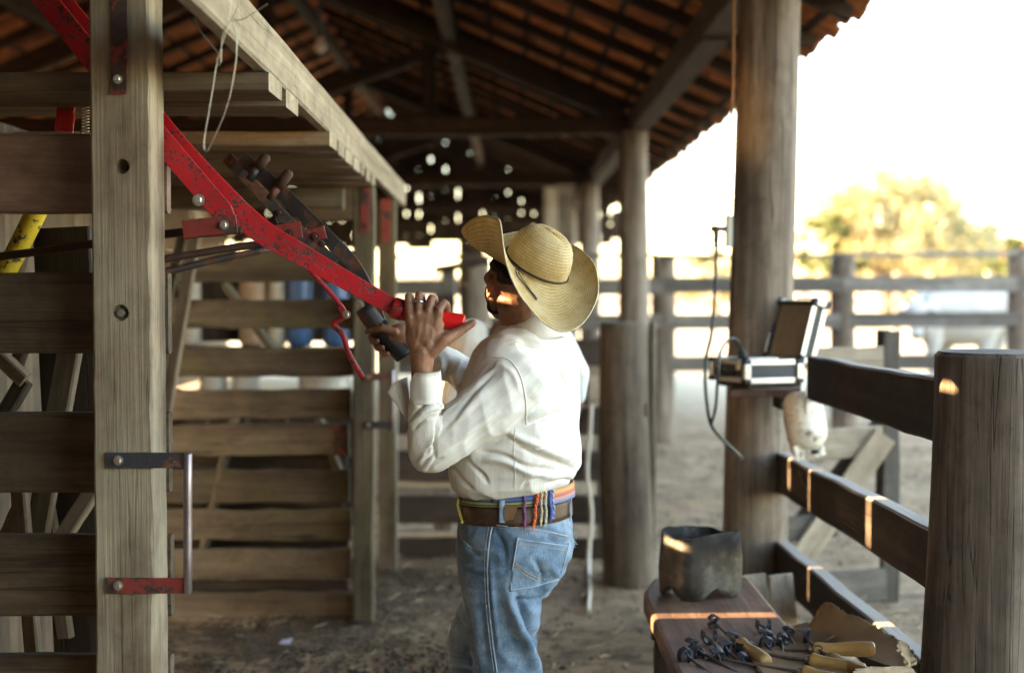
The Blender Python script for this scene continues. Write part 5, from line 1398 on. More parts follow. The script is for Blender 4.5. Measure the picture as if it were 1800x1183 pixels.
# ring and thumbnail
rc = hp(736, 532, 3.760); rd = (hp(*pip[1])-hp(mcp[1][0], mcp[1][1], 3.752)).normalized()
rx = Vector((1, 0, 0)); rx = (rx-rd*rx.dot(rd)).normalized(); ry = rd.cross(rx)
tube('finger_ring', [rc+(rx*math.cos(t)+ry*math.sin(t))*.0128 for t in [i*math.pi/14 for i in range(29)]], .0026, simple('silver', (.7, .7, .72), .2, 1., .05, 10, 0), body, 8)
bvB = bvh_of(body)
def grid_patch(name, bv, quad, nu, nv, off, th, mat, parent, bulge=0., uv=True):
    """a thin sheet lying on a surface: quad = 4 measured corners, clockwise from upper left"""
    V, UV = [], []; ok = True; last = None
    for layer in (1, 0):
        for i in range(nu+1):
            for j in range(nv+1):
                u, v = i/nu, j/nv
                a = (quad[0][0]*(1-u)+quad[1][0]*u, quad[0][1]*(1-u)+quad[1][1]*u); b = (quad[3][0]*(1-u)+quad[2][0]*u, quad[3][1]*(1-u)+quad[2][1]*u)
                h = cast(bv, a[0]*(1-v)+b[0]*v, a[1]*(1-v)+b[1]*v)
                if h is None: h = last
                if h is None: return None
                last = h
                V.append(h[0] + h[1]*(off*(1 if layer else -.5) + (bulge*math.sin(u*math.pi)*math.sin(v*math.pi) if layer else 0))); UV.append((u, v))
    m_ = (nu+1)*(nv+1); F = []
    for i in range(nu):
        for j in range(nv):
            a = i*(nv+1)+j; F.append((a, a+1, a+nv+2, a+nv+1)); F.append((m_+a, m_+a+nv+1, m_+a+nv+2, m_+a+1))
    bd = [i*(nv+1) for i in range(nu)] + [nu*(nv+1)+j for j in range(nv)] + [(nu-i)*(nv+1)+nv for i in range(nu)] + [nv-j for j in range(nv)]
    for a, b_ in zip(bd, bd[1:]+bd[:1]): F.append((a, b_, m_+b_, m_+a))
    return mk(name, V, F, mat, parent, smooth=True, uv=UV, origin=V[0])
def surf_line(bv, line, off, n=30):
    out = []
    for q in crom([Vector((x, y, 0)) for x, y in line], n):
        h = cast(bv, q.x, q.y)
        if h is not None: out.append(h[0]+h[1]*off)
    return out
nail = simple('fingernail', (.48, .30, .21), .3, 0, .1, 10, 0)
grid_patch('thumbnail', bvB, ((822, 564), (831, 563), (832, 571), (824, 573)), 5, 5, .0012, .001, nail, body, .0008)
# beard shadow: short hair over jaw and cheek
def skin_shell(name, test, off, mat):
    me = body.data; keep = []; W = WM[body.name]
    vv = [W @ v.co for v in me.vertices]; nn = [v.normal.copy() for v in me.vertices]
    sel = [p for p in me.polygons if all(test((vv[i]-HC).dot(HF), (vv[i]-HC).dot(HL), (vv[i]-HC).dot(HU), vv[i]) for i in p.vertices)]
    ids = sorted({i for p in sel for i in p.vertices}); mp = {j: k for k, j in enumerate(ids)}
    V = [vv[i]+nn[i]*off*(1+.5*noise.noise(vv[i]*260)) for i in ids]; Fs = [tuple(mp[i] for i in p.vertices) for p in sel]
    # one object for each separate patch
    par = list(range(len(V)))
    def fd(i):
        while par[i] != i: par[i] = par[par[i]]; i = par[i]
        return i
    for f in Fs:
        for q in f[1:]: par[fd(q)] = fd(f[0])
    isl = {}
    for f in Fs: isl.setdefault(fd(f[0]), []).append(f)
    for fs in isl.values():
        if len(fs) < 60: continue
        ii = sorted({i for f in fs for i in f}); m2 = {j: k for k, j in enumerate(ii)}
        mk(name, [V[i] for i in ii], [tuple(m2[i] for i in f) for f in fs], mat, body, smooth=True, origin=HC)
hairm = simple('dark_hair', (.018, .012, .009), .7, 0, .4, 60, .5, 300)
def beard_test(a, b, c, w_):
    if (w_-HC).length > .17: return False
    e = .006*noise.noise(w_*70)
    if a > .088 or (w_-P(868, 555, 3.96)).length > .095: return False
    return -.14 < c < -.034+e and a > -.004 and (w_-NB).length > .085
skin_shell('beard', beard_test, .0022, hairm)
def hair_test(a, b, c, w_):
    e = .005*noise.noise(w_*60)
    if (w_-HC).length > .17 or (w_-hcx0).dot(HATU0) > -.012: return False
    return (c > .014+e and a < .022 and (abs(b) > .03)) and not (abs(a+.020) < .026 and abs(c+.004) < .040 and abs(b) > .068)
    return (c > .018+e or a < -.045) and c > -.05+e and a < .05 and not (abs(a+.020) < .030 and abs(c+.004) < .042 and abs(b) > .068) and (a < .02 or c > .06) or (-.0 < a < .022+e and -.018 < c < .05 and abs(b) > .05)
skin_shell('hair', hair_test, .0035, hairm)
for s in (1, -1):
    V, F = ellg(H(.080, s*.030, .014), AX, (.012, .012, .012), 14, 8); mk('eye', V, F, simple('eye_white', (.6, .57, .52), .2, 0, .05, 5, 0), body, smooth=True)
# ------------------------------------------------------------------ shirt
TR = [(858, 808, 999), (846, 796, 1012), (822, 791, 1021), (780, 794, 1023), (740, 799, 1021), (700, 805, 1019), (660, 815, 1016), (628, 828, 1009), (604, 846, 994), (586, 872, 972), (575, 893, 955)]
rings = [sring(y, a, b, 1.22 if y > 640 else 1.22+.5*(640-y)/60, p=2.35, tilt=(.05 if y > 840 else 0)) for y, a, b in TR]
torso = loftg(rings)
armL_u = chain([P(905, 672, 3.90), P(860, 714, 3.872), P(800, 757, 3.852), P(757, 790, 3.845)], [.094, .085, .069, .060])
armL_f = chain([P(753, 790, 3.842), P(744, 765, 3.822), P(745, 735, 3.800), P(748, 702, 3.785), P(749, 690, 3.78)], [.056, .049, .0455, .045, .043])
armR = chain([SHR, ELR], [.088, .064]); armR_f = chain([ELR, WRR.lerp(ELR, .28)], [.060, .046])
shoul = join(capg(P(925, 610, YM), P(893, 645, 3.93), .06, .088), capg(P(930, 612, YM), P(950, 640, 4.19), .06, .085))
cs, Fs_, ns = voxel([torso, armL_u, armL_f, armR, armR_f, shoul], .0044, 9, .5)
def bone_uv(co):
    bones = [(Vector((.02, YM, .9)), Vector((.02, YM, 1.5)), .2, f_), (SHL, ELL, .08, Vector((0, 1, 0))), (ELL, P(748, 690, 3.78), .05, Vector((0, 1, 0))), (SHR, ELR, .08, Vector((0, 1, 0))), (ELR, WRR, .05, Vector((0, 1, 0)))]
    best = np.full(len(co), 1e9); U = np.zeros((len(co), 3))
    for i, (a, b, r, ref) in enumerate(bones):
        a_, d = np.array(a), np.array((b-a).normalized()); L = (b-a).length
        t = (co-a_) @ d; ax = a_ + np.clip(t, 0, L)[:, None]*d; v = co-ax; dist = np.linalg.norm(v, axis=1)
        sc = np.abs(dist - r)/r if i == 0 else dist/r - .35
        if i == 0: sc = dist/r
        rf_ = np.array((ref - Vector(d)*ref.dot(Vector(d))).normalized()); rg = np.cross(d, rf_)
        ang = np.arctan2(v @ rg, v @ rf_); m = sc < best; best[m] = sc[m]
        u = np.stack([ang*r*1.05, t, np.full(len(co), i*3.7)], 1); U[m] = u[m]
    return U
ds = np.zeros(len(cs))
low = vnoise(cs, (5, 5, 4), 3); mid = vnoise(cs, (13, 13, 9), 8)
ds += .007*low + .0065*(1-2*np.abs(mid)) - .0015
arm_fold = [
 ([(893, 766), (928, 789), (969, 807), (1012, 826)], -.010, 5, .3), ([(888, 757), (930, 778), (972, 797), (1015, 812)], .009, 8, 0), ([(925, 746), (955, 734), (984, 722)], -.009, 4, .3), ([(922, 737), (955, 722), (990, 708)], .007, 7, 0),
 ([(900, 784), (942, 787), (985, 773)], -.006, 4.5, .2), ([(848, 793), (886, 799), (928, 818), (972, 824)], -.010, 5, .3), ([(845, 806), (890, 812), (930, 831), (985, 840)], .007, 8, 0),
 ([(973, 638), (986, 660), (993, 682)], -.008, 3, .4), ([(965, 640), (978, 664), (985, 690)], .005, 6, 0), ([(826, 810), (850, 834), (858, 850)], -.006, 5, .2), ([(800, 822), (815, 842), (835, 858)], -.005, 5, 0), ([(918, 858), (930, 845), (955, 838)], -.005, 4, 0),
 ([(930, 700), (950, 680), (962, 650)], .004, 9, 0), ([(985, 760), (1000, 740), (1012, 700)], -.005, 6, 0), ([(945, 760), (975, 745), (1010, 735)], -.004, 5, 0),
 ([(960, 850), (985, 842), (1008, 845)], -.006, 4, 0),
 # sleeve
 ([(722, 744), (748, 722), (779, 712)], .007, 5, 0), ([(720, 736), (745, 713), (772, 705)], -.007, 4, .2), ([(724, 757), (748, 737), (768, 730)], -.005, 4, 0), ([(729, 705), (742, 712), (748, 700)], -.006, 4, 0), ([(760, 697), (770, 712), (781, 718)], -.006, 3.5, 0),
 ([(779, 716), (768, 745), (763, 775), (765, 806)], -.012, 4, 0), ([(772, 745), (758, 772), (752, 796)], .006, 6, 0), ([(745, 800), (756, 785), (764, 770)], -.006, 3, 0), ([(742, 818), (753, 806), (765, 796)], -.006, 3.5, 0), ([(752, 826), (763, 812), (778, 802)], -.005, 3.5, 0), ([(735, 812), (745, 800), (752, 790)], .005, 4, 0),
 ([(778, 755), (800, 737), (835, 690), (868, 655)], -.006, 6, 0), ([(790, 748), (815, 728), (850, 690)], .006, 8, 0), ([(786, 792), (830, 765), (890, 720)], -.004, 8, 0), ([(800, 775), (850, 742), (905, 715)], .004, 9, 0), ([(775, 728), (792, 712), (808, 700)], -.006, 4, 0), ([(830, 672), (850, 655), (872, 640)], -.005, 5, 0), ([(868, 640), (900, 655), (915, 690)], .004, 6, 0),
 # far sleeve
 ([(790, 640), (785, 665), (800, 690)], -.012, 6, .3), ([(810, 635), (800, 665), (812, 690)], .007, 7, 0), ([(775, 630), (778, 650), (785, 670)], .006, 5, 0)]
for line, amp, wid, sk in arm_fold: fold(cs, ns, ds, line, amp*(1.9 if amp < 0 else 1.7), wid*(.62 if amp < 0 else .8), sk)
cs = cs + ns*ds[:, None]
def fabric():
    m, nt, b = newmat('cream_crinkle_cotton')
    at = N(nt, 'ShaderNodeAttribute'); at.attribute_name = 'fab'
    def st(sx, sy, detail=3):
        mp = N(nt, 'ShaderNodeMapping'); mp.inputs['Scale'].default_value = (sx, sy, 1); nt.links.new(at.outputs['Vector'], mp.inputs['Vector'])
        return noi(nt, mp.outputs[0], 1, detail, .6, .3)
    a = st(330, 9); c = st(900, 60, 2); d = st(24, 14, 5)
    r = ramp(nt, [(.3, (.655, .62, .55)), (.5, (.725, .69, .625)), (.7, (.765, .735, .675))]); nt.links.new(a, r.inputs[0])
    r2 = ramp(nt, [(.3, .86), (.6, 1.04)]); nt.links.new(d, r2.inputs[0])
    v_ = coords(nt, (1, 1, 1), False); ns_ = noi(nt, v_, 4.5, 6, .68); rs_ = ramp(nt, [(.5, 0.), (.72, .42)]); nt.links.new(ns_, rs_.inputs[0])
    nt.links.new(mixc(nt, rs_.outputs[0], mixc(nt, .8, r.outputs[0], r2.outputs[0], 'MULTIPLY'), (.47, .40, .30)), b.inputs['Base Color'])
    b.inputs['Roughness'].default_value = .85; b.inputs['Specular IOR Level'].default_value = .15; b.inputs['Sheen Weight'].default_value = .15
    s = N(nt, 'ShaderNodeMath', operation='MULTIPLY_ADD'); nt.links.new(c, s.inputs[0]); s.inputs[1].default_value = .35; nt.links.new(a, s.inputs[2])
    bp = N(nt, 'ShaderNodeBump'); bp.inputs['Strength'].default_value = .35; bp.inputs['Distance'].default_value = .0022
    nt.links.new(s.outputs[0], bp.inputs['Height'])
    nt.links.new(bp.outputs[0], b.inputs['Normal'])
    return m
M_['shirt'] = fabric()
def put_attr(o, U):
    a = o.data.attributes.new('fab', 'FLOAT_VECTOR', 'POINT'); a.data.foreach_set('vector', np.asarray(U, dtype=np.float32).ravel())
shirt = mk('shirt', [Vector(v) for v in cs], Fs_, M_['shirt'], body, smooth=True, origin=(0, YM, 1))
put_attr(shirt, bone_uv(cs))
bpy.context.view_layer.update()
bvS = bvh_of(shirt)
def fabpart(name, V, F, parent=None, U=None, smooth=True):
    o = mk(name, V, F, M_['shirt'], parent or shirt, smooth=smooth, origin=V[0])
    put_attr(o, U if U is not None else [(v[0], v[2], .3) for v in V]); return o
# seams: armhole, shoulder, side, yoke
def seam(line, r=.0022, n=40):
    pts = surf_line(bvS, line, .0004, n)
    if len(pts) > 3:
        V, F = tube_geo(pts, r, 6); fabpart('seam', V, F, shirt)
seam([(868, 628), (893, 632), (912, 655), (922, 690), (925, 720), (925, 746)])
seam([(906, 755), (903, 790), (905, 825), (904, 858)], .0014)
seam([(880, 607), (905, 601), (935, 610), (975, 612), (1005, 625)], .0014)
# cuffs: unbuttoned, open toward the wrist's inner side
def cuff(c0, c1, r0, r1, a0, a1, name, flare=0.):
    d = (c1-c0).normalized(); x = Vector((0, -1, 0)); x = (x-d*x.dot(d)).normalized(); y = d.cross(x); V, F, U = [], [], []
    n, m_ = 30, 6
    for lay in (0, 1):
        for i in range(m_+1):
            t = i/m_
            for k in range(n+1):
                q = k/n; a = a0+(a1-a0)*q; r = (r0+(r1-r0)*t) - lay*.0022 + flare*max(0, q-.7)**1.5*2 + .0015*math.sin(a*5+t*2)
                tt = t if lay < 2 else t
                cut = max(0, (.14-q)/.14)*.32 + max(0, (q-.86)/.14)*.32
                V.append(c0.lerp(c1, min(t, 1-cut)) + (x*math.cos(a)+y*math.sin(a))*r); U.append((a*r0, t*.06, .5))
    w_ = n+1; M2 = (m_+1)*w_
    for i in range(m_):
        for k in range(n):
            a = i*w_+k; F.append((a, a+1, a+w_+1, a+w_)); F.append((M2+a, M2+a+w_, M2+a+w_+1, M2+a+1))
    bd = list(range(n)) + [i*w_+n for i in range(m_)] + [m_*w_+n-k for k in range(n)] + [(m_-i)*w_ for i in range(m_)]
    for a, b_ in zip(bd, bd[1:]+bd[:1]): F.append((a, b_, M2+b_, M2+a))
    fabpart(name, V, F, shirt, U)
cuff(P(748, 704, 3.782), P(747, 650, 3.768), .0435, .0425, math.radians(-62), math.radians(120), 'cuff')
# the free half of the open cuff hanging out to the left, and the sleeve placket below it
def sheet(name, pts3, th, n=10, belly=0.):
    q = [Vector(p) for p in pts3]; V, F, U = [], [], []
    for lay in (0, 1):
        for i in range(n+1):
            for j in range(n+1):
                u, v = i/n, j/n
                p = q[0].lerp(q[1], u).lerp(q[3].lerp(q[2], u), v); p = p + Vector((0, -belly*math.sin(u*math.pi)*(1-.5*v) + lay*th, 0)); V.append(p); U.append((u*.05, v*.09, .7))
    w_ = n+1; M2 = w_*w_
    for i in range(n):
        for j in range(n):
            a = i*w_+j; F.append((a, a+1, a+w_+1, a+w_)); F.append((M2+a, M2+a+w_, M2+a+w_+1, M2+a+1))
    bd = [i*w_ for i in range(n)] + [n*w_+j for j in range(n)] + [(n-i)*w_+n for i in range(n)] + [n-j for j in range(n)]
    for a, b_ in zip(bd, bd[1:]+bd[:1]): F.append((a, b_, M2+b_, M2+a))
    fabpart(name, V, F, shirt, U)
sheet('cuff_flap', [P(692, 672, 3.80), P(716, 662, 3.815), P(724, 748, 3.815), P(712, 735, 3.805)], .002, 10, .006)
sheet('cuff_flap', [P(681, 690, 3.80), P(693, 671, 3.80), P(714, 740, 3.806), P(709, 730, 3.805)], .002, 8, .004)
# collar folded down round the neck
NC = P(925, 588, 4.065)
cx_ = (NB-HC).normalized()
def collar():
    ax = Vector((.05, -.02, 1)).normalized(); a = f_; b = l_
    prof = [(.066, .004), (.067, .030), (.070, .040), (.076, .040), (.088, .022), (.102, -.006), (.110, -.028)]
    V, F, U = [], [], []; n = 40
    for lay in (0, 1):
        for r, z in prof:
            for k in range(n+1):
                t = math.radians(14) + (2*math.pi-math.radians(28))*k/n
                e = .010*max(0, math.cos(t))**4 if z < 0 else 0
                rr = r - lay*.0022
                V.append(NC + f_*(rr*1.05*math.cos(t)+.004) + l_*(rr*1.0*math.sin(t)) + ax*(z - .022*math.cos(t)*1.0 + .002 - e)); U.append((t*.08, z, .9))
    w_ = n+1; m_ = len(prof); M2 = m_*w_
    for i in range(m_-1):
        for k in range(n):
            q = i*w_+k; F.append((q, q+1, q+w_+1, q+w_)); F.append((M2+q, M2+q+w_, M2+q+w_+1, M2+q+1))
    bd = list(range(n)) + [i*w_+n for i in range(m_-1)] + [(m_-1)*w_+n-k for k in range(n)] + [(m_-1-i)*w_ for i in range(m_-1)]
    for q, q2 in zip(bd, bd[1:]+bd[:1]): F.append((q, q2, M2+q2, M2+q))
    fabpart('collar', V, F, shirt, U)
collar()
# ------------------------------------------------------------------ jeans
JR = [(866, 814, 1001), (885, 812, 1002), (905, 809, 1004), (930, 805, 1008), (958, 803, 1010), (985, 805, 1004), (1010, 808, 992), (1035, 812, 972), (1052, 820, 955)]
pelv = loftg([sring(y, a, b, 1.12, p=2.25) for y, a, b in JR])
def leg(rows, Ys, ratio=1.0):
    return loftg([sring(y, a, b, ratio, n=30, p=2.1, Y=Yq) for (y, a, b), Yq in zip(rows, Ys)])
LL = [(985, 806, 985), (1020, 809, 965), (1050, 814, 955), (1085, 820, 951), (1125, 826, 947), (1160, 831, 946), (1190, 834, 947), (1250, 838, 946), (1340, 842, 942), (1425, 846, 940)]
legL = leg(LL, [4.01, 4.0, 3.99, 3.985, 3.98, 3.98, 3.98, 3.99, 4.0, 4.01])
RL = [(980, 850, 1000), (1015, 838, 985), (1040, 825, 966), (1065, 808, 935), (1095, 795, 905), (1130, 788, 886), (1165, 788, 880), (1200, 800, 888), (1280, 820, 905), (1400, 850, 930)]
legR = leg(RL, [4.13, 4.14, 4.15, 4.17, 4.19, 4.20, 4.205, 4.21, 4.22, 4.23])
cj, Fj, nj = voxel([pelv, legL, legR], .0044, 9, .5)
dj = .0045*vnoise(cj, (7, 7, 5), 5) + .0045*(1-2*np.abs(vnoise(cj, (16, 16, 22), 2)))-.001
for line, amp, wid in [
  ([(890, 1030), (900, 1070), (914, 1110), (930, 1150), (946, 1195)], .018, 13), ([(908, 1045), (925, 1085), (941, 1125), (952, 1160)], -.018, 9), ([(899, 1052), (930, 1055), (953, 1048)], -.008, 4), ([(940, 985), (955, 1010), (950, 1030)], -.012, 6), ([(965, 990), (975, 1010), (960, 1030), (951, 1048)], .008, 6), ([(930, 990), (945, 1000), (958, 1020)], .005, 7), ([(955, 1030), (980, 1010), (1000, 985)], -.009, 4),
  ([(812, 1000), (835, 1010), (858, 1008)], -.004, 5), ([(815, 1030), (838, 1036), (858, 1030)], -.003, 4), ([(870, 930), (885, 960), (890, 1000)], -.004, 7), ([(898, 920), (930, 926), (975, 935)], -.004, 5), ([(960, 945), (980, 955), (1000, 950)], -.004, 5), ([(845, 1060), (850, 1110), (855, 1170)], -.003, 8), ([(862, 985), (868, 1060), (878, 1150)], .004, 6),
  ([(790, 1150), (805, 1158), (830, 1160)], -.008, 4), ([(789, 1138), (808, 1146), (832, 1145)], .006, 4), ([(790, 1172), (808, 1170), (832, 1178)], .006, 5), ([(800, 1080), (815, 1100), (830, 1105)], -.006, 5), ([(820, 940), (830, 965), (848, 980)], -.003, 5)]:
    fold(cj, nj, dj, line, amp*2.0, wid*.75)
cj = cj + nj*dj[:, None]
def denim():
    m, nt, b = newmat('faded_denim')
    v = coords(nt, (1, 1, 1), False); n1 = noi(nt, v, 7, 5, .6); n2 = noi(nt, v, 34, 5, .65)
    mp = N(nt, 'ShaderNodeMapping'); mp.inputs['Scale'].default_value = (420, 420, 60); mp.inputs['Rotation'].default_value = (0, .25, .2)
    tc = N(nt, 'ShaderNodeTexCoord'); nt.links.new(tc.outputs['Object'], mp.inputs['Vector']); n3 = noi(nt, mp.outputs[0], 1, 2, .6)
    r = ramp(nt, [(.3, (.05, .085, .14)), (.5, (.13, .19, .265)), (.68, (.27, .34, .415))]); nt.links.new(n1, r.inputs[0])
    r2 = ramp(nt, [(.3, .72), (.6, 1.15)]); nt.links.new(n2, r2.inputs[0]); r3 = ramp(nt, [(.3, .62), (.65, 1.25)]); nt.links.new(n3, r3.inputs[0])
    c = mixc(nt, .6, r.outputs[0], r2.outputs[0], 'MULTIPLY'); c = mixc(nt, .7, c, r3.outputs[0], 'MULTIPLY')
    # yellowish grime from work on the thighs
    n4 = noi(nt, v, 4.2, 6, .7); r4 = ramp(nt, [(.56, 0.), (.76, .28)]); nt.links.new(n4, r4.inputs[0]); c = mixc(nt, r4.outputs[0], c, (.24, .24, .20))
    nt.links.new(c, b.inputs['Base Color']); b.inputs['Roughness'].default_value = .9; b.inputs['Specular IOR Level'].default_value = .12; b.inputs['Sheen Weight'].default_value = .2
    s = N(nt, 'ShaderNodeMath', operation='MULTIPLY_ADD'); nt.links.new(n3, s.inputs[0]); s.inputs[1].default_value = .5; nt.links.new(n2, s.inputs[2])
    bp = N(nt, 'ShaderNodeBump'); bp.inputs['Strength'].default_value = .45; bp.inputs['Distance'].default_value = .002
    nt.links.new(s.outputs[0], bp.inputs['Height']); nt.links.new(bp.outputs[0], b.inputs['Normal'])
    return m
M_['denim'] = denim(); M_['stitch'] = simple('denim_seam', (.30, .36, .42), .9, 0, .35, 90, .4, 300); M_['thread'] = simple('tan_thread', (.36, .27, .17), .8, 0, .3, 200, 0)
jeans = mk('jeans', [Vector(v) for v in cj], Fj, M_['denim'], body, smooth=True, origin=(0, YM, .9))
bpy.context.view_layer.update(); bvJ = bvh_of(jeans)
def jseam(line, r, off, mat='stitch', n=40, name='seam', par=None):
    pts = surf_line(bvJ, line, off, n)
    if len(pts) > 3: V, F = tube_geo(pts, r, 6); mk(name, V, F, M_[mat], par or jeans, smooth=True)
def dashes(line, name='stitching', off=.0016, mat='thread', n=46):
    pts = surf_line(bvJ, line, off, n*2); g = []
    for i in range(0, len(pts)-1, 2): g.append(tube_geo([pts[i], pts[i+1]], .0007, 4))
    if g: V, F = join(*g); tag(mk(name, V, F, M_[mat], jeans), None, None, None, 'stuff')
jseam([(868, 912), (861, 945), (857, 985), (858, 1040), (864, 1110), (874, 1185)], .0026, .0005)
jseam([(863, 912), (856, 945), (852, 985), (853, 1040), (859, 1110), (869, 1185)], .0016, .0002)
jseam([(868, 922), (900, 926), (950, 932), (1000, 943)], .0024, .0004); dashes([(868, 926), (900, 930), (950, 936), (1000, 947)])
jseam([(813, 908), (808, 925), (812, 945), (825, 960), (842, 966), (857, 966)], .0030, .0006); dashes([(818, 908), (813, 926), (817, 943), (828, 955), (843, 961), (857, 962)])
pq = ((908, 943), (999, 955), (984, 1020), (896, 1040))
pk = grid_patch('back_pocket', bvJ, pq, 22, 22, .0030, .002, M_['denim'], jeans)
def pk_line(pts, r=.0013, mat='stitch'):
    bv = bvh_of(pk); out = []
    for q in crom([Vector((x, y, 0)) for x, y in pts], 30):
        h = cast(bv, q.x, q.y)
        if h is not None: out.append(h[0]+h[1]*.0006)
    if len(out) > 3: V, F = tube_geo(out, r, 6); mk('stitching', V, F, M_[mat], pk, smooth=True)
bpy.context.view_layer.update()
pk_line([(910, 945), (905, 975), (899, 1010), (898, 1038)], .0020); pk_line([(909, 948), (950, 953), (997, 960)], .0020); pk_line([(909, 956), (950, 961), (995, 967)], .0010, 'thread')
pk_line([(899, 1037), (940, 1030), (982, 1018)], .0018); pk_line([(902, 985), (922, 1003), (945, 1015), (958, 1018)], .0010, 'thread'); pk_line([(903, 991), (922, 1009), (944, 1021)], .0010, 'thread'); pk_line([(985, 1015), (992, 985), (998, 962)], .0018)
# frayed tear at the seat seam
for i in range(14):
    a = P(1003+R.uniform(-2, 1), 938+R.uniform(0, 26), YM+.02); tube('loose_thread', [a, a+Vector((R.uniform(.004, .012), R.uniform(-.01, .004), R.uniform(-.008, .008))), a+Vector((R.uniform(.008, .02), R.uniform(-.01, .004), R.uniform(-.014, .01)))], .0007, M_['stitch'], jeans, 4)
# ---- belt, loops, sash, cords
def band(name, y0l, y0r, y1l, y1r, grow, mat, th=.003, a0=0, a1=360, n=72, rows=4, ratio=1.12):
    """a strap round the waist: upper edge y0, lower edge y1, at the left and right of the picture"""
    V, F, UV = [], [], []; full = (a1-a0) >= 360
    lays = []
    for lay in (0, 1):
        for i in range(rows+1):
            t = i/rows; yl = y0l+(y1l-y0l)*t; yr = y0r+(y1r-y0r)*t; ym = (yl+yr)/2
            k_ = (ym-866)/40; xl = 814-5*k_-grow; xr = 1001+3*k_+grow
            rg = sring(ym, xl - (-lay)*0 + (th*600 if lay else 0)*0, xr, ratio, n=360, p=2.25)
            c = P((xl+xr)/2, ym, YM)
            for j in range(n+1):
                a = a0+(a1-a0)*j/n; p = rg[int(round(a)) % 360].copy(); dv = p-c; dv.z = 0
                p += dv.normalized()*(-th if lay else 0); fx = (p.x-c.x)/max(1e-3, (xr-xl)/2/FPX*YM)
                p.z += -(yr-yl)/2/FPX*YM*fx
                V.append(p); UV.append((j/n, t))
    w_ = n+1; M2 = (rows+1)*w_
    for i in range(rows):
        for j in range(n):
            q = i*w_+j; F.append((q, q+w_, q+w_+1, q+1)); F.append((M2+q, M2+q+1, M2+q+w_+1, M2+q+w_))
    bd = list(range(n)) + [i*w_+n for i in range(rows)] + [rows*w_+n-k for k in range(n)] + [(rows-i)*w_ for i in range(rows)]
    for q, q2 in zip(bd, bd[1:]+bd[:1]): F.append((q, q2, M2+q2, M2+q))
    return mk(name, V, F, mat, body, smooth=True, uv=UV, origin=V[0])
leather = simple('brown_belt_leather', (.085, .042, .022), .5, 0, .5, 16, .3, 120)
belt = band('belt', 878, 872, 910, 904, 4.5, leather)
def sashmat(name, cols, wob):
    m, nt, b = newmat(name)
    uv = N(nt, 'ShaderNodeTexCoord'); sx = N(nt, 'ShaderNodeSeparateXYZ'); nt.links.new(uv.outputs['UV'], sx.inputs[0])
    r = ramp(nt, [(i/len(cols), tuple(.72*x+.04 for x in c)) for i, c in enumerate(cols)], 'CONSTANT'); nt.links.new(sx.outputs[1], r.inputs[0])
    mp = N(nt, 'ShaderNodeMapping'); mp.inputs['Scale'].default_value = (260, 14, 1); nt.links.new(uv.outputs['UV'], mp.inputs['Vector'])
    ck = N(nt, 'ShaderNodeTexChecker'); ck.inputs['Scale'].default_value = 1; ck.inputs[1].default_value = (.55, .55, .55, 1); ck.inputs[2].default_value = (1.1, 1.1, 1.1, 1); nt.links.new(mp.outputs[0], ck.inputs['Vector'])
    nt.links.new(mixc(nt, .8, r.outputs[0], ck.outputs[0], 'MULTIPLY'), b.inputs['Base Color']); b.inputs['Roughness'].default_value = .9
    bp = N(nt, 'ShaderNodeBump'); bp.inputs['Strength'].default_value = .5; bp.inputs['Distance'].default_value = .002; nt.links.new(ck.outputs[1], bp.inputs['Height']); nt.links.new(bp.outputs[0], b.inputs['Normal'])
    return m
sash = band('woven_sash', 862, 848, 878, 870, 8, sashmat('woven_sash_cool', [(.16, .22, .34), (.03, .035, .05), (.45, .52, .58), (.10, .19, .36), (.03, .035, .04), (.34, .40, .16), (.55, .48, .12), (.05, .05, .04), (.40, .42, .20)], 0), .004, n=120)
sash2 = band('sash_wrap', 858, 846, 876, 872, 10.5, sashmat('woven_sash_warm', [(.75, .36, .10), (.85, .50, .14), (.80, .26, .10), (.62, .14, .12), (.75, .36, .20), (.38, .34, .55), (.30, .34, .60)], 0), .004, a0=128, a1=215, n=50)
band('sash_wrap', 866, 848, 872, 860, 9.5, sashmat('woven_sash_blue', [(.06, .12, .36), (.10, .2, .5), (.06, .10, .30)], 0), .004, a0=88, a1=135, n=30)
bpy.context.view_layer.update(); bvL = [bvh_of(o) for o in (belt, sash, sash2, jeans)]; bvT = bvL[0]
def on_belt(x, y, off):
    hs_ = [h for h in (cast(b, x, y) for b in bvL) if h]
    if not hs_: return P(x, y, 3.85)
    h = min(hs_, key=lambda q: q[0].y)
    return h[0]+h[1]*off
def loop(x, y0, y1, w_=7):
    V, F = [], []; g = []
    cs_ = [on_belt(x, y, .004) for y in np.linspace(y0, y1, 8)]
    V = []
    for p in cs_:
        h = cast(bvT, x, 890); nn = h[1] if h else Vector((0, -1, 0)); s_ = nn.cross(UP).normalized()
        ww = w_/2/FPX*p.y
        V += [p-s_*ww, p-s_*ww*.9+nn*.003, p+s_*ww*.9+nn*.003, p+s_*ww]
    F = [(i*4+k, i*4+k+1, (i+1)*4+k+1, (i+1)*4+k) for i in range(7) for k in range(3)]
    mk('belt_loop', V, F, M_['denim'], jeans, smooth=True)
loop(883, 878, 918, 11); loop(968, 872, 912, 9); loop(1000, 876, 916, 6)
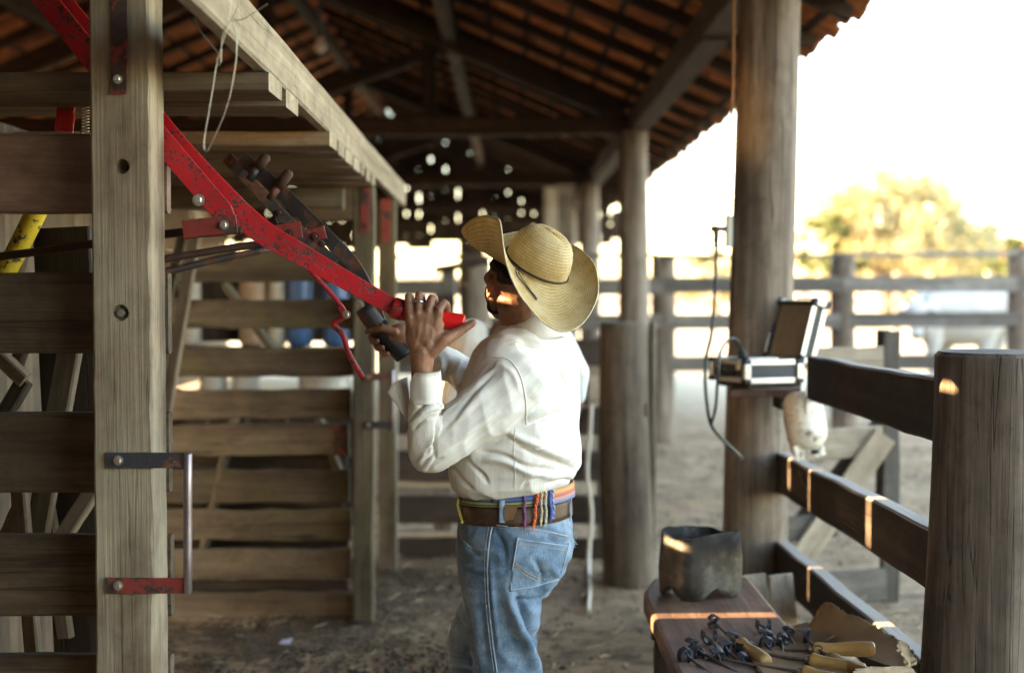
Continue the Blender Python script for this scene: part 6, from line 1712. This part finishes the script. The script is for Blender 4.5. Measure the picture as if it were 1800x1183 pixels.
# belt tongue end tucked out
tg = [on_belt(888, 889, .006), on_belt(910, 889, .014), on_belt(903, 912, .014), on_belt(888, 916, .007)]
V = tg + [p+Vector((0, .004, 0)) for p in tg]; F = [(3, 2, 1, 0), (4, 5, 6, 7)] + [(i, (i+1) % 4, (i+1) % 4+4, i+4) for i in range(4)]
mk('tongue', V, F, simple('raw_leather', (.26, .14, .07), .7, 0, .3, 30, .3), belt)
def cord(x0, y0, x1, y1, c1, c2, r=.0032):
    a, b = on_belt(x0, y0, .006), on_belt(x1, y1, .012); raw = [on_belt(x0+(x1-x0)*i/26, y0+(y1-y0)*i/26, .007) for i in range(27)]
    for i in range(1, 27): raw[i].y = min(raw[i].y, raw[i-1].y+.0006)
    pts = [q + Vector((.0012*math.sin(i*.4), 0, 0)) for i, q in enumerate(raw)]; b = pts[-1]
    ms = [simple('cord_yarn', c1, .9, 0, .3, 200, .3), simple('cord_yarn', c2, .9, 0, .3, 200, .3)]
    par = None
    for s, m in ((0, ms[0]), (1, ms[1])):
        sp = [p + Vector((math.cos(i*1.05+s*math.pi), math.sin(i*1.05+s*math.pi), 0))*r*.62 for i, p in enumerate(pts)]
        V, F = tube_geo(sp, r*.72, 6); o = mk('tassel' if s == 0 else 'strand', V, F, m, sash if s == 0 else par, smooth=True); par = par or o
    g = [tube_geo([b, b+Vector((R.uniform(-.004, .004), R.uniform(-.003, .003), -R.uniform(.010, .018)))], [.0016, .0006], 5) for _ in range(10)] + [capg(b, b+Vector((0, 0, -.003)), .0045, .0042, 8, 3)]
    V, F = join(*g); mk('tassel_end', V, F, ms[0], par)
cord(921, 872, 922, 920, (.30, .06, .14), (.14, .10, .32)); cord(943, 868, 937, 922, (.72, .20, .05), (.60, .09, .05), .0038); cord(950, 858, 949, 914, (.62, .55, .36), (.45, .38, .28)); cord(957, 856, 957, 916, (.45, .50, .46), (.58, .52, .34)); cord(963, 856, 966, 908, (.10, .15, .42), (.08, .12, .36), .0036); cord(968, 855, 970, 900, (.16, .22, .5), (.5, .5, .5))
ye = [on_belt(813, 866, .006), on_belt(810, 880, .008), on_belt(811, 895, .008), on_belt(815, 912, .008), P(812, 918, 3.93)]
tube('yellow_cord', crom(ye, 20), .0042, simple('yellow_cord', (.62, .50, .12), .9, 0, .3, 200, .4), sash, 8)
# boots below the frame
for A_, nm in ((ANL, 'boot'), (ANR, 'boot')):
    V, F, _ = voxel([capg(A_+Vector((0, 0, .12)), A_+Vector((0, 0, -.03)), .058, .052), capg(A_+Vector((0, 0, -.045)), A_+f_*.16+Vector((0, 0, -.055)), .045, .038)], .009, 3)
    mk(nm, [Vector(v) for v in V], F, leather, body, smooth=True)
# ------------------------------------------------------------------ straw hat
def straw():
    m, nt, b = newmat('plaited_straw')
    uv = N(nt, 'ShaderNodeTexCoord'); sx = N(nt, 'ShaderNodeSeparateXYZ'); nt.links.new(uv.outputs['UV'], sx.inputs[0])
    # plait rows: v in metres, one row every 8.5 mm; herringbone inside the row
    row = N(nt, 'ShaderNodeMath', operation='MULTIPLY'); nt.links.new(sx.outputs[1], row.inputs[0]); row.inputs[1].default_value = 1/.0085
    fr = N(nt, 'ShaderNodeMath', operation='FRACT'); nt.links.new(row.outputs[0], fr.inputs[0])
    ab = N(nt, 'ShaderNodeMath', operation='SUBTRACT'); nt.links.new(fr.outputs[0], ab.inputs[0]); ab.inputs[1].default_value = .5
    ab2 = N(nt, 'ShaderNodeMath', operation='ABSOLUTE'); nt.links.new(ab.outputs[0], ab2.inputs[0])
    zz = N(nt, 'ShaderNodeMath', operation='MULTIPLY_ADD'); nt.links.new(ab2.outputs[0], zz.inputs[0]); zz.inputs[1].default_value = 1.5
    um = N(nt, 'ShaderNodeMath', operation='MULTIPLY'); nt.links.new(sx.outputs[0], um.inputs[0]); um.inputs[1].default_value = 1/.0042; nt.links.new(um.outputs[0], zz.inputs[2])
    zf = N(nt, 'ShaderNodeMath', operation='FRACT'); nt.links.new(zz.outputs[0], zf.inputs[0])
    r = ramp(nt, [(0, .35), (.16, 1.0), (.84, 1.05), (1., .35)]); nt.links.new(zf.outputs[0], r.inputs[0])
    e = ramp(nt, [(0., .30), (.13, 1.), (.87, 1.), (1., .42)]); nt.links.new(fr.outputs[0], e.inputs[0])
    v = coords(nt, (1, 1, 1), False); n1 = noi(nt, v, 14, 5, .65); n2 = noi(nt, v, 240, 3, .6)
    c = ramp(nt, [(.3, (.62, .42, .155)), (.5, (.82, .605, .275)), (.7, (.90, .73, .43))]); nt.links.new(n1, c.inputs[0])
    c2 = ramp(nt, [(.3, .7), (.7, 1.2)]); nt.links.new(n2, c2.inputs[0])
    k = mixc(nt, .55, c.outputs[0], c2.outputs[0], 'MULTIPLY'); k = mixc(nt, .7, k, r.outputs[0], 'MULTIPLY'); k = mixc(nt, .85, k, e.outputs[0], 'MULTIPLY')
    nt.links.new(k, b.inputs['Base Color']); b.inputs['Roughness'].default_value = .6; b.inputs['Specular IOR Level'].default_value = .3
    h = N(nt, 'ShaderNodeMath', operation='MULTIPLY'); nt.links.new(r.outputs[0], h.inputs[0]); nt.links.new(e.outputs[0], h.inputs[1])
    bp = N(nt, 'ShaderNodeBump'); bp.inputs['Strength'].default_value = .8; bp.inputs['Distance'].default_value = .0025
    nt.links.new(h.outputs[0], bp.inputs['Height']); nt.links.new(bp.outputs[0], b.inputs['Normal'])
    # thin straw lets some light through
    tr = N(nt, 'ShaderNodeBsdfTranslucent'); nt.links.new(k, tr.inputs['Color']); ms = N(nt, 'ShaderNodeMixShader'); ms.inputs[0].default_value = .22
    nt.links.new(b.outputs[0], ms.inputs[1]); nt.links.new(tr.outputs[0], ms.inputs[2])
    nt.links.new(ms.outputs[0], nt.nodes['Material Output'].inputs['Surface'])
    return m
M_['straw'] = straw()
OUT = [(812, 407, 4.12), (826, 389, 4.04), (848, 380, 3.96), (868, 382, 3.89), (879, 390, 3.855), (884, 425, 3.835), (890, 462, 3.825), (906, 504, 3.815), (926, 534, 3.81), (955, 566, 3.81), (990, 583, 3.82), (1022, 570, 3.85), (1044, 538, 3.90), (1052, 503, 3.965), (1044, 465, 4.04), (1022, 440, 4.11), (992, 424, 4.17), (955, 412, 4.21), (915, 408, 4.23), (870, 415, 4.215), (832, 420, 4.18)]
NO = len(OUT)
HATU = Vector((.36, -.40, .84)).normalized()
hcx = P(942, 470, 4.02)
hxa = Vector((-.80, .60, 0)); hxa = (hxa-HATU*hxa.dot(HATU)).normalized(); hya = HATU.cross(hxa)   # towards the hat's front, and its left
def hat_ring(r1, r2, up_, n=NO, ph=0):
    return [hcx + hxa*r1*math.cos(t) + hya*r2*math.sin(t) + HATU*up_ for t in [2*math.pi*(k-.6)/n+ph for k in range(n)]]
inner = hat_ring(.098, .082, 0)
outer = [P(*q) for q in OUT]
# keep the two rings in step: the inner point of each station looks toward its outer point
inner2 = []
for q in outer:
    d = q-hcx; a = math.atan2(d.dot(hya)/.9, d.dot(hxa)); inner2.append(hcx + hxa*.098*math.cos(a) + hya*.082*math.sin(a))
def closed(pts, m):
    n = len(pts); out = []
    for i in range(m):
        s = i/m*n; k = int(s); t = s-k; a, b, c, d = pts[(k-1) % n], pts[k % n], pts[(k+1) % n], pts[(k+2) % n]
        out.append(.5*((2*b) + (c-a)*t + (2*a-5*b+4*c-d)*t*t + (3*b-a-3*c+d)*t**3))
    return out
NS = 168
inn, oo = closed(inner2, NS), closed(outer, NS)
MID = {0: (846, 440, 4.06), 1: (852, 443, 4.02), 2: (862, 446, 3.975), 3: (873, 448, 3.94), 4: (882, 452, 3.92)}
midc = []
for k in range(NO):
    a, b = inner2[k], outer[k]
    m = a.lerp(b, .5) - HATU*(.012 if 4 < k < 16 else .0)
    if k in MID: m = P(*MID[k])
    if k in (19, 20): m = a.lerp(b, .5) - HATU*.02
    midc.append(m)
mm = closed(midc, NS)
def hat():
    V, UV, F = [], [], []
    rows = 22; th = .0022
    # brim: quadratic through inner, mid, outer
    br = []
    for j in range(rows+1):
        t = j/rows; ring = []
        for k in range(NS):
            a, m, b = inn[k], mm[k], oo[k]; c = m*2-(a+b)*.5
            p = a*(1-t)**2 + c*2*t*(1-t) + b*t*t
            p = p + HATU*(.0022*noise.noise(p*22) + .0009*math.sin(t*60))*t
            ring.append(p)
        br.append(ring)
    # crown: dome with a gentle pinch
    cr = []
    CH = .118; nr = 20
    for j in range(1, nr+1):
        t = j/nr; a = t*math.pi/2
        rr = math.cos(a)**.62 if t < 1 else 0.0; hh = math.sin(a)**.9
        ring = []
        for k in range(NS):
            d = inn[k]-hcx
            p = hcx + d*rr*(1+.03*math.sin(t*3)) + HATU*CH*hh
            p = p + HATU*(-.006*math.exp(-((d.dot(hya))/.03)**2)*t*t) + (d.normalized()*.0009*math.sin(j*2.2) if rr > .1 else Vector((0, 0, 0))) + HATU*.002*noise.noise(p*18)
            ring.append(p)
        cr.append(ring)
    allr = list(reversed(cr)) + br        # from the crown's top to the rim
    vv = 0; prev = None
    cum = []
    for ring in allr:
        if prev is not None: vv += sum((ring[k]-prev[k]).length for k in range(0, NS, 8))/(NS/8)
        cum.append(vv); prev = ring
    for ring, v_ in zip(allr, cum):
        L = sum((ring[(k+1) % NS]-ring[k]).length for k in range(NS))
        for k in range(NS+1): V.append(ring[k % NS]); UV.append((k/NS*max(.2, round(L/.0042)*.0042), v_))
    W_ = NS+1
    for i in range(len(allr)-1):
        for k in range(NS): F.append((i*W_+k, (i+1)*W_+k, (i+1)*W_+k+1, i*W_+k+1))
    h = mk('straw_hat', V, F, M_['straw'], body, smooth=True, uv=UV, origin=hcx)
    so_ = h.modifiers.new('thick', 'SOLIDIFY'); so_.thickness = .0026; so_.offset = -1
    # bound rim and frayed straw ends
    V, F = tube_geo(br[-1]+[br[-1][0]], .0021, 6); mk('rim', V, F, simple('straw_rim', (.60, .50, .32), .7, 0, .3, 90, .3), h, smooth=True)
    g = []
    for i in range(120):
        k = R.randrange(NS)
        if not (60 < k < 125): continue
        p = br[-1][k]; d = (br[-1][k]-br[-3][k]).normalized()
        g.append(tube_geo([p, p+d*R.uniform(.003, .008)+Vector((R.gauss(0, .002), R.gauss(0, .002), R.gauss(0, .002)))], [.0007, .0003], 4))
    if g: V, F = join(*g); tag(mk('frayed_straw', V, F, M_['straw'], h), None, None, None, 'stuff')
    cordm = simple('dark_hat_cord', (.02, .015, .012), .6)
    rb = closed([hcx + (p-hcx)*1.03 + HATU*.010 for p in inn], 120); V, F = tube_geo(rb+[rb[0]], .0026, 6); mk('hat_band', V, F, cordm, h, smooth=True)
    hb = bvh_of(h)
    def hs(x, y, off):
        q = cast(hb, x, y); return q[0]+q[1]*off if q else P(x, y, 3.83)
    kn = hs(911, 475, .005); V, F, _ = voxel([ellg(kn, (Vector((1, 0, 0)), Vector((0, 1, 0)), UP), (.008, .006, .0075)), capg(kn+Vector((-.006, 0, .004)), kn+Vector((.005, -.003, -.005)), .004, .004)], .0018, 2)
    mk('knot', [Vector(v) for v in V], F, simple('knot_cord', (.07, .045, .03), .6, 0, .3, 90, .3), h, smooth=True)
    for pts in ([(905, 474), (907, 485), (916, 497), (928, 510), (936, 521), (942, 529)], [(909, 480), (918, 494), (928, 508), (937, 519), (943, 527)]):
        tube('cord_end', crom([hs(x, y, .0035) for x, y in pts], 20), .0015, simple('knot_cord2', (.05, .032, .02), .6), h, 6)
bpy.context.view_layer.update()
hat()
# ------------------------------------------------------------------ second person, almost hidden behind the man
def person2():
    Y2 = 5.5
    c = lambda x, y, dY=0: P(x, y, Y2+dY)
    head2 = [ellg(c(915, 470), (Vector((1, 0, 0)), Vector((0, 1, 0)), UP), (.078, .098, .115)), ellg(c(915, 492, .03), (Vector((1, 0, 0)), Vector((0, 1, 0)), UP), (.06, .07, .08)), capg(c(915, 500), c(915, 575), .056, .06),
             capg(c(915, 480, .10), c(915, 487, .115), .012, .014), ellg(c(878, 476), (Vector((1, 0, 0)), Vector((0, 1, 0)), UP), (.012, .02, .03)), ellg(c(952, 476), (Vector((1, 0, 0)), Vector((0, 1, 0)), UP), (.012, .02, .03))]
    ft = [Vector((c(845, 900).x, Y2, .05)), Vector((c(895, 900).x, Y2+.05, .05))]
    sl_, sr_ = c(828, 600), c(980, 600)
    el, er = c(800, 700), c(1012, 655, .02); wl, wr = c(830, 760, .1), c(1013, 712, .03)
    hands = []
    for w_, d in ((wr, Vector((-.02, 0, -.06))), (wl, Vector((.05, .03, -.02)))):
        hands += [capg(w_, w_+d*.9, .026, .028)]
        for k in range(4):
            o = Vector((0, .018*(k-1.5), 0)); hands.append(chain([w_+d*1.0+o, w_+d*1.9+o, w_+d*2.4+o+Vector((-.01, 0, 0))], [.010, .009, .0075]))
        hands.append(chain([w_+d*.3, w_+d*.9+Vector((-.025, -.02, 0)), w_+d*1.4+Vector((-.03, -.025, 0))], [.012, .010, .008]))
    body2 = [capg(c(909, 610), c(909, 860), .13, .14), chain([sl_, el, wl], [.05, .04, .028]), chain([sr_, er, wr], [.05, .04, .028]),
             chain([c(885, 880), c(860, 1020), ft[0]], [.09, .06, .045]), chain([c(940, 880), c(900, 1020), ft[1]], [.09, .06, .045])] + hands
    for f0 in ft: body2.append(capg(f0+Vector((0, -.02, -.01)), f0+Vector((0, .14, -.015)), .04, .035))
    V, F, _ = voxel(head2+body2, .008, 3)
    b2 = mk('person', [Vector(v) for v in V], F, M_['skin'], None, smooth=True, origin=(0, Y2, 0))
    tag(b2, 'second person in a pale shirt standing mostly hidden behind the man in the straw hat', 'person')
    tors = loftg([sring(y, a, b, 1.0, n=30, Y=Y2, ff=Vector((-1, 0, 0)), ll=Vector((0, -.62, 0))) for y, a, b in ((880, 835, 985), (800, 822, 998), (700, 818, 1003), (640, 815, 1005), (605, 822, 998), (585, 862, 958), (575, 885, 940))])
    V, F, n2 = voxel([tors, chain([sl_, el], [.085, .065]), chain([el, wl], [.062, .048]), chain([sr_, er], [.065, .050]), chain([er, er.lerp(wr, .75)], [.047, .036])], .010, 5)
    d2 = .010*vnoise(V, (7, 7, 6), 4)
    V = V + n2*d2[:, None]
    s2 = mk('shirt', [Vector(v) for v in V], F, M_['shirt'], b2, smooth=True, origin=(0, Y2, 1)); put_attr(s2, [(v[0], v[2], 0) for v in V])
    V, F, _ = voxel([loftg([sring(y, a, b, 1.0, n=24, Y=Y2, ff=Vector((-1, 0, 0)), ll=Vector((0, -.62, 0))) for y, a, b in ((865, 838, 982), (930, 835, 985), (980, 845, 975))]), chain([c(880, 930), c(860, 1050), ft[0]+Vector((0, 0, .08))], [.10, .075, .06]), chain([c(944, 930), c(905, 1050), ft[1]+Vector((0, 0, .08))], [.10, .075, .06])], .012, 4)
    mk('trousers', [Vector(v) for v in V], F, simple('dark_trousers', (.05, .055, .07), .9, 0, .3, 20, .2), b2, smooth=True)
    V, F = ellg(c(915, 462, -.012), (Vector((1, 0, 0)), Vector((0, 1, 0)), UP), (.084, .098, .110), 20, 12)
    mk('hair', V, F, hairm, b2, smooth=True)
person2()
# ------------------------------------------------------------------ trees, house, far fence and the white cow
def leafmat(name, c1, c2):
    m, nt, b = newmat(name)
    v = coords(nt, (1, 1, 1), False); n = noi(nt, v, .8, 4, .6)
    r = ramp(nt, [(.35, c1), (.65, c2)]); nt.links.new(n, r.inputs[0]); nt.links.new(r.outputs[0], b.inputs['Base Color']); b.inputs['Roughness'].default_value = .6
    tr = N(nt, 'ShaderNodeBsdfTranslucent'); nt.links.new(r.outputs[0], tr.inputs['Color']); ms = N(nt, 'ShaderNodeMixShader'); ms.inputs[0].default_value = .3
    nt.links.new(b.outputs[0], ms.inputs[1]); nt.links.new(tr.outputs[0], ms.inputs[2]); nt.links.new(ms.outputs[0], nt.nodes['Material Output'].inputs['Surface'])
    return m
LY = leafmat('yellowing_leaves', (.31, .285, .13), (.44, .41, .24)); LG = leafmat('green_leaves', (.05, .07, .016), (.11, .12, .03))
bark = simple('bark', (.16, .12, .085), .9, 0, .35, 5, .4)
def tree(x, y, h, rad, z0, m, label, seed, nclump=70, leaf=.17, per=90):
    rnd = random.Random(seed); t = thing('tree', (x, y, 0), label, 'tree', 'trees beyond the corral')
    V, F = tube_geo(crom([(x, y, -.2), (x+.1, y, h*.25), (x+.05, y+.1, h*.55)], 8), [rad*.09*(1-i*.07) for i in range(9)], 10); g = [(V, F)]
    tips = []
    for i in range(nclump):
        a = rnd.random()*6.283; e = rnd.random()**.5; u = rnd.uniform(-.5, 1)
        q = Vector((x+rad*e*math.cos(a)*(1-.35*max(0, u)), y+rad*e*math.sin(a)*(1-.35*max(0, u)), z0+(h-z0)*(.35+.6*u*(1-.5*e*e)) + rnd.gauss(0, h*.02)))
        tips.append(q)
        if i % 4 == 0:
            b0 = Vector((x+.05, y, h*rnd.uniform(.2, .5))); g.append(tube_geo(crom([b0, b0.lerp(q, .5)+Vector((0, 0, .2)), q], 6), [rad*.03*(1-.13*k) for k in range(7)], 6))
    V, F = join(*g); mk('trunk', V, F, bark, t, smooth=True, origin=(x, y, 0))
    V, F = [], []
    for q in tips:
        cr = rad*rnd.uniform(.14, .26)
        for k in range(int(per*rnd.uniform(.5, 1.3))):
            d = Vector((rnd.gauss(0, 1), rnd.gauss(0, 1), rnd.gauss(0, .75))); d = d/max(.3, d.length)*cr*rnd.random()**.4
            c = q+d; n_ = Vector((rnd.gauss(0, 1), rnd.gauss(0, 1), rnd.gauss(0, 1)+.5)).normalized(); a_ = n_.orthogonal().normalized(); b_ = n_.cross(a_); s = leaf*rnd.uniform(.6, 1.3)
            i0 = len(V); V += [c-a_*s, c+b_*s*.45, c+a_*s, c-b_*s*.45]; F.append((i0, i0+1, i0+2, i0+3))
    mk('crown', V, F, m, t, origin=(x, y, h*.6))
tree(15.7, 60, 7.3, 4.1, 1.3, LY, 'broad tree with sunlit yellow leaves beyond the corral, largest of the trees', 1, 125, .17, 120)
tree(12.6, 57, 4.9, 1.3, 1.6, LG, 'small green tree at the left foot of the broad yellow tree', 2, 26, .15, 70)
tree(23.4, 70, 5.0, 2.2, 1.2, LG, 'dark green tree right of the broad yellow tree', 3, 40, .19, 80)
tree(26.8, 68, 4.6, 1.9, 1.2, LG, 'dark green tree at the right edge beyond the corral fence', 4, 36, .19, 80)
tree(19.8, 66, 4.2, 2.0, .8, LY, 'low yellow green tree between the broad tree and the dark ones', 5, 40, .17, 80)
tree(17.2, 50, 2.7, 2.0, .4, LG, 'low dark bush seen between the upper fence rails at right', 6, 36, .14, 80)
tree(9.5, 66, 3.6, 2.0, .6, LY, 'low yellow bush behind the big log post', 7, 30, .17, 80)
hs_ = thing('house', (28, 78, 0), 'distant low house with an orange tiled roof at the right edge', 'house')
V, F = boxg((28.5, 80, 1.3), (7, 6, 2.6)); mk('wall', V, F, simple('cream_plaster', (.55, .5, .42), .9), hs_)
V, F = prism([(-4, 2.6), (4, 2.6), (4, 2.7), (0, 4.3), (-4, 2.7)], 6.8, Matrix.Translation((28.5, 80, 0))); mk('roof', V, F, M_['tile'], hs_)
for xx in (26.5, 29.8):
    V, F = boxg((xx, 76.98, 1.4), (1.0, .08, 1.1)); mk('window', V, F, M_['dark'], hs_)
V, F = boxg((28.2, 76.97, 1.0), (.9, .08, 2.0)); mk('door', V, F, M_['dark'], hs_)
ff2 = thing('paddock_fence', (14, 34, 0), 'far pale paddock fence under the trees', 'fence')
for i in range(16):
    xx = -4+2.2*i; board('post', (xx, 34, 0), (xx, 34, 1.95+.03*math.sin(i*3)), .14, .14, M_['pale'], ff2, up=(1, 0, 0), n=2)
for z in (.7, 1.25, 1.8):
    for i in range(5): board('rail', (-4+6.6*i, 33.9, z), (2.58+6.6*i, 33.9, z), .11, .05, M_['pale'], ff2, n=2)
def cow():
    Yc = 17.4; c = lambda x, y, d=0: P(x, y, Yc+d)
    g = []
    bx_, fx_ = c(1752, 545, .35), c(1640, 547, .05)
    g += [capg(fx_, bx_, .30, .29), ellg(c(1690, 558, .2), (Vector((1, .25, 0)).normalized(), Vector((-.25, 1, 0)).normalized(), UP), (.62, .33, .36)), capg(c(1648, 528, .05), c(1664, 526, .1), .15, .16),
          capg(c(1640, 545), c(1615, 545, -.25), .20, .15), capg(c(1765, 535, .4), c(1740, 538, .3), .2, .24)]
    hd = c(1612, 547, -.36); mz = c(1611, 588, -.50)
    g += [capg(hd, mz, .105, .065), ellg(hd+Vector((0, .02, .03)), (Vector((1, 0, 0)), Vector((0, 1, 0)), UP), (.12, .12, .10)), capg(mz+Vector((-.03, 0, 0)), mz+Vector((.03, 0, 0)), .06, .06)]
    g += [capg(c(1622, 570, -.2), c(1640, 600, .0), .09, .12)]          # dewlap
    for s in (-1, 1): g.append(capg(hd+Vector((s*.10, .03, .02)), hd+Vector((s*.24, .05, -.05)), .045, .03))
    def legc(top, kx, ky, foot, r):   # shoulder/hip, knee or hock, hoof
        g.append(chain([top, kx, ky, foot], [r, r*.52, r*.36, r*.42]))
    for (x, d, back) in ((1640, -.10, 0), (1662, .28, 0), (1738, .15, 1), (1758, .55, 1)):
        t = c(x, 570, d)
        if back: legc(t, Vector((t.x-.06, t.y, .72)), Vector((t.x+.10, t.y, .42)), Vector((t.x+.05, t.y, .05)), .15)
        else: legc(t, Vector((t.x, t.y, .66)), Vector((t.x+.01, t.y, .36)), Vector((t.x, t.y, .05)), .13)
    V, F, _ = voxel(g, .022, 4)
    wm = simple('white_hide', (.46, .43, .38), .85, 0, .2, 3, 0)
    o = mk('cow', [Vector(v) for v in V], F, wm, None, smooth=True, origin=(fx_.x, Yc, 0)); tag(o, 'white zebu cow standing behind the outer corral fence, head toward us', 'cow')
    dk = simple('dark_hide', (.05, .045, .045), .7)
    for s in (-1, 1):
        V, F = ellg(hd+Vector((s*.085, -.085, -.02)), (Vector((1, 0, 0)), Vector((0, 1, 0)), UP), (.022, .018, .022), 10, 6); mk('eye', V, F, dk, o, smooth=True)
        V, F = ellg(hd+Vector((s*.19, .015, -.03)), (Vector((.95, 0, -s*.3)), Vector((0, 1, 0)), Vector((s*.3, 0, .95))), (.075, .04, .04), 10, 6); mk('ear_patch', V, F, dk, o, smooth=True)
        V, F = tube_geo(crom([hd+Vector((s*.07, .04, .09)), hd+Vector((s*.13, .04, .15)), hd+Vector((s*.15, .04, .22))], 6), [.025, .023, .02, .017, .013, .009, .004], 8); mk('horn', V, F, dk, o, smooth=True)
    V, F = ellg(mz+Vector((0, -.03, -.035)), (Vector((1, 0, 0)), Vector((0, 1, 0)), UP), (.055, .04, .035), 10, 6); mk('muzzle', V, F, dk, o, smooth=True)
    tp = c(1778, 530, .42); tube('tail', crom([tp, tp+Vector((.06, 0, -.25)), tp+Vector((.05, 0, -.7)), tp+Vector((.05, 0, -.8))], 10), [.03]*4+[.02]*4+[.035, .04, .02], wm, o, 8)
cow()
